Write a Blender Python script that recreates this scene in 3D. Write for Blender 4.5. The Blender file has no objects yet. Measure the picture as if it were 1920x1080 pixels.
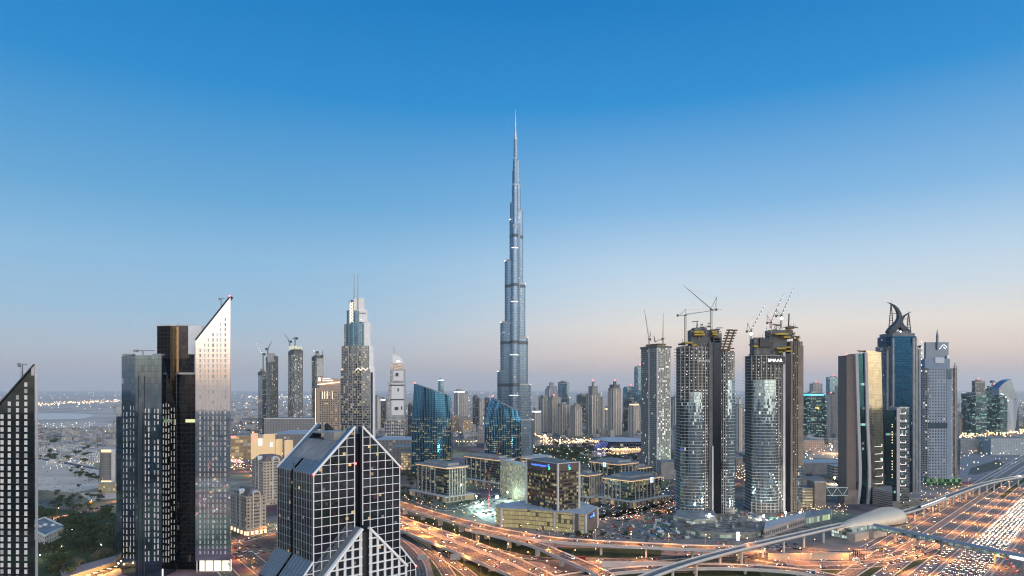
import bpy, bmesh, math, random
from mathutils import Vector, Matrix
R = random.Random(11)
SC = bpy.context.scene
COL = SC.collection
# ---------------------------------------------------------------- camera, sky, sun, exposure
F, HZ, CH = 1280.0, 728.0, 172.0           # focal length and horizon row in photo pixels, eye height in metres
cam = bpy.data.cameras.new("camera"); cam.sensor_width = 36; cam.lens = 24
cam.shift_y = (HZ - 540) / 1920; cam.clip_start = 1; cam.clip_end = 200000
cam_o = bpy.data.objects.new("camera", cam); COL.objects.link(cam_o)
cam_o.location = (0, 0, CH); cam_o.rotation_euler = (math.pi / 2, 0, 0)
SC.camera = cam_o

def s2l(r, g, b):
    f = lambda c: (c / 255) / 12.92 if c <= 10 else ((c / 255 + .055) / 1.055) ** 2.4
    return (f(r), f(g), f(b))

SUNDIR = Vector((.62, -.78, 0)).normalized()
wd = bpy.data.worlds.new("World"); SC.world = wd; wd.use_nodes = True
nt = wd.node_tree; nt.nodes.clear()
def N(t, **k):
    n = nt.nodes.new(t)
    for a, v in k.items(): setattr(n, a, v)
    return n
def L(a, b): nt.links.new(a, b)
def M(op, a, b=None, c=None, clamp=False):
    n = N('ShaderNodeMath', operation=op, use_clamp=clamp)
    for i, v in enumerate((a, b, c)):
        if v is None: continue
        if isinstance(v, (int, float)): n.inputs[i].default_value = v
        else: L(v, n.inputs[i])
    return n.outputs[0]
def sky_world():
    tc = N('ShaderNodeTexCoord'); sp = N('ShaderNodeSeparateXYZ'); L(tc.outputs['Generated'], sp.inputs[0])
    z = M('MULTIPLY', sp.outputs[2], 2.0, clamp=True)
    def ramp(st):
        r = N('ShaderNodeValToRGB'); L(z, r.inputs[0]); e = r.color_ramp.elements
        r.color_ramp.interpolation = 'B_SPLINE' if False else 'LINEAR'
        while len(e) < len(st): e.new(.5)
        for el, (p, c) in zip(e, st): el.position = p * 2; el.color = (*c, 1)
        return r.outputs[0]
    cool = ramp([(0, s2l(176, 172, 176)), (.022, s2l(178, 176, 182)), (.055, s2l(176, 188, 202)), (.10, s2l(156, 190, 216)),
                 (.175, s2l(136, 184, 220)), (.25, s2l(98, 165, 212)), (.38, s2l(36, 138, 204)), (.5, s2l(0, 121, 190))])
    warm = ramp([(0, s2l(184, 172, 172)), (.022, s2l(205, 186, 182)), (.05, s2l(232, 211, 198)), (.085, s2l(236, 226, 216)), (.13, s2l(208, 221, 230)),
                 (.175, s2l(186, 212, 233)), (.25, s2l(130, 183, 226)), (.38, s2l(40, 142, 209)), (.5, s2l(0, 120, 192))])
    glow = ramp([(0, (.5, .42, .4)), (.02, (.95, .66, .5)), (.05, (1.5, 1.2, .95)), (.1, (2.1, 1.95, 1.8)), (.2, (2.1, 2.1, 2.1)), (.32, (1.3, 1.5, 1.7)), (.5, (.4, .75, 1.15))])
    dt = N('ShaderNodeVectorMath', operation='DOT_PRODUCT'); L(tc.outputs['Generated'], dt.inputs[0]); dt.inputs[1].default_value = SUNDIR
    def ss(a, b):
        m = N('ShaderNodeMapRange', interpolation_type='SMOOTHSTEP'); L(dt.outputs['Value'], m.inputs[0])
        m.inputs[1].default_value = a; m.inputs[2].default_value = b; return m.outputs[0]
    m1 = N('ShaderNodeMixRGB'); L(ss(-.985, -.6), m1.inputs[0]); L(cool, m1.inputs[1]); L(warm, m1.inputs[2])
    m2 = N('ShaderNodeMixRGB'); L(ss(-.2, .55), m2.inputs[0]); L(m1.outputs[0], m2.inputs[1]); L(glow, m2.inputs[2])
    sky = N('ShaderNodeTexSky', sky_type='NISHITA', sun_disc=False, sun_elevation=math.radians(16), sun_rotation=math.atan2(SUNDIR.x, SUNDIR.y), altitude=100)
    nb = N('ShaderNodeBackground'); L(sky.outputs[0], nb.inputs[0]); nb.inputs[1].default_value = .005
    b = N('ShaderNodeBackground'); L(m2.outputs[0], b.inputs[0]); b.inputs[1].default_value = 1.0
    ad = N('ShaderNodeAddShader'); L(b.outputs[0], ad.inputs[0]); L(nb.outputs[0], ad.inputs[1])
    out = N('ShaderNodeOutputWorld'); L(ad.outputs[0], out.inputs[0])
sky_world()
sun = bpy.data.lights.new("sun", 'SUN'); sun.energy = 1.9; sun.angle = math.radians(75); sun.color = (1, .74, .53)
sun_o = bpy.data.objects.new("sun", sun); COL.objects.link(sun_o)
sd = Vector((SUNDIR.x, SUNDIR.y, math.tan(math.radians(16)))).normalized()
sun_o.rotation_euler = sd.to_track_quat('Z', 'Y').to_euler()
vs = SC.view_settings; vs.view_transform = 'Standard'; vs.look = 'None'; vs.exposure = 0; vs.gamma = 1
cy = SC.cycles
cy.max_bounces = 5; cy.diffuse_bounces = 2; cy.glossy_bounces = 3; cy.transmission_bounces = 2; cy.volume_bounces = 2
cy.sample_clamp_indirect = 2.0; cy.sample_clamp_direct = 0; cy.use_adaptive_sampling = True; cy.adaptive_threshold = .012
cy.use_denoising = True; cy.filter_width = 1.15; cy.caustics_reflective = False; cy.caustics_refractive = False; cy.use_light_tree = True

# ---------------------------------------------------------------- places
def gx(px, Y): return (px - 960) * Y / F
def gz(py, Y): return CH - (py - HZ) * Y / F
def gnd(px, py, z=0.0):
    Y = (CH - z) * F / (py - HZ); return Vector((gx(px, Y), Y, z))
def dist(py, z=0.0): return (CH - z) * F / (py - HZ)

# ---------------------------------------------------------------- materials
MATS = {}
def newmat(name):
    global nt
    m = bpy.data.materials.new(name); m.use_nodes = True; nt = m.node_tree; nt.nodes.clear()
    return m
def finish(m, sh):
    o = N('ShaderNodeOutputMaterial'); L(sh, o.inputs[0]); return m
def bsdf(base=(.5, .5, .5), rough=.6, metal=0., spec=.5, em=None, es=0.):
    p = N('ShaderNodeBsdfPrincipled')
    p.inputs['Base Color'].default_value = (*base, 1); p.inputs['Roughness'].default_value = rough
    p.inputs['Metallic'].default_value = metal; p.inputs['Specular IOR Level'].default_value = spec
    if em: p.inputs['Emission Color'].default_value = (*em, 1); p.inputs['Emission Strength'].default_value = es
    return p
def noise(scale, detail=4, vec=None, rough=.6):
    n = N('ShaderNodeTexNoise'); n.inputs['Scale'].default_value = scale; n.inputs['Detail'].default_value = detail; n.inputs['Roughness'].default_value = rough
    if vec is None:
        vec = N('ShaderNodeNewGeometry').outputs['Position']
    L(vec, n.inputs['Vector']); return n
def plain(name, c, rough=.7, metal=0., var=.25, scale=.12, spec=.3):
    """a solid paint or stone with weathering"""
    if name in MATS: return MATS[name]
    m = newmat(name); p = bsdf(c, rough, metal, spec)
    n = noise(scale, 5); mr = N('ShaderNodeMapRange'); L(n.outputs[0], mr.inputs[0]); mr.inputs[1].default_value = .3; mr.inputs[2].default_value = .7
    mr.inputs[3].default_value = 1 - var; mr.inputs[4].default_value = 1 + var
    v = N('ShaderNodeVectorMath', operation='SCALE'); v.inputs[0].default_value = c; L(mr.outputs[0], v.inputs['Scale'])
    L(v.outputs[0], p.inputs['Base Color']); MATS[name] = finish(m, p.outputs[0]); return m
def glow(name, c, s, sample=False):
    if name in MATS: return MATS[name]
    m = newmat(name); p = bsdf((.3, .3, .3), .5, em=c, es=s); MATS[name] = finish(m, p.outputs[0])
    if not sample: m.cycles.emission_sampling = 'NONE'
    return m
def facade(name, wall, glass, bay=3., fl=3.6, mx=.15, mz=.25, metal=1., rough=.07, lit=.1, c1=(1., .72, .38), c2=(.85, .95, 1.), cm=.3, es=2., row=.0, tilt=.006, wrough=.6, wvar=.15, wmetal=0., litz=None, gvar=.12, evar=1.):
    """windows on a wall from the UV map in metres: bays across, floors up; some windows lit, some whole floors lit"""
    if name in MATS: return MATS[name]
    m = newmat(name)
    uv = N('ShaderNodeUVMap'); s = N('ShaderNodeSeparateXYZ'); L(uv.outputs[0], s.inputs[0])
    u = M('DIVIDE', s.outputs[0], bay); v = M('DIVIDE', s.outputs[1], fl)
    fu = M('FRACT', u); fv = M('FRACT', v); iu = M('FLOOR', u); iv = M('FLOOR', v)
    def inside(f, w): return M('LESS_THAN', M('ABSOLUTE', M('SUBTRACT', f, .5)), .5 - w / 2)
    win = M('MULTIPLY', inside(fu, mx), inside(fv, mz))
    oi = N('ShaderNodeObjectInfo'); sd_ = M('MULTIPLY', oi.outputs['Random'], 97.)
    cv = N('ShaderNodeCombineXYZ'); L(iu, cv.inputs[0]); L(iv, cv.inputs[1]); L(sd_, cv.inputs[2])
    wn = N('ShaderNodeTexWhiteNoise', noise_dimensions='3D'); L(cv.outputs[0], wn.inputs[0])
    cr = N('ShaderNodeSeparateColor'); L(wn.outputs['Color'], cr.inputs[0])
    on = M('GREATER_THAN', cr.outputs[0], 1 - lit)
    if row > 0:
        rv = N('ShaderNodeCombineXYZ'); L(iv, rv.inputs[1]); L(sd_, rv.inputs[2]); L(M('FLOOR', M('DIVIDE', iu, 7.)), rv.inputs[0])
        rn = N('ShaderNodeTexWhiteNoise', noise_dimensions='3D'); L(rv.outputs[0], rn.inputs[0])
        ron = M('MULTIPLY', M('GREATER_THAN', rn.outputs['Value'], 1 - row), M('GREATER_THAN', cr.outputs[0], .22))
        on = M('MAXIMUM', on, ron)
    if litz: on = M('MULTIPLY', on, M('LESS_THAN', s.outputs[1], litz))
    on = M('MULTIPLY', on, win)
    hue = N('ShaderNodeMixRGB'); L(M('LESS_THAN', cr.outputs[1], cm), hue.inputs[0]); hue.inputs[1].default_value = (*c1, 1); hue.inputs[2].default_value = (*c2, 1)
    n = noise(.05, 4); mr = N('ShaderNodeMapRange'); L(n.outputs[0], mr.inputs[0]); mr.inputs[1].default_value = .3; mr.inputs[2].default_value = .7
    mr.inputs[3].default_value = 1 - wvar; mr.inputs[4].default_value = 1 + wvar
    wv = N('ShaderNodeVectorMath', operation='SCALE'); wv.inputs[0].default_value = wall; L(mr.outputs[0], wv.inputs['Scale'])
    gv = N('ShaderNodeVectorMath', operation='SCALE'); gv.inputs[0].default_value = glass; L(M('ADD', M('MULTIPLY', cr.outputs[2], gvar * 2), 1 - gvar), gv.inputs['Scale'])
    mc = N('ShaderNodeMixRGB'); L(win, mc.inputs[0]); L(wv.outputs[0], mc.inputs[1]); L(gv.outputs[0], mc.inputs[2])
    p = bsdf(); L(mc.outputs[0], p.inputs['Base Color'])
    ml = N('ShaderNodeMapRange'); L(win, ml.inputs[0]); ml.inputs[3].default_value = wmetal; ml.inputs[4].default_value = metal; L(ml.outputs[0], p.inputs['Metallic'])
    rl = N('ShaderNodeMapRange'); L(win, rl.inputs[0]); rl.inputs[3].default_value = wrough; rl.inputs[4].default_value = rough; L(rl.outputs[0], p.inputs['Roughness'])
    L(hue.outputs[0], p.inputs['Emission Color']); L(M('MULTIPLY', on, M('MULTIPLY', M('ADD', M('MULTIPLY', M('POWER', cr.outputs[1], 2.), .9 * evar), .2 + .4 * (1 - evar)), es * .62)), p.inputs['Emission Strength'])
    if tilt > 0:
        g = N('ShaderNodeNewGeometry'); sb = N('ShaderNodeVectorMath', operation='SUBTRACT'); L(wn.outputs['Color'], sb.inputs[0]); sb.inputs[1].default_value = (.5, .5, .5)
        sc = N('ShaderNodeVectorMath', operation='SCALE'); L(sb.outputs[0], sc.inputs[0]); sc.inputs['Scale'].default_value = tilt
        ad = N('ShaderNodeVectorMath', operation='ADD'); L(g.outputs['Normal'], ad.inputs[0]); L(sc.outputs[0], ad.inputs[1])
        nn = N('ShaderNodeVectorMath', operation='NORMALIZE'); L(ad.outputs[0], nn.inputs[0]); L(nn.outputs[0], p.inputs['Normal'])
    m.cycles.emission_sampling = 'NONE'
    MATS[name] = finish(m, p.outputs[0]); return m
def mirror(name, c, rough=.05, metal=1., tilt=.0, wav=.0):
    if name in MATS: return MATS[name]
    m = newmat(name); p = bsdf(c, rough, metal)
    if wav > 0:
        n = noise(.12, 3); b = N('ShaderNodeBump'); b.inputs['Strength'].default_value = wav; b.inputs['Distance'].default_value = .3
        L(n.outputs[0], b.inputs['Height']); L(b.outputs[0], p.inputs['Normal'])
    MATS[name] = finish(m, p.outputs[0]); return m

concrete = plain("concrete", (.34, .33, .31)); concrete_dk = plain("dark_concrete", (.12, .125, .13)); concrete_br = plain("brown_concrete", (.2, .17, .145))
pale = plain("pale_concrete", (.52, .5, .47), var=.12); white = plain("white_paint", (.8, .8, .79), var=.06, rough=.5); offw = plain("off_white", (.66, .64, .6), var=.1)
beige = plain("beige_stone", (.48, .4, .32), var=.15); steel = plain("grey_steel", (.3, .31, .33), rough=.4, metal=.6); dark = plain("dark_metal", (.045, .048, .055), rough=.45)
roofgrey = plain("grey_roof", (.17, .18, .19), var=.35, scale=.08); rooflt = plain("light_roof", (.36, .37, .39), var=.2); yellow = plain("yellow_formwork", (.42, .3, .05), var=.3)
brown = plain("brown_formwork", (.12, .08, .05), var=.3); red = plain("red_paint", (.35, .05, .05), var=.1); bark = plain("bark", (.09, .065, .045))
black = plain("black_rubber", (.02, .02, .02)); charcoal = plain("charcoal", (.07, .065, .06), rough=.35)
lampm = glow("sodium_lamp", (1., .52, .16), 11); lampw = glow("white_lamp", (.9, 1., .92), 40); head_m = glow("headlight", (1., .83, .58), 11); tail_m = glow("tail_light", (1., .06, .04), 5)
redb = glow("red_beacon", (1., .06, .05), 9); warmstrip = glow("warm_strip", (1., .56, .26), 1.1); workl = glow("work_light", (.95, 1., .9), 3.8); whitel = glow("white_strip", (1., .97, .9), 3.)
bluel = glow("blue_sign", (.02, .12, 1.), 3.); greenl = glow("green_sign", (.05, .9, .45), 2.); warmwin = glow("warm_window", (1., .7, .3), 1.6); litwhite = glow("white_sign", (1., 1., 1.), 2.2)

# ---------------------------------------------------------------- mesh builder
class MB:
    def __init__(s): s.v = []; s.f = []; s.m = []; s.uv = []
    def face(s, pts, mat=0, uv=None):
        b = len(s.v); s.v += [tuple(p) for p in pts]; s.f.append(tuple(range(b, b + len(pts)))); s.m.append(mat)
        if uv is None:
            a = Vector(pts[0]); n = (Vector(pts[1]) - a).cross(Vector(pts[2]) - a)
            if abs(n.z) > .7 * n.length: uv = [(p[0], p[1]) for p in pts]
            else:
                t = Vector((-n.y, n.x, 0)); t = t.normalized() if t.length > 1e-9 else Vector((1, 0, 0))
                uv = [(p[0] * t.x + p[1] * t.y, p[2]) for p in pts]
        s.uv += uv
    def box(s, x0, x1, y0, y1, z0, z1, mat=0, top=None):
        s.prism([(x0, y0), (x1, y0), (x1, y1), (x0, y1)], z0, z1, mat, top)
    def prism(s, poly, z0, z1, mat=0, top=None, bottom=True, sides=None):
        """poly counter-clockwise from above; z1 a number or one height per corner; sides = material per side"""
        n = len(poly); h = z1 if isinstance(z1, (list, tuple)) else [z1] * n; u = 0.
        top = mat if top is None else top
        for i in range(n):
            a, b = poly[i], poly[(i + 1) % n]; w = math.hypot(b[0] - a[0], b[1] - a[1]); ha, hb = h[i], h[(i + 1) % n]
            s.face([(a[0], a[1], z0), (b[0], b[1], z0), (b[0], b[1], hb), (a[0], a[1], ha)], sides[i] if sides else mat, [(u, z0), (u + w, z0), (u + w, hb), (u, ha)])
            u += w
        s.face([(p[0], p[1], q) for p, q in zip(poly, h)], top)
        if bottom: s.face([(p[0], p[1], z0) for p in reversed(poly)], top)
    def beam(s, p, q, w, mat=0, h=None):
        p, q = Vector(p), Vector(q); d = q - p
        if d.length < 1e-6: return
        d.normalize(); a = Vector((0, 0, 1)) if abs(d.z) < .95 else Vector((0, 1, 0))
        x = d.cross(a).normalized() * (w / 2); y = x.cross(d).normalized() * ((h or w) / 2)
        c = [p - x - y, p + x - y, p + x + y, p - x + y]; e = [k + (q - p) for k in c]
        for i in range(4): j = (i + 1) % 4; s.face([c[i], c[j], e[j], e[i]], mat)
        s.face(c[::-1], mat); s.face(e, mat)
    def tube(s, p, q, r0, r1=None, n=8, mat=0):
        r1 = r0 if r1 is None else r1
        p, q = Vector(p), Vector(q); d = (q - p).normalized(); a = Vector((0, 0, 1)) if abs(d.z) < .95 else Vector((1, 0, 0))
        x = d.cross(a).normalized(); y = d.cross(x).normalized()
        ring = lambda o, r: [o + x * (r * math.cos(6.28319 * i / n)) + y * (r * math.sin(6.28319 * i / n)) for i in range(n)]
        c, e = ring(p, r0), ring(q, r1)
        for i in range(n): j = (i + 1) % n; s.face([c[j], c[i], e[i], e[j]], mat)
        s.face(c, mat); s.face(e[::-1], mat)
    def ball(s, c, r, mat=0, n=6):
        c = Vector(c)
        P = lambda i, j: c + Vector((math.sin(math.pi * i / n) * math.cos(6.28319 * j / n), math.sin(math.pi * i / n) * math.sin(6.28319 * j / n), math.cos(math.pi * i / n))) * r
        for i in range(n):
            for j in range(n):
                q = [P(i, j), P(i + 1, j), P(i + 1, j + 1), P(i, j + 1)]
                if i == 0: q = [q[0], q[1], q[2]]
                elif i == n - 1: q = [q[0], q[1], q[3]]
                s.face(q, mat)
    def grid(s, fn, nu, nv, mat=0, uvf=None, flip=False):
        for i in range(nu):
            for j in range(nv):
                cs = [(i, j), (i + 1, j), (i + 1, j + 1), (i, j + 1)]
                if flip: cs = cs[::-1]
                s.face([fn(a / nu, b / nv) for a, b in cs], mat, [uvf(a / nu, b / nv) for a, b in cs] if uvf else None)
    def build(s, name, mats, parent=None, org=(0, 0, 0), smooth=False, weld=False):
        me = bpy.data.meshes.new(name); o3 = Vector(org)
        me.from_pydata([(a - o3.x, b - o3.y, c - o3.z) for a, b, c in s.v], [], s.f)
        ul = me.uv_layers.new(name="UVMap"); ul.data.foreach_set("uv", [k for t in s.uv for k in t])
        me.polygons.foreach_set("material_index", s.m)
        for m in (mats if isinstance(mats, (list, tuple)) else [mats]): me.materials.append(m)
        if weld:
            bm = bmesh.new(); bm.from_mesh(me); bmesh.ops.remove_doubles(bm, verts=bm.verts, dist=.003); bm.to_mesh(me); bm.free()
        if smooth: me.polygons.foreach_set("use_smooth", [True] * len(me.polygons))
        me.update()
        o = bpy.data.objects.new(name, me); COL.objects.link(o)
        if parent is not None: o.parent = parent
        else: o.location = o3
        return o
def tag(o, label=None, cat=None, group=None, kind=None):
    if label: o["label"] = label
    if cat: o["category"] = cat
    if group: o["group"] = group
    if kind: o["kind"] = kind
    return o
def thing(name, label, cat, loc, group=None):
    o = bpy.data.objects.new(name, None); COL.objects.link(o); o.location = loc; o.empty_display_size = 5
    return tag(o, label, cat, group)
class T:
    """a thing with parts given in world coordinates"""
    def __init__(s, name, label, cat, loc, group=None):
        s.loc = Vector(loc); s.o = thing(name, label, cat, loc, group)
    def part(s, name, mb, mats, parent=None, **k): 
        return mb.build(name, mats, parent or s.o, s.loc, **k)
    def box(s, name, mat, *a, parent=None):
        m = MB(); m.box(*a); return s.part(name, m, mat, parent)
    def prism(s, name, mats, *a, parent=None, **k):
        m = MB(); m.prism(*a, **k); return s.part(name, m, mats, parent)
KIDS = {}
def copy_tree(o, parent=None):
    c = o.copy(); COL.objects.link(c)
    if parent is not None: c.parent = parent
    for ch in KIDS.get(o.name) or list(o.children): copy_tree(ch, c)
    return c
def lettering(txt, size, loc, rz, mat, parent, org, ext=.15, name="lettering", upright=True, roll=0.):
    cu = bpy.data.curves.new("lettering", 'FONT'); cu.body = txt; cu.size = size; cu.align_x = 'CENTER'; cu.align_y = 'CENTER'; cu.extrude = ext; cu.resolution_u = 2
    t = bpy.data.objects.new("lettering_tmp", cu); COL.objects.link(t)
    me = bpy.data.meshes.new_from_object(t.evaluated_get(bpy.context.evaluated_depsgraph_get())); bpy.data.objects.remove(t)
    mt = Matrix.Translation(Vector(loc) - Vector(org)) @ Matrix.Rotation(rz, 4, 'Z') @ Matrix.Rotation(roll, 4, 'Y') @ Matrix.Rotation(math.pi / 2, 4, 'X')
    me.transform(mt); me.materials.clear(); me.materials.append(mat); me.name = name
    o = bpy.data.objects.new(name, me); COL.objects.link(o); o.parent = parent; return o
def fbox(px0, px1, D, depth):
    """footprint facing the camera axis"""
    return [(gx(px0, D), D), (gx(px1, D), D), (gx(px1, D), D + depth), (gx(px0, D), D + depth)]
def cbox(pl, pc, pr, D, th=.6):
    """footprint seen over its near corner pc at distance D; th = turn of its right face in radians"""
    C = Vector((gx(pc, D), D)); tl, tr = (pl - 960) / F, (pr - 960) / F; c, s = math.cos(th), math.sin(th)
    r = (tr * D - C.x) / (c - tr * s); l = (C.x - tl * D) / (s + tl * c)
    r = max(4., min(r, 130.)); l = max(4., min(l, 130.))
    Rr = C + Vector((c, s)) * r; Ll = C + Vector((-s, c)) * l
    return [tuple(C), tuple(Rr), tuple(Rr + Ll - C), tuple(Ll)]
def cen(poly): return (sum(p[0] for p in poly) / len(poly), sum(p[1] for p in poly) / len(poly))
def inset(poly, d):
    """moves every side of a convex footprint inward by d (outward when negative)"""
    n = len(poly); out = []
    for i in range(n):
        a, b, c = Vector(poly[i - 1]), Vector(poly[i]), Vector(poly[(i + 1) % n])
        e1, e2 = (b - a).normalized(), (c - b).normalized(); n1, n2 = Vector((-e1.y, e1.x)), Vector((-e2.y, e2.x))
        k = 1 + n1.dot(n2); out.append(tuple(b + (n1 + n2) * (d / max(k, .75))))
    return out
def ellipse(cx, cy, a, b, n=24, rot=0.):
    o = []
    for i in range(n):
        t = 6.283185 * i / n; x, y = a * math.cos(t), b * math.sin(t); o.append((cx + x * math.cos(rot) - y * math.sin(rot), cy + x * math.sin(rot) + y * math.cos(rot)))
    return o
# ---------------------------------------------------------------- ground
def ground_mat():
    m = newmat("ground"); g = N('ShaderNodeNewGeometry').outputs['Position']
    n1 = noise(.0021, 6, g, .62); n2 = noise(.017, 6, g, .65); n3 = noise(.3, 4, g)
    vo = N('ShaderNodeTexVoronoi'); vo.inputs['Scale'].default_value = .008; L(g, vo.inputs['Vector'])
    a = N('ShaderNodeValToRGB'); L(n1.outputs[0], a.inputs[0]); e = a.color_ramp.elements
    e[0].position = .36; e[0].color = (.085, .078, .066, 1); e[1].position = .62; e[1].color = (.5, .39, .3, 1)
    k = e.new(.47); k.color = (.2, .165, .135, 1)
    b = N('ShaderNodeMixRGB', blend_type='MULTIPLY'); b.inputs[0].default_value = .75; L(a.outputs[0], b.inputs[1])
    r2 = N('ShaderNodeValToRGB'); L(n2.outputs[0], r2.inputs[0]); r2.color_ramp.elements[0].position = .35; r2.color_ramp.elements[0].color = (.45, .46, .46, 1); r2.color_ramp.elements[1].position = .62; r2.color_ramp.elements[1].color = (1.15, 1.1, 1.05, 1)
    L(r2.outputs[0], b.inputs[2])
    c = N('ShaderNodeMixRGB', blend_type='MULTIPLY'); c.inputs[0].default_value = .35; L(b.outputs[0], c.inputs[1]); L(vo.outputs['Color'], c.inputs[2])
    p = bsdf(rough=.9, spec=.1); L(c.outputs[0], p.inputs['Base Color']); return finish(m, p.outputs[0])
def sheet(name, pts, z, mat, kind='structure'):
    m = MB(); m.face([(x, y, z) for x, y in pts]); return tag(m.build(name, mat), kind=kind)
def pxsheet(name, pts, z, mat): return sheet(name, [tuple(gnd(a, b))[:2] for a, b in pts], z, mat)
sheet("ground", [(-44000, -4000), (44000, -4000), (44000, 44000), (-44000, 44000)], 0, ground_mat())
sand = plain("sand", (.58, .45, .36), rough=.9, var=.22, scale=.012, spec=.1); paving = plain("paving", (.25, .2, .17), var=.3, scale=.05, spec=.1)
lawnm = plain("lawn", (.045, .062, .024), rough=.9, var=.45, scale=.05, spec=.1); rubble = plain("rubble", (.17, .155, .14), rough=.9, var=.8, scale=.12, spec=.1)
tarmac = plain("old_tarmac", (.1, .098, .096), rough=.85, var=.3, scale=.04, spec=.2)
waterm = mirror("water", (.2, .28, .36), .12, 1., wav=.3)
sheet("unseen_dark_ground", [(-3000, -3600), (3000, -3600), (3000, -160), (-3000, -160)], .05, tarmac)  # added out of view to darken the ground mirrored in the glass towers
sheet("desert_ground", [(-43900, 4150), (-2400, 3300), (-900, 4400), (3000, 4600), (43900, 5200), (43900, 43900), (-43900, 43900)], .08, plain("desert_sand", (.5, .41, .35), rough=.95, var=.3, scale=.0022, spec=.05))  # desert sand, made paler so its colour carries the fade into haze
pxsheet("lake_water", [(40, 776), (110, 775), (165, 776), (178, 780), (150, 786), (90, 787), (40, 787)], .6, waterm)
pxsheet("sand_field", [(70, 846), (115, 852), (160, 862), (185, 880), (186, 914), (140, 924), (70, 918)], .06, sand)
pxsheet("sand_field", [(62, 760), (220, 756), (222, 774), (180, 773), (62, 772)], .06, sand)
pxsheet("sand_field", [(62, 790), (225, 792), (225, 805), (62, 808)], .06, sand)
pxsheet("sand_field", [(150, 925), (220, 918), (220, 934), (170, 940)], .06, sand)
pxsheet("lawn", [(50, 952), (225, 962), (235, 1060), (130, 1085), (0, 1110), (0, 960)], .06, lawnm)
pxsheet("lawn", [(800, 1035), (850, 1030), (1000, 1075), (1010, 1100), (820, 1100)], .06, lawnm)
pxsheet("lawn", [(760, 965), (830, 975), (990, 1025), (1240, 1030), (1240, 1052), (960, 1052), (800, 1010)], .06, lawnm)
pxsheet("lawn", [(1240, 1072), (1420, 1068), (1440, 1100), (1240, 1100)], .06, lawnm)
pxsheet("lawn", [(1540, 1068), (1640, 1062), (1720, 1042), (1745, 1048), (1690, 1075), (1640, 1100), (1540, 1095)], .06, lawnm)
pxsheet("lawn", [(1840, 905), (1925, 895), (1960, 905), (1930, 930), (1880, 935)], .06, lawnm)
pxsheet("paving", [(1200, 1000), (1560, 985), (1760, 960), (1940, 898), (2300, 905), (1950, 1150), (1560, 1110), (1480, 1060), (1240, 1040)], .04, paving)
pxsheet("paving", [(740, 950), (1000, 990), (1200, 1000), (1240, 1060), (1000, 1110), (740, 1110)], .03, paving)
pxsheet("building_site_ground", [(1080, 975), (1270, 935), (1500, 945), (1560, 968), (1560, 990), (1390, 1012), (1200, 1012)], .05, rubble)
pxsheet("building_site_ground", [(868, 948), (930, 925), (985, 930), (985, 962), (938, 985), (905, 975)], .05, plain("pale_rubble", (.42, .42, .38), var=.4, scale=.1))  # paler rubble; part of the floodlight is put into its colour
pxsheet("car_park_ground", [(1120, 945), (1240, 915), (1280, 910), (1285, 935), (1180, 975), (1090, 978)], .05, tarmac)
pxsheet("sand_field", [(1800, 838), (1925, 828), (1925, 888), (1860, 895), (1800, 905)], .05, plain("grey_sand", (.2, .19, .19), var=.25, scale=.02))
pxsheet("scrub_ground", [(1820, 878), (1870, 862), (1885, 868), (1870, 880), (1830, 890), (1815, 890)], .09, plain("scrub", (.055, .06, .045), var=.5, scale=.06))
pxsheet("parking_ground", [(1540, 835), (1600, 828), (1600, 862), (1510, 858)], .05, plain("lit_paving", (.42, .3, .22), var=.2))  # orange lamplight on the lot is put into this paving colour
pxsheet("park_lawn", [(980, 838), (1090, 838), (1180, 850), (1120, 872), (1000, 868)], .05, lawnm)
pxsheet("creek_water", [(1000, 826), (1110, 822), (1120, 829), (1000, 836)], .05, waterm)
pxsheet("creek_water", [(1080, 848), (1200, 838), (1200, 848), (1110, 858)], .07, waterm)
# haze: one box of even air round the whole place
def haze():
    m = newmat("haze"); v = N('ShaderNodeVolumePrincipled'); v.inputs['Color'].default_value = (1., .975, .945, 1); v.inputs['Density'].default_value = HAZE; v.inputs['Anisotropy'].default_value = .32
    o = N('ShaderNodeOutputMaterial'); L(v.outputs[0], o.inputs['Volume'])
    b = MB(); b.box(-46000, 46000, -4300, 46000, -1, 900); return tag(b.build("haze", m), kind='stuff')
HAZE = 2.6e-5
haze()

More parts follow.
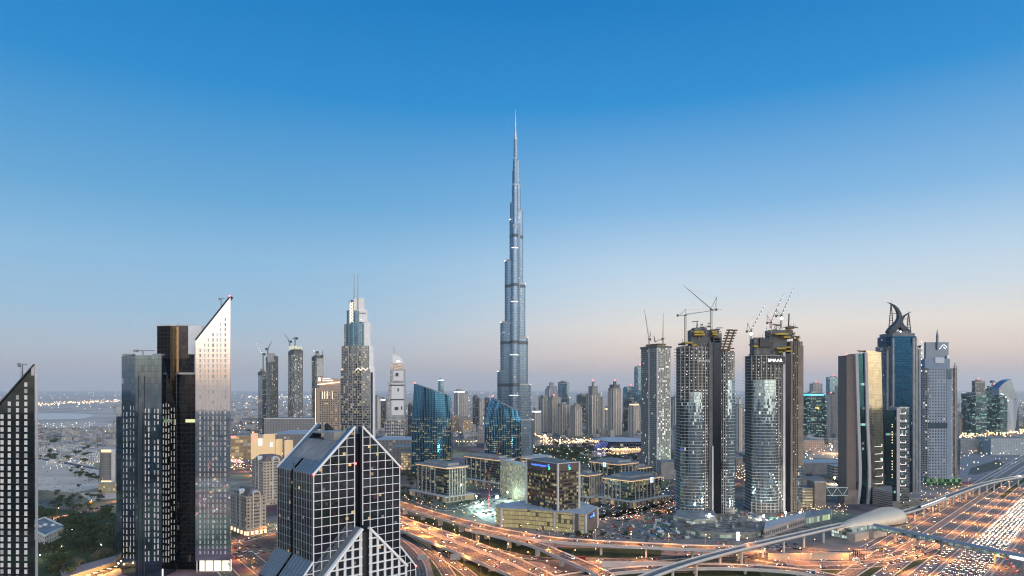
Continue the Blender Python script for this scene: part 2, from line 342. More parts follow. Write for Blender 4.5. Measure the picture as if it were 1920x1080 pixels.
# ---------------------------------------------------------------- roads
def asphalt(name, half, lanes, c=(.085, .08, .075)):
    m = newmat(name); uv = N('ShaderNodeUVMap'); s = N('ShaderNodeSeparateXYZ'); L(uv.outputs[0], s.inputs[0])
    w = 2 * half / lanes; fu = M('FRACT', M('DIVIDE', M('ADD', s.outputs[0], half + w / 2), w))
    line = M('LESS_THAN', M('ABSOLUTE', M('SUBTRACT', fu, .5)), .13 / w)
    dash = M('LESS_THAN', M('FRACT', M('DIVIDE', s.outputs[1], 9.)), .4)
    au = M('ABSOLUTE', s.outputs[0]); inner = M('LESS_THAN', au, half - w * .6)
    edge = M('LESS_THAN', M('ABSOLUTE', M('SUBTRACT', au, half - .5)), .11)
    mk = M('MAXIMUM', M('MULTIPLY', M('MULTIPLY', line, dash), inner), edge)
    n = noise(.09, 5); wr = N('ShaderNodeMapRange'); L(n.outputs[0], wr.inputs[0]); wr.inputs[1].default_value = .3; wr.inputs[2].default_value = .7; wr.inputs[3].default_value = .75; wr.inputs[4].default_value = 1.25
    tr = M('ABSOLUTE', M('SUBTRACT', M('FRACT', M('DIVIDE', M('ADD', s.outputs[0], half), w)), .5))
    wear = M('MULTIPLY', wr.outputs[0], M('ADD', .85, M('MULTIPLY', tr, .5)))
    v = N('ShaderNodeVectorMath', operation='SCALE'); v.inputs[0].default_value = c; L(wear, v.inputs['Scale'])
    mx = N('ShaderNodeMixRGB'); L(mk, mx.inputs[0]); L(v.outputs[0], mx.inputs[1]); mx.inputs[2].default_value = (.6, .58, .54, 1)
    p = bsdf(rough=.75, spec=.3); L(mx.outputs[0], p.inputs['Base Color']); return finish(m, p.outputs[0])
ASPH = {}
def asph(half, lanes, c=(.078, .074, .07)):
    k = (round(half, 1), lanes, c)
    if k not in ASPH: ASPH[k] = asphalt("asphalt", half, lanes, c)
    return ASPH[k]
def smooth(pts, step=7.):
    """Catmull-Rom through the points, even steps"""
    P = [pts[0] * 2 - pts[1]] + pts + [pts[-1] * 2 - pts[-2]]; out = []
    for i in range(1, len(P) - 2):
        a, b, c, d = P[i - 1], P[i], P[i + 1], P[i + 2]; n = max(2, int((c - b).length / step))
        for k in range(n):
            t = k / n; out.append(.5 * (2 * b + (c - a) * t + (2 * a - 5 * b + 4 * c - d) * t * t + (3 * b - a - 3 * c + d) * t ** 3))
    return out + [P[-2]]
def frames(path):
    n = len(path); fr = []; s = 0.
    for i, p in enumerate(path):
        t = (path[min(i + 1, n - 1)] - path[max(i - 1, 0)]); t.z = 0; t.normalize()
        if i: s += (p - path[i - 1]).length
        fr.append((p, t, Vector((t.y, -t.x, 0)), s))        # point, tangent, right-hand side, distance
    return fr
def ribbon(mb, fr, a, b, dz=0., mat=0, dz2=None):
    dz2 = dz if dz2 is None else dz2; z = Vector((0, 0, 1))
    for (p, t, r, s), (p2, t2, r2, s2) in zip(fr, fr[1:]):
        mb.face([p + r * a + z * dz, p + r * b + z * dz2, p2 + r2 * b + z * dz2, p2 + r2 * a + z * dz], mat, [(a, s), (b, s), (b, s2), (a, s2)])
def bar_along(mb, fr, a, b, z0, z1, mat=0):
    ribbon(mb, fr, a, b, z1, mat); ribbon(mb, fr, b, a, z0, mat); ribbon(mb, fr, a, a, z0, mat, z1); ribbon(mb, fr, b, b, z1, mat, z0)
PATHS = {}
def road(name, pts, half, lanes, z=.16, key=None, kerb=True):
    path = smooth([gnd(a, b, z) for a, b in pts]); fr = frames(path); m = MB(); ribbon(m, fr, -half, half)
    if kerb:
        bar_along(m, fr, -half - .5, -half, -.3, .13, 1); bar_along(m, fr, half, half + .5, -.3, .13, 1)
    tag(m.build(name, [asph(half, lanes), pale]), kind='structure'); PATHS[key] = (fr, half); return fr
def flyover(label, pts, half, lanes, key, piers=45, deck=1.7):
    path = smooth([gnd(a, b, z) for a, b, z in pts]); fr = frames(path); b = fr[len(fr) // 2][0]
    t = T("flyover", label, "flyover", (b.x, b.y, 0))
    m = MB(); ribbon(m, fr, -half, half); t.part("carriageway", m, asph(half, lanes))
    m = MB(); ribbon(m, fr, half + .6, -half - .6, -deck); ribbon(m, fr, -half - .6, -half - .6, -deck, 0, .0); ribbon(m, fr, half + .6, half + .6, .0, 0, -deck); t.part("deck", m, pale)
    for sgn in (-1, 1):
        m = MB(); a, c = (half, half + .6) if sgn > 0 else (-half - .6, -half); bar_along(m, fr, a, c, -.2, 1.15); t.part("parapet", m, pale)
    nxt = 12.
    for p, tg, r, s in fr:
        if s >= nxt and p.z > 4.5:
            nxt = s + piers; m = MB(); w = half * .35
            c = [p + r * -w + tg * -1., p + r * w + tg * -1., p + r * w + tg * 1., p + r * -w + tg * 1.]
            m.prism([(q.x, q.y) for q in c], 0, p.z - deck - 1.2)
            w2 = half * .8; c = [p + r * -w2 + tg * -1.2, p + r * w2 + tg * -1.2, p + r * w2 + tg * 1.2, p + r * -w2 + tg * 1.2]
            m.prism([(q.x, q.y) for q in c], p.z - deck - 1.2, p.z - deck - .02); t.part("pier", m, pale)
    PATHS[key] = (fr, half); return t
flyover("topmost flyover of the interchange, passing behind the brown glass bank", [(700, 928, 11), (765, 950, 11), (870, 980, 12), (960, 1000, 12), (1040, 1012, 12), (1140, 1019, 12), (1240, 1024, 12), (1340, 1028, 11), (1420, 1029, 8)], 8.5, 4, 'r1')
flyover("single carriageway ramp falling between the two wide flyovers", [(880, 991, 11.7), (930, 1002, 11.5), (1000, 1020, 11), (1060, 1044, 10.5), (1110, 1066, 10), (1170, 1098, 9.5)], 6.5, 3, 'r2')
flyover("widest lower flyover, its many lanes running past the glass gable tower", [(690, 960, 8), (750, 986, 8), (810, 1010, 8), (870, 1033, 8), (930, 1058, 8), (990, 1084, 8), (1040, 1110, 8)], 9.5, 5, 'r3')
flyover("ramp beside the widest flyover, on the side of the brown bank", [(690, 945, 6.), (750, 973, 6), (830, 1000, 6), (900, 1026, 6), (960, 1050, 6), (1010, 1074, 6), (1060, 1104, 6)], 7., 4, 'r4')
flyover("curved ramp under the metro viaduct, with a tan wall", [(1010, 1094, 5), (1090, 1078, 5.5), (1200, 1067, 6), (1330, 1062, 6), (1460, 1067, 6), (1560, 1081, 5.5), (1640, 1104, 5)], 6.5, 3, 'r5')
road("road", [(720, 985), (775, 1014), (815, 1044), (845, 1085), (855, 1120)], 6., 3, key='g1')
road("road", [(735, 1005), (765, 1030), (785, 1056), (790, 1084), (780, 1120)], 5., 3, .22, key='g2')
road("road", [(770, 1000), (820, 1036), (860, 1062), (905, 1098)], 5.5, 3, .28, key='g3')
road("road", [(770, 985), (850, 1010), (920, 1030), (1000, 1046), (1090, 1049), (1200, 1049), (1300, 1043), (1380, 1041), (1470, 1056)], 6., 3, .34, key='g4')
road("road", [(960, 1085), (1060, 1074), (1200, 1071), (1290, 1070)], 5., 2, .2, key='g5')
road("road", [(1400, 1030), (1470, 1046), (1560, 1050), (1640, 1046), (1710, 1030), (1760, 1008)], 5., 2, .2, key='g6')
road("road", [(1400, 1052), (1480, 1062), (1570, 1064), (1660, 1056), (1740, 1040), (1780, 1025)], 6., 3, .28, key='g7')
road("road", [(1500, 1028), (1560, 1034), (1640, 1030), (1690, 1016), (1700, 1005)], 4., 2, .34, key='g8')
road("road", [(1085, 975), (1160, 972), (1210, 962), (1290, 935), (1380, 905)], 7., 4, .2, key='g9')
road("road", [(1060, 1005), (1100, 985), (1090, 975)], 5., 3, .26, key='g10')
road("road", [(760, 930), (830, 955), (880, 948), (930, 930), (985, 920)], 6., 3, .2, key='g11')
road("road", [(300, 925), (240, 938), (150, 962), (60, 985)], 9., 5, .2, key='g12')
road("road", [(205, 838), (180, 822), (163, 806)], 9., 4, .2, key='g13')
road("road", [(60, 858), (110, 866), (160, 875), (215, 884)], 8., 4, .2, key='g14')
road("road", [(420, 1010), (470, 1050), (520, 1090), (560, 1140)], 10., 5, .2, key='g15')
road("road", [(405, 1050), (440, 1090), (470, 1130)], 7., 3, .26, key='g16')
road("road", [(405, 1020), (470, 1010), (540, 985), (600, 965)], 6., 3, .32, key='g17')
road("road", [(405, 838), (450, 868), (500, 900), (560, 930)], 12., 6, .2, key='g18')
road("road", [(420, 858), (480, 835), (560, 822)], 8., 4, .26, key='g19')
# the straight main highway, its carriageways offset from one line
HO = gnd(1800, 1080); HD = Vector((.678, .735, 0)); HN = Vector((.735, -.678, 0))
def hwy(a, b, lanes, key, s0=-180, s1=2600, z=.16):
    half = (b - a) / 2; c = HO + HN * ((a + b) / 2); c.z = z
    fr = frames([c + HD * s for s in range(s0, s1 + 1, 40)]); m = MB(); ribbon(m, fr, -half, half)
    bar_along(m, fr, -half - .6, -half, -.3, .5, 1); bar_along(m, fr, half, half + .6, -.3, .5, 1)
    tag(m.build("highway_road", [asph(half, lanes, (.13, .122, .115)), pale]), kind='structure'); PATHS[key] = (fr, half)
hwy(-16, 16, 8, 'h0'); hwy(21, 53, 8, 'h1'); hwy(-35, -21, 4, 'h2'); hwy(-59, -45, 4, 'h3'); hwy(-84, -69, 4, 'h4'); hwy(-101, -94, 2, 'h5', 60)
for k, (a, b, n) in enumerate(((-16, 16, 8), (21, 53, 8), (-59, -45, 4))): hwy(a, b, n, 'back%d' % k, -1200, -181)

# ---------------------------------------------------------------- metro viaduct, station, footbridge
VP = [(1150, 1110, 15), (1215, 1081, 15), (1280, 1058, 15), (1350, 1038, 15), (1430, 1018, 15), (1500, 1002, 15), (1570, 986, 15), (1620, 976, 15), (1690, 962, 15), (1740, 946, 15), (1790, 926, 15), (1850, 906, 15), (1925, 892, 15), (2050, 878, 15)]
vfr = frames(smooth([gnd(*p) for p in VP])); PATHS['metro'] = (vfr, 5.)
vb = vfr[len(vfr) // 3][0]
V = T("metro_viaduct", "pale concrete metro viaduct curving past the golden shell station", "viaduct", (vb.x, vb.y, 0))
m = MB(); ribbon(m, vfr, -4.6, 4.6, .05); V.part("track_bed", m, plain("track_bed", (.13, .135, .15), var=.2))
m = MB()
for a in (-3.2, -1.7, 1.7, 3.2): bar_along(m, vfr, a - .15, a + .15, .06, .35)
V.part("rail_rib", m, steel)
m = MB(); ribbon(m, vfr, 3., -3., -2.4); ribbon(m, vfr, -3., -5.2, -2.4, 0, -.6); ribbon(m, vfr, 5.2, 3., -.6, 0, -2.4); V.part("girder", m, pale)
for a in (-5.2, 4.6):
    m = MB(); bar_along(m, vfr, a, a + .6, -.7, 1.4); V.part("parapet", m, pale)
nx = 10.
for p, tg, r, s in vfr:
    if s > nx:
        nx = s + 32; m = MB(); m.tube((p.x, p.y, 0), (p.x, p.y, p.z - 2.6), 1.3, 1.3, 10); m.tube((p.x, p.y, p.z - 4.), (p.x, p.y, p.z - 2.42), 1.3, 2.6, 10); V.part("pier", m, pale)
# station shell
sc0, sc1 = gnd(1566, 988, 14), gnd(1690, 964, 14); sdv = (sc1 - sc0); SL = sdv.length; sdv.normalize(); snv = Vector((sdv.y, -sdv.x, 0))
smid = (sc0 + sc1) / 2
S = T("metro_station", "golden shell shaped metro station straddling the viaduct", "station", (smid.x, smid.y, 0))
def shell(u, v):
    a = (u - .5) * 2; w = 21. * max(0., (1 + a) / 2) ** .62 * max(0., 1 - max(0., (a - .35) / .65) ** 2.4) ** .5; th = math.pi * (-.06 + 1.12 * v); h = 19. * max(0., (1 + a) / 2) ** .45 * max(0., 1 - max(0., (a - .3) / .7) ** 2.6) ** .5
    p = smid + sdv * (a * SL * .5) + snv * (-math.cos(th) * w); return (p.x, p.y, 9.5 + max(math.sin(th), -.25) * h)
m = MB(); m.grid(shell, 36, 18, 0); S.part("shell_roof", m, plain("gold_shell", (.56, .47, .36), rough=.35, metal=.35, var=.05), weld=True, smooth=True)
m = MB()
for v0 in (.0, .96):
    m.grid(lambda u, v: tuple(Vector(shell(.12 + u * .76, v0 + v * .04)) * 1.0 + (snv * (.3 if v0 > .5 else -.3))), 24, 1)
S.part("roof_rim", m, dark)
q = [smid + sdv * (SL * a) + snv * b for a, b in ((-.42, -12), (.42, -12), (.42, 12), (-.42, 12))]
S.prism("concourse", [facade("station_wall", (.4, .36, .31), (.3, .4, .4), 3, 4, lit=.7, c1=(.8, 1., .85), cm=.2, es=1.6)], [(p.x, p.y) for p in (q if (q[1] - q[0]).cross(q[2] - q[1]).z > 0 else q[::-1])], 0, 12.5)
for a, b in ((-.36, 15), (-.12, 17)):
    c = smid + sdv * (SL * a) + snv * b; e = sdv * 14; f = snv * 5; pts = [c - e - f, c - e + f, c + e + f, c + e - f]
    m = MB(); pts = [(p.x, p.y) for p in pts]; pts = pts if True else pts
    if (Vector(pts[1]) - Vector(pts[0])).cross(Vector(pts[2]) - Vector(pts[1])) < 0: pts = pts[::-1]
    m.prism(pts, 0, 8.5); S.part("entrance_block", m, beige)
# footbridge
b0, b1 = gnd(1640, 990, 11), gnd(1925, 1051, 11); b1 = b0 + (b1 - b0) * 1.25; bd = (b1 - b0).normalized(); bn = Vector((bd.y, -bd.x, 0)); BL = (b1 - b0).length
B = T("footbridge", "long enclosed footbridge crossing the highway from the shell station", "footbridge", ((b0.x + b1.x) / 2, (b0.y + b1.y) / 2, 0))
def tube_fn(rad, z, a0, a1):
    def f(u, v):
        th = a0 + (a1 - a0) * v; p = b0 + bd * (BL * u) + bn * (math.cos(th) * rad); return (p.x, p.y, z + math.sin(th) * rad * .95)
    return f
bfr = frames([b0 + bd * (BL * i / 40) for i in range(41)])
m = MB(); m.grid(tube_fn(3.3, 13.2, 0.15, math.pi - .15), 40, 8, flip=True); B.part("roof_tube", m, mirror("bridge_roof", (.42, .38, .37), .35, .5), weld=True, smooth=True)
m = MB(); bar_along(m, bfr, -3.3, 3.3, -1.2, -.3); B.part("deck", m, concrete)
glz = facade("bridge_glazing", (.1, .1, .1), (.3, .45, .45), 2.2, 20, mx=.18, mz=.0, lit=.85, c1=(.62, .95, .85), c2=(.5, .8, .75), es=.55)
for side in (1, -1):
    for a, b, mt in ((.0, .36, glz), (.37, .39, dark), (.41, .72, glz), (.735, 1., glow("bridge_light", (1., 1., .95), 2.))):
        m = MB(); p, q = b0 + bd * (BL * a) + bn * (3.15 * side), b0 + bd * (BL * b) + bn * (3.15 * side)
        m.face([(p.x, p.y, 10.9), (q.x, q.y, 10.9), (q.x, q.y, 13.3), (p.x, p.y, 13.3)], 0, [(0, 1), (BL * (b - a), 1), (BL * (b - a), 3.4), (0, 3.4)]); B.part("glazing", m, mt)
for i in range(1, 8):
    p = b0 + bd * (BL * i / 7.6); m = MB(); m.tube((p.x, p.y, 0), (p.x, p.y, 9.8), 1.1, 1.4, 10); B.part("pier", m, concrete)
# ---------------------------------------------------------------- tools for towers
def pane_windows(t, spots, mat, name="window", jit=.0, drop=.0):
    """spots: (x, y, z, width, height, turn), the first hundred as parts, the others as one part"""
    cache = {}
    rest = MB(); alt = plain("window_blind", (.4, .4, .38), var=.05); spots = [s for s in spots if R.random() >= drop]
    for i, (x, y, z, w, h, rz) in enumerate(spots):
        z += R.uniform(-jit, jit); h *= R.choice((1., 1., 1., .72)) if jit else 1.; mt = alt if R.random() < .22 else mat
        if i < 100:
            k = (round(w, 2), round(h, 2), mt.name)
            if k not in cache:
                m = MB(); m.box(-w / 2, w / 2, -.12, .05, -h / 2, h / 2); cache[k] = m.build(name, mt, t.o); o = cache[k]
            else:
                o = cache[k].copy(); COL.objects.link(o)
            o.location = Vector((x, y, z)) - t.loc; o.rotation_euler = (0, 0, rz)
        else:
            c, s = math.cos(rz), math.sin(rz)
            q = lambda a, b, d: (x + a * c - b * s, y + a * s + b * c, z + d)
            rest.face([q(-w / 2, -.12, -h / 2), q(w / 2, -.12, -h / 2), q(w / 2, -.12, h / 2), q(-w / 2, -.12, h / 2)], int(mt is alt))
    if rest.f: t.part(name, rest, [mat, alt])["kind"] = "stuff"
def lerp(a, b, t): return a + (b - a) * t
def poly_px(pts, D):
    """(row, column) list to a function of height giving x at distance D"""
    zs = sorted([(gz(y, D), gx(px, D)) for y, px in pts])
    def f(z):
        if z <= zs[0][0]: return zs[0][1]
        for (a, b), (c, d) in zip(zs, zs[1:]):
            if z <= c: return lerp(b, d, (z - a) / (c - a))
        return zs[-1][1]
    return f
def loft(mb, D, lf, rf, top, z0, bulge, depth, nu=12, nv=12, mat=0, roof=1, side=None):
    side = mat if side is None else side
    def P(u, v):
        z = z0 + v * (top(u) - z0); x = lerp(lf(z), rf(z), u); return (x, D - bulge * (1 - (2 * u - 1) ** 2), z)
    B = lambda u, v: (P(u, v)[0], D + depth, P(u, v)[2])
    W = rf(z0) - lf(z0)
    mb.grid(P, nu, nv, mat, lambda u, v: (u * W, P(u, v)[2]))
    mb.grid(lambda u, v: (P(1, v)[0], lerp(D, D + depth, u), P(1, v)[2]), 1, nv, side, lambda u, v: (u * depth, P(1, v)[2]))
    mb.grid(lambda u, v: (P(0, v)[0], lerp(D + depth, D, u), P(0, v)[2]), 1, nv, side, lambda u, v: (u * depth, P(0, v)[2]))
    mb.grid(lambda u, v: B(1 - u, v), nu, nv, mat, lambda u, v: (u * W, B(1 - u, v)[2]))
    for i in range(nu):
        a, b = i / nu, (i + 1) / nu; mb.face([P(a, 1), P(b, 1), B(b, 1), B(a, 1)], roof)
    return P
def roof_hoist(name, label, x, y, z, h, arm, ang=0.):
    t = T(name, label, "roof crane", (x, y, z - 1.)); m = MB(); m.tube((x, y, z - 1), (x, y, z + h), .7, .55, 8); t.part("mast", m, steel)
    m = MB(); dx = math.cos(ang); dz = math.sin(ang); m.beam((x - arm * .45 * dx, y, z + h - arm * .45 * dz), (x + arm * .55 * dx, y, z + h + arm * .55 * dz), .9); t.part("jib", m, steel)
    m = MB(); m.box(x - arm * .45, x - arm * .25, y - 1, y + 1, z + h - 1.4, z + h + .9); t.part("counterweight", m, steel)

# ---------------------------------------------------------------- black glass wedge tower at the edge
def edge_tower():
    D = 400.; xl, xr = gx(-46, D), gx(65, D); t = T("wedge_tower", "black glass tower with sloped top and columns of white square windows", "skyscraper", ((xl + xr) / 2, D + 15, 0))
    zl, zr = gz(809, D), gz(684, D)
    gm = facade("black_curtain_glass", (.02, .022, .025), (.085, .11, .11), 5.1, 3.75, mx=.02, mz=.03, lit=.0, tilt=.004, wrough=.3)
    t.prism("curtain_wall", [gm, dark], [(xl, D), (xr, D), (gx(64.6, D + 30), D + 30), (xl - 20, D + 30)], 0, [zl, zr, zr, zl], 0, 1)
    m = MB(); m.box(gx(66, D), gx(70.3, D), D + .1, D + .5, 0, gz(700, D)); t.part("glass_fin", m, mirror("fin_glass", (.62, .6, .63), .25, .6))
    m = MB(); m.box(gx(59, D), gx(64.8, D), D - .25, D - .02, gz(704, D), gz(686, D)); t.part("corner_panel", m, pale)
    m = MB(); m.beam((xl, D - .4, zl + .3), (xr, D - .4, zr + .3), .7); t.part("roof_edge", m, dark)
    sp = []
    for px, y0 in ((48.6, 721), (33, 745), (17.6, 757), (4, 781)):
        y = y0
        while y < 1085: sp.append((gx(px, D), D - .02, gz(y, D), 1.72, 2.5, 0)); y += 12.1
    for px, y0 in ((-12, 800), (-28, 815)):
        y = y0
        while y < 1085: sp.append((gx(px, D), D - .02, gz(y, D), 1.72, 2.5, 0)); y += 12.1
    pane_windows(t, sp, offw)
    roof_hoist("roof_crane", "grey roof hoist on top of the black wedge tower", gx(41, D + 8), D + 8, gz(716, D), 10.5, 5.)
edge_tower()

# ---------------------------------------------------------------- mirrored twin with a chamfered shoulder
def chamfer_tower():
    D = 620.; t = T("chamfered_tower", "grey mirrored glass tower whose shoulder is cut off at a slant", "skyscraper", (gx(275, D), D + 20, 0))
    gm = facade("grey_mirror_glass", (.06, .08, .09), (.17, .245, .30), 3.1, 5.5, mx=.03, mz=.04, lit=.006, es=1.2, tilt=.005, rough=.03, wmetal=1., wrough=.15)
    zt = gz(666, D); A, Bp, C, E = (gx(228, 632), 632), (gx(254, D), D), (gx(303, D), D), (gx(330, 642), 642)
    t.prism("curtain_wall", [gm, roofgrey], [A, Bp, C, (gx(303.4, 660), 660), (gx(228.5, 660), 660)], 0, zt, 0, 1)
    zl = gz(764, 642); t.prism("chamfered_wing", [gm, steel], [C, E, (gx(330, 647), 647), (gx(303.4, 625), 625)], 0, [zt, zl, zl, zt], 0, 1)
    t.prism("low_wing", [gm, roofgrey], fbox(218, 228.5, 650, 18), 0, gz(781, 650), 0, 1)
    t.box("service_strip", mirror("strip_glass", (.22, .28, .31), .12), gx(261, D), gx(267, D), D - .4, D - .01, 0, gz(745, D))
    for px in (259, 270): t.box("dark_reveal", dark, gx(px, D), gx(px + 1.7, D), D - .3, D - .01, 0, gz(705, D))  # shade of a recessed slot, put into dark strips on the flat wall
    for px in (228, 284): t.box("parapet", steel, gx(px + .5, D), gx(px + 19, D), D + 1, D + 6, zt, zt + 1.4)
    sp = []
    def col(px, y0, w, a, b):
        u = (px - a[2]) / (b[2] - a[2]); x, y = lerp(a[0], b[0], u), lerp(a[1], b[1], u); rz = math.atan2(b[1] - a[1], b[0] - a[0]); yy = y0
        while gz(yy, y) > 13: sp.append((x, y, gz(yy, y), w, 4., rz)); yy += 11.6
    for px, w in ((272.5, 1.2), (279, 1.2), (290, 1.2), (296.5, 1.2)): col(px, 770, w, (*Bp, 254), (*C, 303))
    for px, w in ((306, 1.4), (311, 1.6), (316, 1.4), (321, 1.2), (326.5, 1.4)): col(px, 768 if px > 318 else 760, w, (*C, 303), (*E, 330))
    for px, w in ((232, 1.), (238, 2.), (245, 1.3), (251, 1.)): col(px, 765, w, (*A, 228), (*Bp, 254))
    R.shuffle(sp); pane_windows(t, sp, offw, jit=.35, drop=.07)
    t.box("entrance_glazing", glow("lobby_light", (1., .92, .6), 1.3), gx(304, D), gx(329, 642), D - .5, D - .2, 0, 8)
    roof_hoist("roof_crane", "grey roof crane on the chamfered mirrored tower", gx(268, D + 15), D + 15, zt, 5., 19.)
chamfer_tower()
def wedge_tower():
    D = 638.; t = T("white_wedge_tower", "tall mirrored tower with slanted white face and black core slab", "skyscraper", (gx(370, D), D + 25, 0))
    bg = facade("black_core_glass", (.012, .012, .016), (.016, .018, .024), 4., 4.2, mx=.03, mz=.06, lit=.006, c1=(1., .6, .2), es=1., tilt=.01, wrough=.3)
    bz = facade("bronze_core_glass", (.025, .025, .028), (.05, .048, .053), 4., 4.2, mx=.03, mz=.06, lit=.0, tilt=.01, wrough=.3)
    ztop = gz(611, 668)
    P = [(gx(294.5, 672), 672), (gx(319, 668), 668), (gx(331, 672.5), 672.5), (gx(335, 667), 667), (gx(355, 668), 668), (gx(365, 676), 676), (gx(364, 705), 705), (gx(295, 705), 705)]
    t.prism("core_slab", [bg, roofgrey, bz, mirror("sunset_tint", (.6, .46, .28), .12)], P, 0, ztop, 0, 1, sides=[0, 3, 0, 2, 0, 0, 0, 0])  # the sunset mirrored in the narrow side is put into its gold tint
    t.prism("core_slab_crown", [pale], inset(P, -.25), ztop, ztop + 1.2)
    L2 = [(gx(330, 652), 652), (gx(336, 646), 646), (gx(367, 646), 646), (gx(367, 646), 662), (gx(330, 652), 662)]
    zc = gz(702, 646); t.prism("lower_slab", [bg, roofgrey, bz], L2, 8, zc, 0, 1, sides=[0, 2, 0, 0, 0]); t.prism("terrace_parapet", [pale], inset(L2, -.3), zc, zc + 1.8)
    t.box("lit_floor", glow("lit_floor", (.9, .95, .4), .8), gx(348, 646), gx(366, 646), 645.8, 645.98, gz(792, 646), gz(786, 646))
    x0, x1 = gx(366.5, D), gx(432, D); z0, z1 = gz(640, D), gz(558, D)
    fm = facade("white_mirror_glass", (.6, .61, .62), (.84, .85, .86), 3.3, 4.85, mx=.02, mz=.03, lit=.0, tilt=.001, rough=.03, wmetal=1., wrough=.1, wvar=.03, gvar=.02)
    m = MB(); n = 10
    poly = [(x0, D), (x1, D), (gx(432.6, D + 26), D + 26), (gx(366, D + 26), D + 26)]; m.prism(poly, 11, [z0, z1, z1, z0], 0, 1, sides=[0, 2, 0, 2]); t.part("mirror_face", m, [fm, dark, plain("side_cladding", (.14, .15, .16), rough=.3)])
    m = MB(); m.beam((x0, D + 2.5, z0 + 1.2), (x1, D + 2.5, z1 + 1.2), 4.4, 0, 2.2); t.part("roof_strip", m, dark)  # dark strip added to draw the dark line along the slanted roof
    t.box("rear_wall", white, gx(361, 675), gx(386, 675), 666, 674, gz(665, 675), gz(612, 675))
    m = MB(); m.ball((x1 - .6, D - .2, z1 + 1.5), .8); t.part("beacon", m, redb)
    sp = []; y = 1036.
    rows = []
    while y > 590: rows.append(y); y -= 9.72
    for y in rows:
        for px, w in ((375.5, 1.5), (384, .7), (390.5, .8), (399.5, 1.6), (407, .8), (414, .8), (422.5, 1.5)):
            edge = lerp(640, 558, (px - 366.5) / 65.5)
            if y > edge + 26: sp.append((gx(px, D), D - .02, gz(y, D), w, 3.1, 0))
    pane_windows(t, sp, plain("window_panel", (.56, .54, .5), var=.05), drop=.03)
    t.box("lobby", glow("lobby_glow", (1., .93, .66), 1.5), x0 + 2, x1 - 1, D + 4, D + 5, 0, 10.8)
    for i in range(5): t.box("column", pale, lerp(x0, x1, i / 4.2) + .5, lerp(x0, x1, i / 4.2) + 1.4, D + .2, D + 1.2, 0, 10.98)
    t.box("base_plinth", bg, gx(331, 646), x0 - .3, 648, 670, 0, 7.9)
    roof_hoist("roof_crane", "small dark hoist on the slanted roof edge of the white wedge", gx(415, D + 8), D + 8, gz(577, D), 9.5, 5.)
wedge_tower()

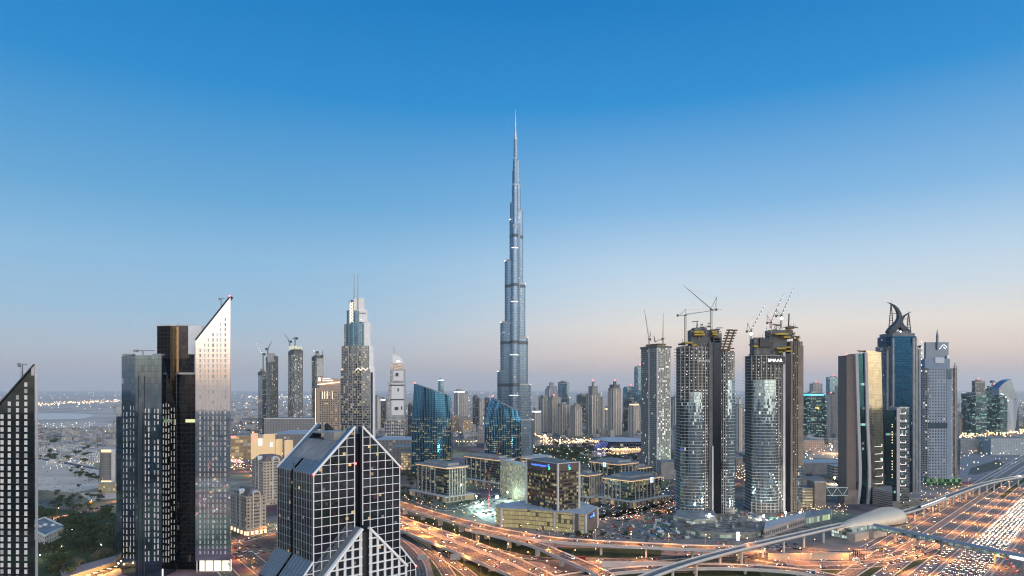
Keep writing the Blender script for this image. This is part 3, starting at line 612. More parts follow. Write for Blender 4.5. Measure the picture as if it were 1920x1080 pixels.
# ---------------------------------------------------------------- twin gable glass tower
def gable_tower():
    A, Bc = Vector((gx(587, 350), 350.)), Vector((gx(750, 385), 385.)); e = (Bc - A).normalized(); W = (Bc - A).length; d = Vector((-e.y, e.x)); DP = 44.
    zs, za, gap = 127.7, 151.4, 2.2; c = W / 2; slope = (za - zs) / (c - gap)
    t = T("gable_tower", "dark glass tower with split white gridded gables and tilted glass roofs", "skyscraper", (*(A + e * c + d * 22), 0))
    Wp = lambda u, w, z: (*(A + e * u + d * w), z)
    gl = facade("gable_glass", (.03, .035, .04), (.17, .185, .21), W / 31.2, 1.5, mx=.02, mz=.02, lit=.016, c1=(1., .66, .25), cm=.3, es=1.5, tilt=.006, rough=.03, wrough=.2)
    solar = mirror("roof_glass", (.21, .245, .275), .42, .7); metalr = plain("roof_metal", (.27, .29, .31), rough=.5, metal=.4)
    hz = lambda u: zs + slope * (u if u < c else W - u)
    # walls of the two halves
    for s in (0, 1):
        m = MB(); us = [0, c - gap] if s == 0 else [c + gap, W]
        for w0, w1, f in ((0, 5, 1), (DP - 5, DP, 1)):
            m.face([Wp(us[0], w0, 0), Wp(us[1], w0, 0), Wp(us[1], w0, hz(us[1])), Wp(us[0], w0, hz(us[0]))], 0, [(us[0], 0), (us[1], 0), (us[1], hz(us[1])), (us[0], hz(us[0]))])
            m.face([Wp(us[1], w1, 0), Wp(us[0], w1, 0), Wp(us[0], w1, hz(us[0])), Wp(us[1], w1, hz(us[1]))], 0)
            m.face([Wp(us[0], w0, hz(us[0])), Wp(us[1], w0, hz(us[1])), Wp(us[1], w1, hz(us[1])), Wp(us[0], w1, hz(us[0]))], 1)
            ui = us[1] if s == 0 else us[0]; uo = us[0] if s == 0 else us[1]
            q = [Wp(ui, w0, 0), Wp(ui, w1, 0), Wp(ui, w1, hz(ui)), Wp(ui, w0, hz(ui))]; m.face(q if s == 0 else q[::-1], 2)
            q = [Wp(uo, w1, 0), Wp(uo, w0, 0), Wp(uo, w0, zs), Wp(uo, w1, zs)]; m.face(q if s == 0 else q[::-1], 0, [(w1, 0), (w0, 0), (w0, zs), (w1, zs)][::1 if s == 0 else -1])
        t.part("gable_wall", m, [gl, solar, dark])
    m = MB(); m.face([Wp(c - gap, 2.5, 0), Wp(c + gap, 2.5, 0), Wp(c + gap, 2.5, za - 4), Wp(c - gap, 2.5, za - 4)]); m.face([Wp(c - gap, 2.5, za - 4), Wp(c + gap, 2.5, za - 4), Wp(c + gap, 8, za - 1), Wp(c - gap, 8, za - 1)], 1); t.part("central_slot", m, [mirror("slot_glass", (.06, .07, .08), .1), solar])
    # long side walls between the gables
    for s in (0, 1):
        for a, b in ((5, 23.2), (26, DP - 5)):
            m = MB(); u = 0 if s == 0 else W; q = [Wp(u, b, 0), Wp(u, a, 0), Wp(u, a, zs), Wp(u, b, zs)]; uv = [(DP - b, 0), (DP - a, 0), (DP - a, zs), (DP - b, zs)]
            m.face(q if s == 0 else q[::-1], 0, uv if s == 0 else uv[::-1]); t.part("side_wall", m, gl)
        u = .8 if s == 0 else W - .8; m = MB(); q = [Wp(u, 26, 0), Wp(u, 23.2, 0), Wp(u, 23.2, zs + 4), Wp(u, 26, zs + 4)]; m.face(q if s == 0 else q[::-1]); t.part("side_slot", m, plain("slot_metal", (.2, .23, .27), rough=.4, metal=.5))
    # sloped roofs in three bands
    U1, U2 = 6.2, 16.0
    for s in (0, 1):
        f = (lambda u: u) if s == 0 else (lambda u: W - u)
        for a, b, mt, nm, w0, w1 in ((0, U1, solar, "roof_glazing", 5, 23.), (0, U1, solar, "roof_glazing", 26.2, DP - 5), (U1, U2, metalr, "roof_sheet", 5, DP - 5)):
            m = MB(); q = [Wp(f(a), w1, hz(a)), Wp(f(a), w0, hz(a)), Wp(f(b), w0, hz(b)), Wp(f(b), w1, hz(b))]; m.face(q if s == 0 else q[::-1])
            n = int((w1 - w0) / (3.1 if nm == "roof_glazing" else 1.2))
            for i in range(n + 1):
                w = lerp(w0 + .1, w1 - .1, i / n); m.beam(Wp(f(a + .05), w, hz(a) + .12), Wp(f(b - .05), w, hz(b) + .12), .22 if mt is solar else .3, 1)
            if mt is solar: m.beam(Wp(f((a + b) / 2), w0, hz((a + b) / 2) + .12), Wp(f((a + b) / 2), w1, hz((a + b) / 2) + .12), .25, 1); m.beam(Wp(f(a), w0, hz(a) + .1), Wp(f(a), w1, hz(a) + .1), .5, 1)
            t.part(nm, m, [mt, steel if mt is solar else metalr])
    m = MB(); zz = hz(U2); m.face([Wp(U2, 5, zz), Wp(W - U2, 5, zz), Wp(W - U2, DP - 5, zz), Wp(U2, DP - 5, zz)]); t.part("roof_deck", m, roofgrey)
    m = MB(); q = [(*(A + e * a + d * b),) for a, b in ((18, 12), (31, 12), (31, 24), (18, 24))]; m.prism(q, zz, zz + 4.4); t.part("plant_room", m, concrete)
    cxy = A + e * 23 + d * 30; m = MB(); m.tube((*cxy, zz + 3.4), (*cxy, zz + 4.1), 8, 8, 24); m.tube((*cxy, zz), (*cxy, zz + 3.4), 1.5, 1.5, 8); t.part("helipad", m, steel)
    # white grid on the gable faces
    for w, sg in ((-.12, 1), (DP + .12, -1)):
        for s in (0, 1):
            g = MB(); us = (0, c - gap) if s == 0 else (c + gap, W)
            nb = 5; 
            for i in range(nb + 1):
                u = lerp(us[0], us[1], i / nb); th = .5 if i in (0, nb) else .32; u2 = min(max(u, us[0] + th / 2), us[1] - th / 2)
                g.beam(Wp(u2, w, 40), Wp(u2, w, hz(u2) - .1), th, 0, .3)
            z = 42.
            while z < za:
                lo, hi = us; 
                if z > zs: 
                    k = (z - zs) / slope; lo, hi = (max(us[0], k), us[1]) if s == 0 else (us[0], min(us[1], W - k))
                if hi - lo > .6: g.beam(Wp(lo, w - .02 * sg, z), Wp(hi, w - .02 * sg, z), .3, 0, .3)
                z += 4.5
            a, b = (us[0], us[1]); g.beam(Wp(a, w - .05 * sg, hz(a)), Wp(b, w - .05 * sg, hz(b)), 1.0, 0, 1.)
            t.part("mullion_frame", g, white)
    # thin grid on the visible side
    for s in (0, 1):
        g = MB(); u = -.1 if s == 0 else W + .1
        for i in range(15):
            w = 1. + i * 3.05
            if 22.5 < w < 26.5: continue
            g.beam(Wp(u, w, 40), Wp(u, w, zs), .2, 0, .2)
        z = 42.
        while z < zs:
            g.beam(Wp(u, 0, z), Wp(u, 23, z), .2, 0, .2); g.beam(Wp(u, 26.2, z), Wp(u, DP, z), .2, 0, .2); z += 4.5
        t.part("mullion_frame", g, plain("grey_mullion", (.33, .36, .39), rough=.4, metal=.3))
    # flared base: side lean-to roofs and a lower gable in front
    zb, zo, out = 83., 70., 10.5
    for s in (0, 1):
        f = (lambda u: -u) if s == 0 else (lambda u: W + u)
        for a, b in ((-.0, 22.6), (25.4, DP)):
            m = MB(); q = [Wp(f(out), b, zo), Wp(f(out), a, zo), Wp(f(.05), a, zb), Wp(f(.05), b, zb)]; m.face(q if s == 0 else q[::-1])
            for i in range(7):
                w = lerp(a + .15, b - .15, i / 6); m.beam(Wp(f(out), w, zo + .1), Wp(f(.1), w, zb + .1), .25, 1)
            for k in (0.02, .5, .98): m.beam(Wp(f(lerp(out, 0, k)), a, lerp(zo, zb, k) + .12), Wp(f(lerp(out, 0, k)), b, lerp(zo, zb, k) + .12), .4, 1)
            t.part("lean_to_roof", m, [solar, steel])
            m = MB(); q = [Wp(f(out), b, 0), Wp(f(out), a, 0), Wp(f(out), a, zo), Wp(f(out), b, zo)]; m.face(q if s == 0 else q[::-1])
            q = [Wp(f(out), a, 0), Wp(f(0.01), a, 0), Wp(f(0.01), a, zb), Wp(f(out), a, zo)]; m.face(q if s == 0 else q[::-1], 0, [(out, 0), (0, 0), (0, zb), (out, zo)] if s == 0 else [(out, zo), (0, zb), (0, 0), (out, 0)]); t.part("base_wall", m, gl)
        g = MB()
        for k in range(4):
            u = f(out * k / 3); z = lerp(zb, zo, k / 3); g.beam(Wp(u, -.15, 40), Wp(u, -.15, z), .38, 0, .3)
        for z in (50, 54.5, 59, 63.5, 68, 72.5, 77):
            k = out if z < zo else out * (zb - z) / (zb - zo); g.beam(Wp(f(0), -.16, z), Wp(f(k), -.16, z), .34, 0, .34)
        g.beam(Wp(f(0), -.2, zb), Wp(f(out), -.2, zo), .8, 0, .8); t.part("mullion_frame", g, white)
    zt, FW = 98.2, 7.
    hl = lambda u: zt - 1.02 * ((c - 2. - u) if u < c else (u - c - 2.))
    for s in (0, 1):
        us = (c - 26, c - 2.) if s == 0 else (c + 2., c + 26)
        m = MB(); hi, ho = hl(c - 2.), hl(c - 26)
        za_, zb_ = (ho, hi) if s == 0 else (hi, ho)
        m.face([Wp(us[0], -FW, 0), Wp(us[1], -FW, 0), Wp(us[1], -FW, zb_), Wp(us[0], -FW, za_)], 0)
        m.face([Wp(us[0], -FW, za_), Wp(us[1], -FW, zb_), Wp(us[1], -.2, zb_), Wp(us[0], -.2, za_)], 1)
        ui = us[1] if s == 0 else us[0]; q = [Wp(ui, -FW, 0), Wp(ui, -.2, 0), Wp(ui, -.2, hi), Wp(ui, -FW, hi)]; m.face(q if s == 0 else q[::-1], 2)
        t.part("lower_gable", m, [gl, solar, dark])
        g = MB()
        for i in range(6):
            u = lerp(c - 3., c - 25.4, i / 5) if s == 0 else lerp(c + 3., c + 25.4, i / 5); g.beam(Wp(u, -FW - .2, 40), Wp(u, -FW - .2, hl(u)), 1.9 if i == 0 else 1.35, 0, .5)
        z = 92.
        while z > 40:
            k = 2. + (zt - z) / 1.02; k = min(k, 25.6); lo, hi2 = (c - k, c - 2.05) if s == 0 else (c + 2.05, c + k)
            if hi2 - lo > 1.5: g.beam(Wp(lo, -FW - .25, z), Wp(hi2, -FW - .25, z), 1.3, 0, .6)
            z -= 4.5
        a, b = us; g.beam(Wp(a, -FW - .3, za_ - .4), Wp(b, -FW - .3, zb_ - .4), 2., 0, 1.2); t.part("mullion_frame", g, white)
    m = MB(); m.face([Wp(c - 2, -FW + 2, 0), Wp(c + 2, -FW + 2, 0), Wp(c + 2, -FW + 2, zt - 3), Wp(c - 2, -FW + 2, zt - 3)]); t.part("lower_slot", m, dark)
    for u, w, z in ((0, -.6, zs), (W, -.6, zs), (c - gap, -.7, zs + 4), (W + out, -.5, zo)): m = MB(); m.ball(Wp(u, w, z), .55); t.part("beacon", m, redb)
gable_tower()
# ---------------------------------------------------------------- the great stepped spire tower
def spire_tower():
    D = 1590.; px = lambda a: gx(a, D); zz = lambda y: gz(y, D); cx = px(966.5); cyy = D
    t = T("spire_tower", "tallest silver tower, stepping up in rounded tiers to a needle spire", "skyscraper", (cx, cyy, 0))
    fm = facade("silver_fins", (.24, .29, .35), (.10, .185, .28), 2.4, 3.7, mx=.26, mz=.16, metal=.9, rough=.26, lit=.012, c1=(1., .85, .6), cm=.4, es=1.2, tilt=.003, wmetal=.8, wrough=.35, gvar=.2)
    cap = plain("tier_roof", (.4, .41, .42)); band = plain("mechanical_band", (.08, .1, .125), rough=.35, metal=.5); tip = plain("spire_steel", (.42, .45, .5), rough=.3, metal=.8)
    def stadium(az, ln, w, n=10):
        dx, dy = math.sin(az), math.cos(az); rx, ry = dy, -dx; o = []
        b = ln - w
        pts = [(rx * -w, ry * -w)]
        o.append((cx + rx * w, cyy + ry * w))
        o = []
        for k in range(n + 1):
            th = math.pi * k / n; o.append((cx + dx * (b + math.sin(th) * w) + rx * math.cos(th) * w, cyy + dy * (b + math.sin(th) * w) + ry * math.cos(th) * w))
        o += [(cx - rx * w, cyy - ry * w), (cx + rx * w, cyy + ry * w)]
        area = sum(o[i][0] * o[(i + 1) % len(o)][1] - o[(i + 1) % len(o)][0] * o[i][1] for i in range(len(o)))
        return o if area > 0 else o[::-1]
    wings = [(math.radians(-78), [(932.4, 697), (938, 605), (946.4, 490), (955.4, 413), (956.4, 382), (960.6, 321), (963, 278)]),
             (math.radians(78), [(999.8, 788), (995, 722), (989.7, 634), (985, 533), (980.7, 396), (976.3, 349), (974.8, 303), (971, 262)]),
             (math.radians(186), [(1010, 742), (1004, 668), (998, 570), (991, 470), (985, 430), (979, 350), (975, 300)])]
    for az, tiers in wings:
        zlow = 0.
        for i, (p, y) in enumerate(tiers):
            ln = abs(px(p) - cx) / max(abs(math.sin(az)), .97 if abs(math.sin(az)) > .5 else 1.) if abs(math.sin(az)) > .5 else abs(px(p) - cx)
            w = min(ln * .9, lerp(12.5, 4., (i / 6.5))); z1 = zz(y); po = stadium(az, ln, w)
            m = MB(); m.prism(po, 0, z1, 0, 1); TP = t.part("tier", m, [fm, cap])
            m = MB(); m.prism(inset(po, .35), z1, z1 + 3.2); t.part("tier_crown", m, pale if i % 2 else cap, TP)
            for yb in (445, 537, 643, 722):
                zb = zz(yb)
                if zb < z1 - 3:
                    m = MB(); m.prism(inset(po, -.25), zb - 3.6, zb + 3.6); t.part("mechanical_band", m, band, TP)
            if i < 4:
                q = po[5]; m = MB()
                for k in range(3, 9): m.ball((po[k][0], po[k][1], z1 + 1.2), .8, 0, 4)
                t.part("crown_lights", m, whitel)["kind"] = "stuff"
    for r_, y_ in ((12.5, 420), (8.5, 352), (6., 303), (4., 262)):
        m = MB(); m.prism(ellipse(cx, cyy, r_, r_, 12), 0, zz(y_), 0, 1); t.part("core", m, [fm, cap])
    sp = [(250, 2.6), (240, 1.9), (228, 1.2), (216, .7), (205, .25)]; z0 = zz(262); r0 = 3.6
    for y, r in sp:
        m = MB(); m.tube((cx, cyy, z0), (cx, cyy, zz(y)), r0, r, 10); t.part("spire_section", m, tip); z0 = zz(y); r0 = r * .9
    for k, (rr, h) in enumerate(((62, 16), (74, 10), (88, 5))):
        m = MB(); m.prism(ellipse(cx + 22, cyy - 14, rr, rr * .8, 36), 0, h, 0, 1); t.part("podium_terrace", m, [facade("terrace_wall", (.4, .36, .3), (.3, .25, .2), 4, 5, lit=.5, es=1.2), pale])
        m = MB(); m.prism(ellipse(cx + 22, cyy - 14, rr + .3, rr * .8 + .3, 36), h - .9, h - .1); t.part("terrace_light_strip", m, warmstrip)
spire_tower()

# ---------------------------------------------------------------- blue curved pair
def blue_tower(label, D, lpts, rpts, ytl, ytr, bulge, depth, nf, side_px, z0=0):
    lf, rf = poly_px(lpts, D), poly_px(rpts, D); zl, zr = gz(ytl, D), gz(ytr, D)
    t = T("blue_glass_tower", label, "office tower", (gx((lpts[-1][1] + rpts[-1][1]) / 2, D), D + depth / 2, 0), "pair of blue curved towers")
    gm = facade("blue_glass", (.02, .06, .11), (.06, .25, .47), 1.3, 4.1, mx=.2, mz=.4, lit=.03, row=.36, c1=(1., .78, .3), c2=(.6, 1., .75), cm=.3, es=.95, tilt=.003, rough=.08, wmetal=1., wrough=.2, litz=112)
    top = lambda u: lerp(zl, zr, u); m = MB(); P = loft(m, D, lf, rf, top, z0, bulge, depth, 18, 16, 0, 1, 2)
    t.part("curved_facade", m, [gm, roofgrey, facade("blue_side_glass", (.03, .06, .08), (.06, .12, .17), 3, 4.1, lit=.05, es=1.2, c2=(.6, 1., .9), cm=.6)])
    m = MB()
    for i in range(nf + 1):
        u = i / nf
        for k in range(12): a, b = P(u, k / 12), P(u, (k + 1) / 12); m.beam((a[0], a[1] - .25, a[2]), (b[0], b[1] - .25, b[2]), .34, 0, .6)
    t.part("mullion", m, mirror("blue_fin", (.22, .42, .58), .3))
    m = MB()
    for k in range(18): a, b = P(k / 18, 1), P((k + 1) / 18, 1); m.beam((a[0], a[1], a[2] + .4), (b[0], b[1], b[2] + .4), 1.1)
    t.part("roof_edge", m, steel)
    m = MB(); q = P(0.02, 1); m.ball((q[0], q[1], q[2] + 2), 1.5); t.part("beacon", m, redb)
blue_tower("wider blue glass tower with sloped top behind the gable tower", 1402, [(720, 776.5), (790, 772.5), (880, 771)], [(740, 842), (800, 845.5), (880, 846)], 719.5, 741, 9, 42, 24, 838)
blue_tower("narrower blue glass tower with arched sides in front of the spire tower", 1402, [(745, 922), (765, 914), (800, 908.5), (880, 908)], [(765, 972), (790, 977.5), (880, 978)], 744.5, 770, 12, 40, 22, 970)

# ---------------------------------------------------------------- towers under construction
def lobed_tower(label, D, ybase, lobes, core, extras, fp=4.25):
    pxs = [l['p'][0] for l in lobes] + [l['p'][1] for l in lobes]; c = gx((min(pxs) + max(pxs)) / 2, D)
    t = T("unfinished_tower", label, "unfinished tower", (c, D + 20, 0), None)
    nlights = 0
    for l in lobes:
        x0, x1 = gx(l['p'][0], D), gx(l['p'][1], D); zt = gz(l['top'], D); bu, dp = l['b'], l['d']; nfl = int(zt / fp)
        fx = lambda u: lerp(x0, x1, u); fy = lambda u: D + l.get('o', 0) - bu * (1 - (2 * u - 1) ** 2)
        pts = [(fx(i / 10), fy(i / 10)) for i in range(11)] + [(x1, D + dp), (x0, D + dp)]
        proto = None
        for k in range(1, nfl + 1):
            jut = .16
            if proto is None:
                m = MB(); m.prism(inset(pts, -jut), 0, .4); proto = m.build("floor_slab", l['slab'], t.o); o = proto
                proto.data.transform(Matrix.Translation(-t.loc))
            else: o = proto.copy(); COL.objects.link(o)
            o.location = (0, 0, k * fp)
        u0, u1, ytg = l['glass']
        if u1 > u0:
            for a, b, yt in ((u0, u1, ytg),) + tuple(l.get('rag', ())):
                m = MB(); n = 6; zg = gz(yt, D); W = (b - a) * (x1 - x0)
                m.grid(lambda u, v: (fx(lerp(a, b, u)), fy(lerp(a, b, u)) + .15, 14 + v * (zg - 14)), n, 1, 0, lambda u, v: (u * W, 14 + v * (zg - 14))); t.part("glazing", m, GL)
        m = MB(); ins = inset(pts, 2.6); m.prism(ins, 0, zt, 0, 0); t.part("inner_wall", m, facade("shell_wall", (.13, .125, .12), (.05, .05, .05), 5, fp, mx=.45, mz=.3, metal=0., rough=.8, lit=.0))
        cols = []
        for i in range(8):
            u = i / 7; m = MB(); x, y = fx(min(max(u, .03), .97)), fy(u) + .9; m.box(x - .55, x + .55, y - .4, y + .5, 0, zt); t.part("column", m, l['col'])
        y0 = l.get('mech')
        if y0:
            m = MB(); m.prism(inset(pts, .2), gz(y0[1], D), gz(y0[0], D)); t.part("mechanical_floor", m, dark)
        # work lights on open floors
        pr = None; spots = []
        for k in range(2, nfl):
            zf = k * fp + 3.3
            for i in range(7):
                u = (i + .5) / 7; g = u0 <= u <= u1 and zf < gz(ytg, D)
                if g and R.random() > .03: continue
                if R.random() < l.get('lit', .75) * .62: spots.append((fx(u) + R.uniform(-.6, .6), fy(u) + R.uniform(.9, 2.4), zf))
        spots.sort(key=lambda s: -s[2]); rest = MB()
        for i, s in enumerate(spots):
            w = R.choice((.5, .7, 1.))
            if i < 100 // len(lobes):
                if pr is None: m = MB(); m.box(-.42, .42, -.2, .2, -.2, .2); pr = m.build("work_light", workl, t.o); o = pr
                else: o = pr.copy(); COL.objects.link(o)
                o.location = Vector(s) - t.loc
            else: rest.box(s[0] - .5 * w, s[0] + .5 * w, s[1] - .25, s[1] + .25, s[2] - .25, s[2] + .25)
        if rest.f: t.part("work_light", rest, workl)["kind"] = "stuff"
    for (a, b, yt, y0, y1, mt, nm) in core: t.box(nm, mt, gx(a, D), gx(b, D), D + y0, D + y1, 0, gz(yt, D))
    for (a, b, ya, yb, y0, y1, mt, nm) in extras: t.box(nm, mt, gx(a, D), gx(b, D), D + y0, D + y1, gz(yb, D), gz(ya, D))
    return t
def ragged(t, D, zones):
    """unfinished tops: planks, props and stubs of formwork"""
    for k, mt in enumerate((concrete_dk, brown, steel, yellow)):
        m = MB()
        for a, b, y0, y1, n in zones:
            for _ in range(n * 2 // 3 if k < 3 else max(2, n // 7)):
                px, py = R.uniform(a, b), R.uniform(y0, y1); x, z, y = gx(px, D), gz(py, D), D + R.uniform(-4, 14); w = R.uniform(.6, 4.)
                if k == 2 or R.random() < .3: m.beam((x, y, z - R.uniform(1, 5)), (x + R.uniform(-2, 2), y, z + R.uniform(1, 4)), R.uniform(.2, .5))
                else: m.box(x - w, x + w, y - 1.5, y + 1.5, z - R.uniform(.3, 1.6), z + R.uniform(.2, 1.))
        t.part("formwork_plank", m, mt)["kind"] = "stuff"
GL = facade("new_glazing", (.40, .47, .5), (.30, .46, .55), 1.6, 4.25, mx=.08, mz=.1, lit=.03, c1=(1., .85, .6), c2=(.9, 1., 1.), cm=.5, es=1.6, tilt=.03, rough=.05, wmetal=.6, wrough=.3)
slabm = plain("slab_edge", (.47, .48, .47), var=.15); coreglass = mirror("core_cladding", (.02, .027, .042), .18, .9)
ex = []
for i in range(5): ex.append((1334 + i * 1.2, 1343 + i * 1.6, 621 + i * 4.6, 624 + i * 4.6, -3, 9, yellow if i != 2 else brown, "yellow_platform"))
for a, b, y in ((1300, 1318, 621), (1301, 1320, 626), (1283, 1297, 641)): ex.append((a, b, y, y + 3.2, -4, 10, yellow, "yellow_platform"))
ex += [(1297, 1333, 618, 648, 4, 22, concrete_dk, "core_wall"), (1303, 1326, 614, 620, 2, 20, concrete_dk, "climbing_formwork"), (1338, 1349, 617, 626, 2, 16, concrete_dk, "climbing_formwork"), (1344, 1356, 624, 650, 6, 18, concrete, "core_wall"), (1278, 1330, 650, 655, -1, 3, brown, "edge_protection")]
t2 = lobed_tower("unfinished twin lobed tower with tilted formwork tables, nearer the brown bank", 910., 970,
    [dict(p=(1275, 1329), top=649, b=9, d=34, slab=slabm, col=concrete, glass=(.0, .74, 752), rag=((.3, .7, 735),), mech=(866, 884), lit=.55),
     dict(p=(1352, 1378), top=660, b=5, d=34, slab=slabm, col=concrete, glass=(.4, 1., 713), mech=(866, 880), lit=.62)],
    [(1329, 1336, 642, -2, 30, concrete_dk, "hoist_shaft"), (1336.3, 1351, 633, -3, 32, coreglass, "core_cladding"), (1333.5, 1336, 836, -4.4, -2.2, pale, "edge_strip")], ex)
tl = t2.loc
for k, px in enumerate((1355, 1366)):
    m = MB(); D = 905.
    for i in range(8):
        x = gx(px + i * 2., D); z = gz(656 - i * 5.2, D); m.box(x - 3.2, x + 3.2, D + k * 3, D + 6 + k * 3, z, z + 1.5)
    m.beam((gx(px - 3, D), D + 3 + k * 3, gz(668, D)), (gx(px + 14, D), D + 3 + k * 3, gz(618, D)), 1.6); t2.part("tilted_formwork", m, brown)
lettering("EMAAR", 5.2, (gx(1319, 900), 899.4, gz(677, 900)), 0, white, t2.o, t2.loc)
ex = []
for a, b, y in ((1452, 1477, 625), (1468, 1480, 631), (1455, 1472, 652), (1470, 1480, 650), (1472, 1483, 657), (1412, 1420, 648)): ex.append((a, b, y, y + 3., -4, 8, yellow, "yellow_platform"))
ex += [(1416, 1478, 634, 666, 4, 22, concrete_dk, "core_wall"), (1425, 1450, 634, 650, 0, 20, dark, "climbing_formwork"), (1446, 1490, 618, 634, 6, 24, concrete_dk, "climbing_formwork"), (1479, 1491, 612, 616, 3, 12, brown, "climbing_formwork"), (1496, 1498, 630, 640, 4, 6, brown, "post"), (1490, 1491.5, 632, 640, 4, 6, brown, "post"), (1440, 1467, 669, 683, -9.6, -8.9, dark, "sign_board")]
t3 = lobed_tower("unfinished tower with bare brown wing and three cranes on top", 950., 960,
    [dict(p=(1408, 1467), top=666, b=8, d=34, slab=slabm, col=concrete, glass=(.0, .74, 712), mech=(856, 871), lit=.5),
     dict(p=(1483, 1505), top=640, b=3, d=34, slab=plain("brown_slab", (.24, .19, .15)), col=concrete_br, glass=(.45, 1., 876), lit=.3)],
    [(1467, 1471, 660, -3, 30, pale, "edge_strip"), (1471.2, 1481, 663, -2, 32, coreglass, "core_cladding"), (1481, 1484, 640, -3, 30, concrete_br, "shaft_wall")], ex)
ragged(t2, 915, [(1297, 1333, 606, 650, 34), (1334, 1352, 614, 640, 14), (1276, 1330, 640, 652, 18), (1352, 1378, 652, 664, 12)])
ragged(t3, 955, [(1440, 1492, 608, 634, 40), (1412, 1450, 628, 666, 26), (1408, 1468, 656, 670, 16), (1483, 1505, 630, 644, 10)])
t3.box("brown_cladding", concrete_br, gx(1495, 950), gx(1505.4, 950), 948, 980, gz(872, 950), gz(648, 950))
lettering("EMAAR", 6.2, (gx(1453.5, 940), 939.9, gz(676, 940)), 0, litwhite, t3.o, t3.loc)
m = MB()
for i in range(8): m.ball((gx(1449 + i * 2.7, 938), 938 - .5, gz(890 + i * 6.6, 938)), .75, 0, 4)
t3.part("hoist_lamp", m, workl)["kind"] = "stuff"
def slab_tower():
    D = 1402.; P = cbox(1202, 1232.5, 1257.5, D, .45); zt = gz(652, D); t = T("unfinished_tower", "grey unfinished square tower beside the blue sea-roofed arena", "unfinished tower", (*cen(P), 0))
    fm = facade("unfinished_front", (.3, .3, .29), (.07, .08, .09), 3.2, 4.2, mx=.35, mz=.3, metal=.3, rough=.3, lit=.05, c1=(.95, 1., .9), cm=0, es=2.)
    fl = facade("lit_front", (.4, .4, .38), (.12, .13, .12), 4.2, 4.2, mx=.35, mz=.35, metal=0, rough=.6, lit=.3, c1=(1., 1., .85), c2=(.9, 1., 1.), es=2.6)
    m = MB(); m.prism(P, 0, zt, 0, 2, sides=[1, 0, 0, 0]); t.part("concrete_frame", m, [fm, fl, roofgrey])
    pr = None
    for k in range(1, int(zt / 4.2) + 1):
        if pr is None: m = MB(); m.prism(inset(P, -.6), 0, .7); pr = m.build("floor_slab", concrete, t.o); pr.data.transform(Matrix.Translation(-t.loc)); o = pr
        else: o = pr.copy(); COL.objects.link(o)
        o.location = (0, 0, 4.2 * k)
    C = P[0]
    for i, f in ((0, 0.), (0, .96), (3, .02), (3, .5)):
        a, b = (P[0], P[1]) if i == 0 else (P[0], P[3]); x, y = lerp(a[0], b[0], f), lerp(a[1], b[1], f); t.box("pilaster", pale, x - 1.2, x + 1.2, y - 1.2, y + 1.2, 0, zt)
    q = inset(P, 8); t.prism("core_wall", [concrete_dk], q, zt, gz(646, D)); t.prism("yellow_platform", [yellow], inset(P, 5), gz(649.5, D), gz(647, D)); t.prism("climbing_formwork", [brown], inset(P, 7), gz(646, D), gz(643.5, D))
    t.prism("crown_platform", [concrete_dk], inset(P, -1.6), zt, zt + 4)
slab_tower()

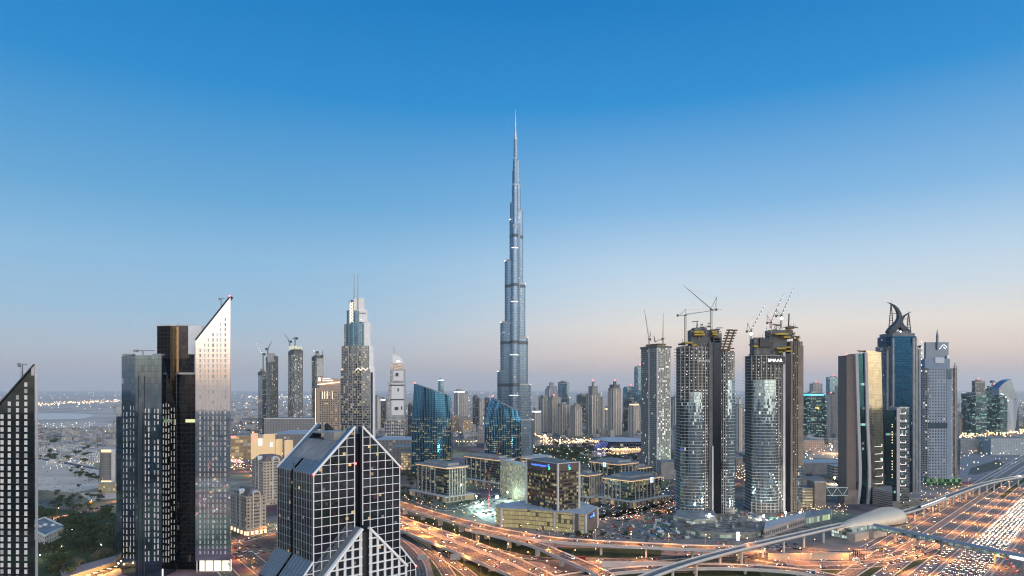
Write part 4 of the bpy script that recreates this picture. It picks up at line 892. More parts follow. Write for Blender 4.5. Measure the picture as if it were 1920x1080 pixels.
# ---------------------------------------------------------------- right hand group
def leaning_tower():
    D = 1015.; t = T("curved_rib_tower", "glass tower with curved grey ribs, brown flank and golden mirrored front", "office tower", (gx(1628, D), D + 18, 0))
    X = lambda p: gx(p, D); Z = lambda y: gz(y, D)
    t.prism("brown_flank", [plain("brown_cladding", (.165, .135, .12), var=.08), roofgrey], [(X(1589.5), D + 30), (X(1590), D + 4), (X(1607), D + 2), (X(1607), D + 30)], 0, Z(666), 0, 1)
    tg = facade("teal_glass", (.015, .04, .05), (.025, .085, .115), 3., 4., mx=.05, mz=.12, lit=.03, row=.07, c1=(.5, 1., .85), c2=(1., .9, .6), cm=.3, es=1.4, wmetal=1., wrough=.2)
    l1 = poly_px([(668, 1606), (800, 1610), (880, 1611), (955, 1606)], D); r1 = poly_px([(664, 1622), (800, 1625), (880, 1627.5), (955, 1623)], D)
    m = MB(); loft(m, D + 1.5, l1, r1, lambda u: Z(663), 0, 0, 28, 3, 14, 0, 1); t.part("teal_glazing", m, [tg, roofgrey])
    for pts in ([(664, 1603), (800, 1607), (880, 1610), (920, 1609), (952, 1604)], [(661, 1620.5), (800, 1624), (880, 1627.5), (920, 1627), (952, 1623)]):
        l = poly_px(pts, D); r = poly_px([(y, p + 5.2) for y, p in pts], D); m = MB(); loft(m, D - 1.6, l, r, lambda u: Z(pts[0][0]), 0, 0, 8, 1, 16, 0, 0); t.part("curved_rib", m, plain("grey_rib", (.36, .36, .39), var=.06, rough=.4))
    gf = facade("golden_mirror", (.5, .5, .46), (.35, .36, .28), 4., 4., mx=.02, mz=.05, lit=.012, row=.02, c1=(.6, 1., .85), c2=(1., .75, .6), cm=.4, es=1.5, litz=70, tilt=.0015, rough=.04, wmetal=1., wrough=.15)
    l2 = poly_px([(657, 1626), (800, 1629.5), (955, 1632)], D); r2 = poly_px([(660, 1657), (800, 1660.5), (955, 1664)], D)
    m = MB()
    def Pf(u, v):
        z = v * lerp(Z(656.5), Z(660), u); return (lerp(l2(z), r2(z), u), D + 4 + u * 3 - 1.2 * (1 - (2 * u - 1) ** 2), z)
    m.grid(Pf, 8, 14, 0, lambda u, v: (u * 26, Pf(u, v)[2])); m.grid(lambda u, v: (Pf(1, v)[0], lerp(D + 7, D + 32, u), Pf(1, v)[2]), 1, 10, 1); m.grid(lambda u, v: (Pf(u, 1)[0], lerp(Pf(u, 1)[1], D + 32, v), Pf(u, 1)[2]), 8, 1, 1)
    t.part("mirrored_front", m, [gf, dark])
    l3 = poly_px([(659, 1656.5), (955, 1663)], D); r3 = poly_px([(659, 1658.5), (955, 1665.5)], D); m = MB(); loft(m, D + 9, l3, r3, lambda u: Z(659), 0, 0, 6, 1, 8, 0, 0); t.part("edge_rib", m, dark)
    m = MB()
    for k in range(9):
        y = 838 + k * 14; a = Pf(.35 + .1 * R.random(), 1)[0]; z = Z(y); u = .45
        p, q = Pf(.4, z / Z(658)), Pf(.88, z / Z(658)); m.beam((p[0], p[1] - .3, z), (q[0], q[1] - .3, z + .6), .5); m.beam((q[0], q[1] - .3, z), (q[0], q[1] - .3, z + 4), .5)
    t.part("light_strip", m, glow("pink_strip", (1., .8, .75), 1.6))
    m = MB(); m.ball((X(1590), D + 4, Z(664)), .9); t.part("beacon", m, redb)
    m = MB(); m.beam((X(1614), D + 12, Z(656)), (X(1632), D + 12, Z(658)), .7); m.beam((X(1620), D + 12, Z(664)), (X(1620), D + 12, Z(657)), .7); t.part("roof_mast", m, dark)
    t.box("base_block", plain("base_stone", (.2, .17, .15)), X(1582), X(1606), D - 3, D + 20, 0, Z(918))
    # its slim neighbour
    D2 = 1040.; s = T("slim_glass_tower", "slim dark tower with row of yellow lights and white U shaped strips", "office tower", (gx(1682, D2), D2 + 15, 0))
    s.box("dark_volume", tg, gx(1661, D2), gx(1680, D2), D2, D2 + 25, 0, gz(769, D2)); s.box("grey_rib", plain("grey_rib", (.36, .36, .39)), gx(1680.2, D2), gx(1686, D2), D2 - 2, D2 + 20, 0, gz(764, D2))
    s.box("clear_volume", facade("clear_glass", (.12, .15, .16), (.2, .28, .3), 3., 4., lit=.1, es=1.6, c1=(.7, 1., .95), cm=.5), gx(1686.2, D2), gx(1705, D2), D2, D2 + 25, 0, gz(763, D2)); s.box("crown", white, gx(1686.5, D2), gx(1704.5, D2), D2 - .6, D2 - .1, gz(764, D2), gz(763, D2))
    m = MB()
    for k in range(11):
        z = gz(776 + k * 13.5, D2); x0, x1 = gx(1688, D2), gx(1698, D2); m.beam((x0, D2 - .4, z), (x1, D2 - .4, z), .6); m.beam((x1, D2 - .4, z), (x1, D2 - .4, z + 2.8), .5); m.beam((x0, D2 - .4, z), (x0, D2 - .4, z + 1.8), .5)
    s.part("light_strip", m, glow("pink_strip", (1., .8, .75), 1.6))
    for k, y in enumerate((795, 799, 809, 814, 819, 824, 829, 844, 849, 854, 864, 869, 874, 879, 889, 894)):
        s.box("window", warmwin, gx(1672, D2), gx(1673.8, D2), D2 - .15, D2 - .02, gz(y + 2, D2), gz(y, D2))
    Dp = 1000.; p = T("stepped_podium", "striped stone podium below the slim dark tower", "building", (gx(1680, Dp), Dp + 15, 0))
    m = MB(); m.prism([(gx(1652, Dp), Dp - 30), (gx(1700, Dp), Dp + 40), (gx(1690, Dp), Dp + 62), (gx(1640, Dp), Dp + 6)], 0, 24, 0, 1); p.part("striped_wall", m, [facade("striped_stone", (.34, .28, .24), (.1, .09, .09), 60, 3.2, mx=0, mz=.55, metal=0, rough=.5, lit=0), roofgrey])
leaning_tower()
def horned_tower():
    D = 1130.; X = lambda p: gx(p, D); Z = lambda y: gz(y, D); t = T("horned_tower", "dark blue tower crowned by two curved horns", "skyscraper", (X(1699), D + 20, 0))
    bl = facade("deep_blue_glass", (.008, .03, .06), (.008, .042, .10), 2.6, 4., mx=.1, mz=.18, lit=.012, es=.8, c2=(.6, .9, 1.), cm=.6, metal=1., rough=.12, tilt=.015, wmetal=.9, wrough=.3)
    mt = plain("blue_grey_metal", (.1, .125, .155), rough=.4, metal=.5); mw = facade("balcony_column", (.19, .215, .25), (.06, .09, .12), 2.5, 4., mx=.4, mz=.3, lit=.05, es=1.6, c2=(.8, 1., 1.), cm=.6)
    P = [(X(1668), D + 14), (X(1676), D + 4), (X(1712), D), (X(1724), D + 4), (X(1732), D + 16), (X(1732), D + 44), (X(1668), D + 44)]
    m = MB(); m.prism(P, 0, Z(648), 0, 2, sides=[1, 0, 1, 1, 1, 1, 1]); t.part("tower_shaft", m, [bl, mw, roofgrey])
    q = inset(P, 2.2); m = MB(); m.prism(q, Z(648), Z(630), 0, 1); t.part("shoulder", m, [bl, mt]); m = MB(); m.prism(inset(P, 4.5), Z(630), Z(624)); t.part("shoulder_cap", m, mt)
    for p, r in ((1669.5, 2.4), (1675, 2.), (1713, 2.4), (1719, 2.4), (1729, 2.8)):
        m = MB(); m.tube((X(p), D + (1 if p in (1675, 1713) else 9 if p < 1680 else 3 if p < 1725 else 9), 0), (X(p), D + (1 if p in (1675, 1713) else 9 if p < 1680 else 3 if p < 1725 else 9), Z(634 if 1670 < p < 1725 else 655)), r, r, 10); t.part("round_column", m, plain("pale_metal", (.22, .25, .28), rough=.4, metal=.5))
    for sgn, p in ((-1, 1667), (1, 1732.5)):
        for k in range(11):
            m = MB(); z = Z(652 + k * 7.2); m.tube((X(p) + sgn * .2, D + 12, z), (X(p) + sgn * .2, D + 12, z + 4.4), 1.7, 2.9, 8); t.part("balcony", m, mt)
        m = MB()
        if sgn > 0:
            for k in range(6): m.ball((X(p + 1.6), D + 9, Z(640 + k * 11)), .8, 0, 4)
            t.part("facade_lamp", m, workl)["kind"] = "stuff"
    def horn(pts, name):
        m = MB(); n = len(pts)
        c = [(X(a), Z(b), w) for a, b, w in pts]
        for i in range(n - 1):
            (x0, z0, w0), (x1, z1, w1) = c[i], c[i + 1]
            for yy in (0,):
                a = Vector((x0, D + 18, z0)); b = Vector((x1, D + 18, z1)); d = (b - a).normalized(); nn = Vector((-d.z, 0, d.x))
                d0 = (Vector((c[i][0], 0, c[i][1])) - Vector((c[max(i - 1, 0)][0], 0, c[max(i - 1, 0)][1])))
                ring = lambda o, w, nv: [o + nv * w + Vector((0, -w * 1.3, 0)), o + nv * w + Vector((0, w * 1.3, 0)), o - nv * w + Vector((0, w * 1.3, 0)), o - nv * w + Vector((0, -w * 1.3, 0))]
                def nv(j):
                    p, q = c[max(j - 1, 0)], c[min(j + 1, n - 1)]; dd = Vector((q[0] - p[0], 0, q[1] - p[1])).normalized(); return Vector((-dd.z, 0, dd.x))
                A, Bq = ring(a, w0 * lerp(.75, 1.2, i / n), nv(i)), ring(b, w1 * lerp(.75, 1.2, (i + 1) / n), nv(i + 1))
                for k in range(4): m.face([A[k], A[(k + 1) % 4], Bq[(k + 1) % 4], Bq[k]])
        t.part(name, m, plain("horn_metal", (.035, .05, .068), rough=.55))
    horn([(1674.5, 564.3, .3), (1680, 566.3, .9), (1687, 570.3, 1.6), (1693, 577, 2.3), (1697, 586, 2.8), (1698, 594, 3.2), (1695.5, 602, 3.8), (1690, 610, 4.4), (1683, 617, 4.4), (1677, 624, 3.6)], "horn")
    horn([(1720.5, 582.3, .3), (1714, 585.5, .9), (1708, 589.5, 1.5), (1702.5, 595, 2.2), (1699.5, 602, 2.8), (1701, 610, 3.6), (1706, 617, 4.2), (1715, 624, 3.4)], "horn")
    t.box("crown_base", mt, X(1684), X(1711), D + 12, D + 28, Z(626), Z(620))
    for a, b, y0, y1 in ((1682, 1677, 567, 622), (1682.5, 1686, 567, 612), (1715, 1712, 584, 618), (1715.5, 1720, 584, 622)):
        m = MB(); m.beam((X(a), D + 18, Z(y0)), (X(b), D + 18, Z(y1)), 1.1); t.part("strut", m, dark)
    m = MB()
    for k in range(11):
        f = (k + 1) / 12; m.beam((X(lerp(1682, 1677, f)), D + 18, Z(lerp(567, 622, f))), (X(lerp(1682.5, 1686, f)), D + 18, Z(lerp(567, 622, f))), .8); 
        m.beam((X(lerp(1715, 1712, f)), D + 18, Z(lerp(584, 618, f))), (X(lerp(1715.5, 1720, f)), D + 18, Z(lerp(584, 618, f))), .8)
    for a, b, y in ((1684, 1694, 586), (1705, 1715, 596)): m.beam((X(a), D + 18, Z(y)), (X(b), D + 18, Z(y)), .9)
    t.part("lattice", m, dark)
    for px, y in ((1682.5, 561), (1715, 580)): m = MB(); m.tube((X(px), D + 18, Z(y + 6)), (X(px), D + 18, Z(y)), .25, .15, 6); t.part("antenna", m, dark)
    m = MB(); m.box(X(1694.5), X(1697.5), D + 11, D + 11.8, Z(622), Z(619)); t.part("lamp_panel", m, litwhite)
horned_tower()
def needle_tower():
    D = 1210.; X = lambda p: gx(p, D); Z = lambda y: gz(y, D); t = T("needle_tower", "blue grey hotel tower with flat crown panel and pointed needle", "skyscraper", (X(1768), D + 20, 0))
    wl = facade("blue_grey_wall", (.22, .28, .36), (.04, .07, .1), 5., 5.2, mx=.5, mz=.5, metal=.6, rough=.15, lit=.02, c2=(.7, .9, 1.), es=1.2); bal = facade("balcony_side", (.36, .37, .38), (.08, .09, .1), 4., 4., mx=.35, mz=.4, lit=.18, c1=(1., .95, .85), cm=.4, es=1.6)
    dk = mirror("dark_blue_panel", (.04, .08, .12), .2, .8)
    t.prism("tower_shaft", [wl, roofgrey, bal, plain("blue_grey_plain", (.2, .265, .36), var=.08)], [(X(1735), D + 8), (X(1741), D), (X(1784), D), (X(1800), D + 16), (X(1800), D + 45), (X(1735), D + 45)], 0, Z(690), 0, 1, sides=[2, 0, 2, 2, 0, 0])
    t.box("blank_panel", plain("blue_grey_plain", (.2, .265, .36), var=.08), X(1775), X(1783), D - .4, D - .05, Z(905), Z(712)); t.box("dark_panel", dk, X(1775), X(1784), D - .5, D - .06, Z(711), Z(693)); t.box("dark_band", dk, X(1741), X(1776), D - .5, D - .05, Z(803), Z(793))
    t.box("upper_floor", plain("blue_grey_plain", (.2, .265, .36), var=.08), X(1736), X(1783), D + 3, D + 36, Z(690), Z(672)); t.box("bright_screen", plain("pale_panel", (.5, .56, .63), var=.05), X(1755), X(1772), D + 2, D + 2.9, Z(681), Z(670))
    t.box("crown_panel", plain("crown_metal", (.16, .21, .27), var=.06, rough=.4, metal=.4), X(1741.5), X(1784), D + 8, D + 14, Z(672), Z(641)); t.box("side_screen", white, X(1779), X(1783.5), D + 4, D + 7, Z(683), Z(666))
    m = MB(); m.tube((X(1762), D + 7, Z(655)), (X(1762), D + 7, Z(630)), 1.8, 2.2, 10); m.tube((X(1762), D + 7, Z(630)), (X(1762), D + 7, Z(616)), 2.2, .2, 10); t.part("needle", m, plain("needle_metal", (.12, .17, .22), rough=.3, metal=.7))
    m = MB(); cx, cz = X(1774), Z(650)
    for a, b, c, d in ((-5, -1, -1.5, 3), (-1.5, 3, 1, 4), (1.5, 4, 4.5, 1.5), (4.5, 1, 6.5, -1), (-6, -2, -6.5, -4), (0, 0, 2, -2), (2.5, -2.5, 4.2, -4)): m.beam((cx + a, D + 7.7, cz + b), (cx + c, D + 7.7, cz + d), .9, 0, .4)
    t.part("logo", m, litwhite)
    t.box("green_base", facade("green_base", (.05, .14, .08), (.1, .3, .16), 5, 6, lit=.35, c1=(.5, 1., .4), cm=.2, es=.7), X(1736), X(1802), D - 3, D + 46, 0, Z(897))
    for k in range(8): t.box("scaffold", steel, X(1797 + k % 2 * 3), X(1798 + k % 2 * 3), D + 8 + k, D + 9 + k, 0, Z(690 - (k % 3) * 5))
needle_tower()
# ---------------------------------------------------------------- stepped hotel tower with two masts
def stepped_tower():
    D = 1180.; X = lambda p: gx(p, D); Z = lambda y: gz(y, D); t = T("stepped_tower", "stepped hotel tower with white fins, zigzag lights and two thin masts", "skyscraper", (X(668), D + 18, 0))
    fl = facade("hotel_lit_glass", (.19, .2, .21), (.105, .135, .165), 3.1, 4.3, mx=.14, mz=.3, lit=.3, c1=(1., .76, .38), c2=(1., .85, .55), cm=.4, es=.75, tilt=.006, wrough=.4)
    fd = facade("hotel_blue_glass", (.07, .1, .13), (.06, .125, .19), 3.1, 4.3, mx=.1, mz=.12, lit=.04, c1=(.8, .95, 1.), cm=.5, es=1.2, tilt=.006, wmetal=.8, wrough=.3)
    sd_ = facade("hotel_side", (.34, .36, .38), (.06, .08, .1), 3., 4.3, mx=.4, mz=.35, lit=.04, es=1.)
    def tier(p0, p1, y0, yb, mat, bulge, depth, off=0):
        m = MB(); loft(m, D + off, lambda z: X(p0), lambda z: X(p1), lambda u: Z(y0), Z(yb) if yb else 0, bulge, depth, 10, 2, 0, 1, 2); t.part("tier", m, [mat, roofgrey, sd_])
    tier(641, 694, 694, None, fl, 4, 44); tier(643, 692, 648, 694, fl, 4, 38, 3); tier(648, 682, 606, 648, fd, 3, 30, 6); tier(648, 672, 581, 606, fd, 2, 24, 8); tier(655, 664, 561, 581, fd, 1, 18, 10)
    for a, b, y0, y1 in ((636, 641, 690, None), (637.5, 643, 648, 690), (642.3, 648, 607, 648)): t.box("side_bay", sd_, X(a), X(b), D + 10, D + 36, Z(y1) if y1 else 0, Z(y0))
    for a, b, y0, y1, o in ((694, 702, 690, None, 2), (692, 699.5, 648, 692, 3), (682, 693, 604, 650, 6), (672, 687, 580, 603, 8), (662, 680, 558, 582, 10)):
        t.box("white_fin", white, X(a), X(b), D + o - 3, D + o + 6, Z(y1) if y1 else 0, Z(y0))
    t.box("dark_banner", plain("banner_blue", (.025, .035, .06), var=.05), X(695), X(699.2), D - 1.6, D - 1.05, 0, Z(698))
    lettering("THE ADDRESS OPENING SOON", 5.2, (X(699.9), D - 1.35, Z(765)), 0, white, t.o, t.loc, roll=-math.pi / 2)
    lettering("EMAAR", 3.4, (X(678.5), D + 4.8, Z(587)), 0, dark, t.o, t.loc)
    for p in (654, 662.5, 671, 681):
        y1 = 563 if p == 654 else 558 if p == 662.5 else 582 if p == 671 else 606
        m = MB(); m.box(X(p) - .5, X(p) + .5, D - 1.9 + (0 if p < 690 else 1), D - 1.2, Z(760), Z(648)); m.box(X(p) - .5, X(p) + .5, D + 2, D + 3, Z(648), Z(y1)); t.part("vertical_rib", m, steel)
        m = MB(); m.box(X(p) - .5, X(p) + .5, D - 4.9, D - 4.2, 0, Z(696)); t.part("vertical_rib", m, steel)
    for p, y0, y1 in ((662.5, 558, 512), (669.7, 580, 510.5)):
        m = MB(); m.tube((X(p), D + 6, Z(y0)), (X(p), D + 6, Z(y1)), .9, .55, 8); t.part("mast", m, steel)
    zig = glow("warm_zigzag", (1., .72, .5), 2.2); m = MB()
    pts = [(656, 568), (660, 590), (656.5, 606)]
    for s in (1, -1):
        q = [(658.5 + s * 2.4 * (1 if k % 2 else -1), 566 + k * 6.2) for k in range(7)]
        for a, b in zip(q, q[1:]): m.beam((X(a[0]), D + 4.4, Z(a[1])), (X(b[0]), D + 4.4, Z(b[1])), .9)
    m.beam((X(655.3), D + 4.4, Z(568)), (X(655.3), D + 4.4, Z(606)), .8); t.part("zigzag_light", m, zig)
    m = MB(); q = [(668 + k * 4.6, 690 + (4.5 if k % 2 == 0 else 0)) for k in range(6)]
    for a, b in zip(q, q[1:]): m.beam((X(a[0]), D - 4.5, Z(a[1])), (X(b[0]), D - 4.5, Z(b[1])), 1.1)
    t.part("zigzag_light", m, zig)
    t.box("lit_crown", warmstrip, X(637), X(641.5), D + 8.5, D + 9.8, Z(694), Z(691))
    for i in range(7): m = MB(); m.ball((X(656 + R.random() * 22), D + 4.6, Z(596 + R.random() * 26)), .5, 0, 4); t.part("wall_lamp", m, workl)
stepped_tower()
def beige_hotel():
    D = 1420.; X = lambda p: gx(p, D); Z = lambda y: gz(y, D); t = T("beige_hotel", "beige hotel slab with glowing sloped crown sign beside the stepped tower", "hotel", (X(613), D + 18, 0))
    st = plain("warm_stone", (.42, .32, .25), var=.08)
    wf = facade("hotel_grid", (.40, .31, .24), (.05, .045, .04), 4.6, 4.6, mx=.45, mz=.45, metal=.2, rough=.3, lit=.14, es=1.4, wvar=.08)
    t.box("window_wall", wf, X(599), X(637), D, D + 30, 0, Z(735)); t.box("stone_wall", st, X(594), X(599), D - .6, D + 30, 0, Z(728)); t.box("dark_flank", plain("flank", (.16, .15, .15)), X(590.4), X(594), D + 6, D + 30, 0, Z(728))
    t.box("upper_wall", st, X(599), X(637), D - .4, D + 30, Z(735), Z(722))
    m = MB(); m.prism([(X(594), D + 3), (X(637), D + 3), (X(637), D + 20), (X(594), D + 20)], Z(722), [Z(706), Z(711), Z(711), Z(706)]); t.part("crown_panel", m, plain("crown_stone", (.5, .36, .26), var=.05))
    m = MB(); m.beam((X(595), D + 2.4, Z(721)), (X(636), D + 2.4, Z(716.5)), 1.6); t.part("crown_light", m, glow("crown_warm", (1., .68, .4), 3.))
    lettering("DUBAI MALL", 3., (X(612), D + 2.7, Z(709.8)), 0, litwhite, t.o, t.loc); lettering("THE ADDRESS", 3.6, (X(614), D + 2.7, Z(713.5)), 0, litwhite, t.o, t.loc)
    m = MB(); m.box(X(596.6), X(600), D + 2.4, D + 2.8, Z(714.5), Z(709.5)); m.box(X(596.2), X(600.3), D + 2.5, D + 2.85, Z(708.9), Z(708.2)); t.part("logo", m, litwhite)
    t.box("edge_light", glow("amber_line", (1., .62, .15), 3.), X(589.7), X(590.6), D + 5, D + 6, 30, Z(728))
    for p in (604, 608.5, 613, 622.5): t.box("niche_light", glow("niche_warm", (1., .75, .5), 2.), X(p), X(p + 1.), D - .4, D - .05, Z(748), Z(733) if p > 600 else 0)
beige_hotel()
def white_tower():
    D = 2400.; X = lambda p: gx(p, D); Z = lambda y: gz(y, D); t = T("wrapped_tower", "slim tower wrapped in white boards with a curved sail top", "skyscraper", (X(742), D + 20, 0))
    sf = facade("white_wrap_side", (.5, .5, .49), (.12, .14, .16), 4., 4.5, mx=.4, mz=.35, lit=.05, es=1.4)
    wr = plain("white_wrap", (.72, .72, .71), var=.05)
    for a, b, y0, y1, o in ((728, 758, 716, None, 0), (731, 757, 692, 716, 4)):
        t.box("tower_shaft", sf, X(a), X(b), D + o, D + 40, Z(y1) if y1 else 0, Z(y0)); t.box("white_banner", wr, X(a + 6), X(b - 1), D + o - 1.5, D + o - .2, Z(778 if y1 is None else y1 - 2), Z(y0 + 3))
    t.box("terrace_band", facade("terrace_rows", (.6, .56, .5), (.3, .25, .2), 6, 2.4, mx=.1, mz=.4, lit=.5, es=1.5), X(732.5), X(753), D + 5, D + 36, Z(692), Z(681))
    m = MB(); n = 8; pts = [(X(735.5), Z(681)), (X(755), Z(681))] + [(X(735.5 + 19 * math.cos(a)), Z(681 - 17 * math.sin(a))) for a in [math.pi / 2 * k / n for k in range(1, n + 1)]]
    m.face([(a, D + 8, b) for a, b in pts]); m.face([(a, D + 26, b) for a, b in reversed(pts)])
    for (a, b), (c, d) in zip(pts, pts[1:] + pts[:1]): m.face([(a, D + 8, b), (a, D + 26, b), (c, D + 26, d), (c, D + 8, d)])
    t.part("sail_top", m, white); t.box("sail_lamp", litwhite, X(743), X(749), D + 7, D + 7.8, Z(678.5), Z(676.5))
    for p in (736.3, 739.3): m = MB(); m.tube((X(p), D + 10, Z(682)), (X(p), D + 10, Z(648)), .8, .5, 6); t.part("mast", m, steel)
    for a, b, y0, y1 in ((742, 747, 699, 705), (745.5, 748, 728, 734), (740, 747, 763, 769), (752, 754.5, 762, 768)): t.box("dark_emblem", dark, X(a), X(b), D - 2.2, D - 1.6, Z(y1), Z(y0))
    for y in (721, 748): t.box("dark_belt", charcoal, X(732), X(757.5), D - 1.9, D - 1.55, Z(y + 2.5), Z(y))
    t.box("podium", facade("white_podium", (.55, .55, .54), (.2, .22, .24), 8, 5, lit=.15, es=1.), X(724), X(760), D - 30, D + 50, 0, Z(788))
white_tower()
# ---------------------------------------------------------------- ornate beige blocks with arched dormers
def ornate(label, pl, pc, pr, yt, D, th, lit=True):
    P = cbox(pl, pc, pr, D, th); zt = gz(yt, D); c = cen(P); t = T("ornate_block", label, "apartment block", (*c, 0))
    wf = facade("ornate_wall", (.45, .38, .31), (.06, .055, .05), 4.6, 4.2, mx=.52, mz=.5, metal=.2, rough=.3, lit=.05, es=1.2, wvar=.1)
    t.prism("wall", [wf, pale], P, 0, zt, 0, 1); t.prism("cornice", [beige], inset(P, -1.2), zt, zt + 1.4)
    q = inset(P, 1.5); r = inset(P, min(9., .33 * (Vector(P[1]) - Vector(P[0])).length)); zr = zt + 9; m = MB()
    for i in range(4):
        j = (i + 1) % 4; m.face([(*q[i], zt + 1.45), (*q[j], zt + 1.45), (*r[j], zr), (*r[i], zr)])
    m.face([(*p, zr) for p in r]); t.part("roof", m, plain("purple_roof", (.17, .125, .115), var=.15))
    for i in (0, 3):
        a, b = Vector(P[i]), Vector(P[(i + 1) % 4]); d = (b - a).normalized(); n = Vector((d.y, -d.x)); mid = (a + b) / 2; Lw = (b - a).length; w = min(5.5, Lw * .2)
        fac = 1 if i == 0 else 1
        o = bpy.data.objects; m = MB(); rr = []
        for k in range(13):
            an = math.pi * k / 12; rr.append((math.cos(an), math.sin(an)))
        def pt(u, off, z): v = mid + d * u + n * off; return (v.x, v.y, z)
        zb = zt - 5; zs_ = zt + 3
        for (c0, s0), (c1, s1) in zip(rr, rr[1:]):
            for ra, rb, off in ((w, w * .72, 1.1),):
                m.face([pt(c0 * rb, off, zs_ + s0 * rb), pt(c0 * ra, off, zs_ + s0 * ra), pt(c1 * ra, off, zs_ + s1 * ra), pt(c1 * rb, off, zs_ + s1 * rb)][::-1])
                m.face([pt(c0 * ra, off, zs_ + s0 * ra), pt(c0 * ra, -6, zs_ + s0 * ra), pt(c1 * ra, -6, zs_ + s1 * ra), pt(c1 * ra, off, zs_ + s1 * ra)])
        for s in (-1, 1):
            x0, x1 = (w * .72, w) if s > 0 else (-w, -w * .72); m.face([pt(x0, 1.1, 8), pt(x1, 1.1, 8), pt(x1, 1.1, zs_), pt(x0, 1.1, zs_)]); m.face([pt(x1 if s > 0 else x0, 1.1, 8), pt(x1 if s > 0 else x0, -.1, 8), pt(x1 if s > 0 else x0, -.1, zs_), pt(x1 if s > 0 else x0, 1.1, zs_)])
        t.part("arched_dormer", m, offw)
        m = MB(); m.face([pt(-w * .72, .5, 8), pt(w * .72, .5, 8), pt(w * .72, .5, zs_ + w * .6), pt(-w * .72, .5, zs_ + w * .6)], 0, [(0, 8), (2 * w, 8), (2 * w, zs_ + 3), (0, zs_ + 3)]); t.part("balcony_bay", m, facade("balcony_bay", (.4, .34, .28), (.05, .05, .05), 2.6, 4.2, mx=.2, mz=.5, metal=.1, rough=.3, lit=.06, es=1.))
        if lit:
            for k in range(5):
                v = pt(lerp(-Lw * .45, Lw * .45, k / 4), .5, 0); m = MB(); m.box(v[0] - 1.3, v[0] + 1.3, v[1] - .3, v[1] + .3, .5, 4.8); t.part("shopfront", m, glow("shopfront_glow", (1., .75, .42), 1.8))
    t.prism("base_band", [beige], inset(P, -.6), 6.2, 7.4)
ornate("beige stone block with two arched dormers standing by the orange street", 434, 462, 499, 934, 795, .75)
ornate("farther beige stone block with arched dormer, half behind the gable tower", 472, 494, 540, 868, 1000, .7, False)
# ---------------------------------------------------------------- square office blocks with lit cornices
def office(label, pl, pc, pr, yt, D, th, sign=None, nfin=7, lit=.16, tint=(.10, .15, .15), side="stone"):
    P = cbox(pl, pc, pr, D, th); zt = gz(yt, D); c = cen(P); t = T("office_block", label, "office building", (*c, 0))
    gf = facade("office_glass", (.1, .11, .11), tint, 2.8, 4.1, mx=.08, mz=.28, lit=lit * .6, row=.25, c1=(1., .82, .38), c2=(.75, 1., .7), cm=.3, es=.8, tilt=.005, wrough=.4)
    GW = t.prism("glass_wall", [gf, roofgrey], P, 8.5, zt, 0, 1)
    pod = inset(P, -9); t.prism("podium", [facade("podium_arcade", (.33, .3, .26), (.1, .08, .06), 7.5, 9, mx=.4, mz=.3, metal=.1, rough=.4, lit=.4, c1=(1., .62, .25), cm=.1, es=.9), pale], pod, 0, 8.2, 0, 1)
    t.prism("podium_cornice", [pale], inset(pod, -.7), 8.22, 9.)
    CO = t.prism("cornice", [plain("cornice_stone", (.34, .33, .31), var=.1), roofgrey], inset(P, -2.4), zt + .9, zt + 2.6, 0, 1)
    t.prism("cornice_light", [warmstrip], inset(P, -.9), zt - .4, zt + .85, parent=CO)
    q = inset(P, 9.); t.prism("roof_plant", [concrete, roofgrey], q, zt + 2.6, zt + 6.5, 0, 1)
    for i in (0, 3):
        a, b = Vector(P[i]), Vector(P[(i + 1) % 4]); d = (b - a).normalized(); n = Vector((d.y, -d.x)); Lw = (b - a).length
        nf = nfin if i == 0 else 5
        for k in range(nf):
            u = lerp(.12, .88, k / (nf - 1)) if i == 0 else lerp(.06, .62, k / (nf - 1)); v = a + d * (Lw * u); m = MB(); e = d * .9; f = n * 1.0
            m.prism([tuple(v - e - f * -0.05), tuple(v - e + f), tuple(v + e + f), tuple(v + e - f * -0.05)][::1], 8.3, zt - 1.25); t.part("stone_fin", m, plain("fin_stone", (.38, .36, .33)), GW)
    if sign:
        i, u, txt = sign; a, b = Vector(P[i]), Vector(P[(i + 1) % 4]); d = (b - a).normalized(); n = Vector((d.y, -d.x)); v = a + d * ((b - a).length * u) + n * 3.; rz = math.atan2(d.y, d.x)
        m = MB(); e = d * 3.6; m.prism([tuple(v - e + n * .0), tuple(v + e), tuple(v + e - n * .6), tuple(v - e - n * .6)], zt - 5.5, zt + 2.4); t.part("sign_panel", m, glow("sign_panel", (.8, .95, 1.), 1.1))
        lettering(txt, 6., (v.x + n.x * .2, v.y + n.y * .2, zt - 1.5), rz, plain("sign_dark", (.03, .05, .06)), t.o, t.loc)
    return t
office("office block with lit cornice nearest the blue tower's foot", 781, 838, 876, 879, 1035, .72)
office("office block with lit cornice behind the red crane", 872, 935, 964, 864, 1180, .72, (0, .25, "4"))
office("narrow office block between the brown bank and the numbered block", 1078, 1102, 1126, 893, 1030, .75)
office("low office block with grey domed roof and square white sign", 1131, 1184, 1240, 903, 990, .75, (0, .62, "2"))
office("far office block with square white sign above the numbered block", 1106, 1160, 1196, 872, 1230, .72, (3, .55, "3"), 5)
office("office block half hidden behind the unfinished square tower", 1150, 1190, 1222, 880, 1290, .72, None, 5)
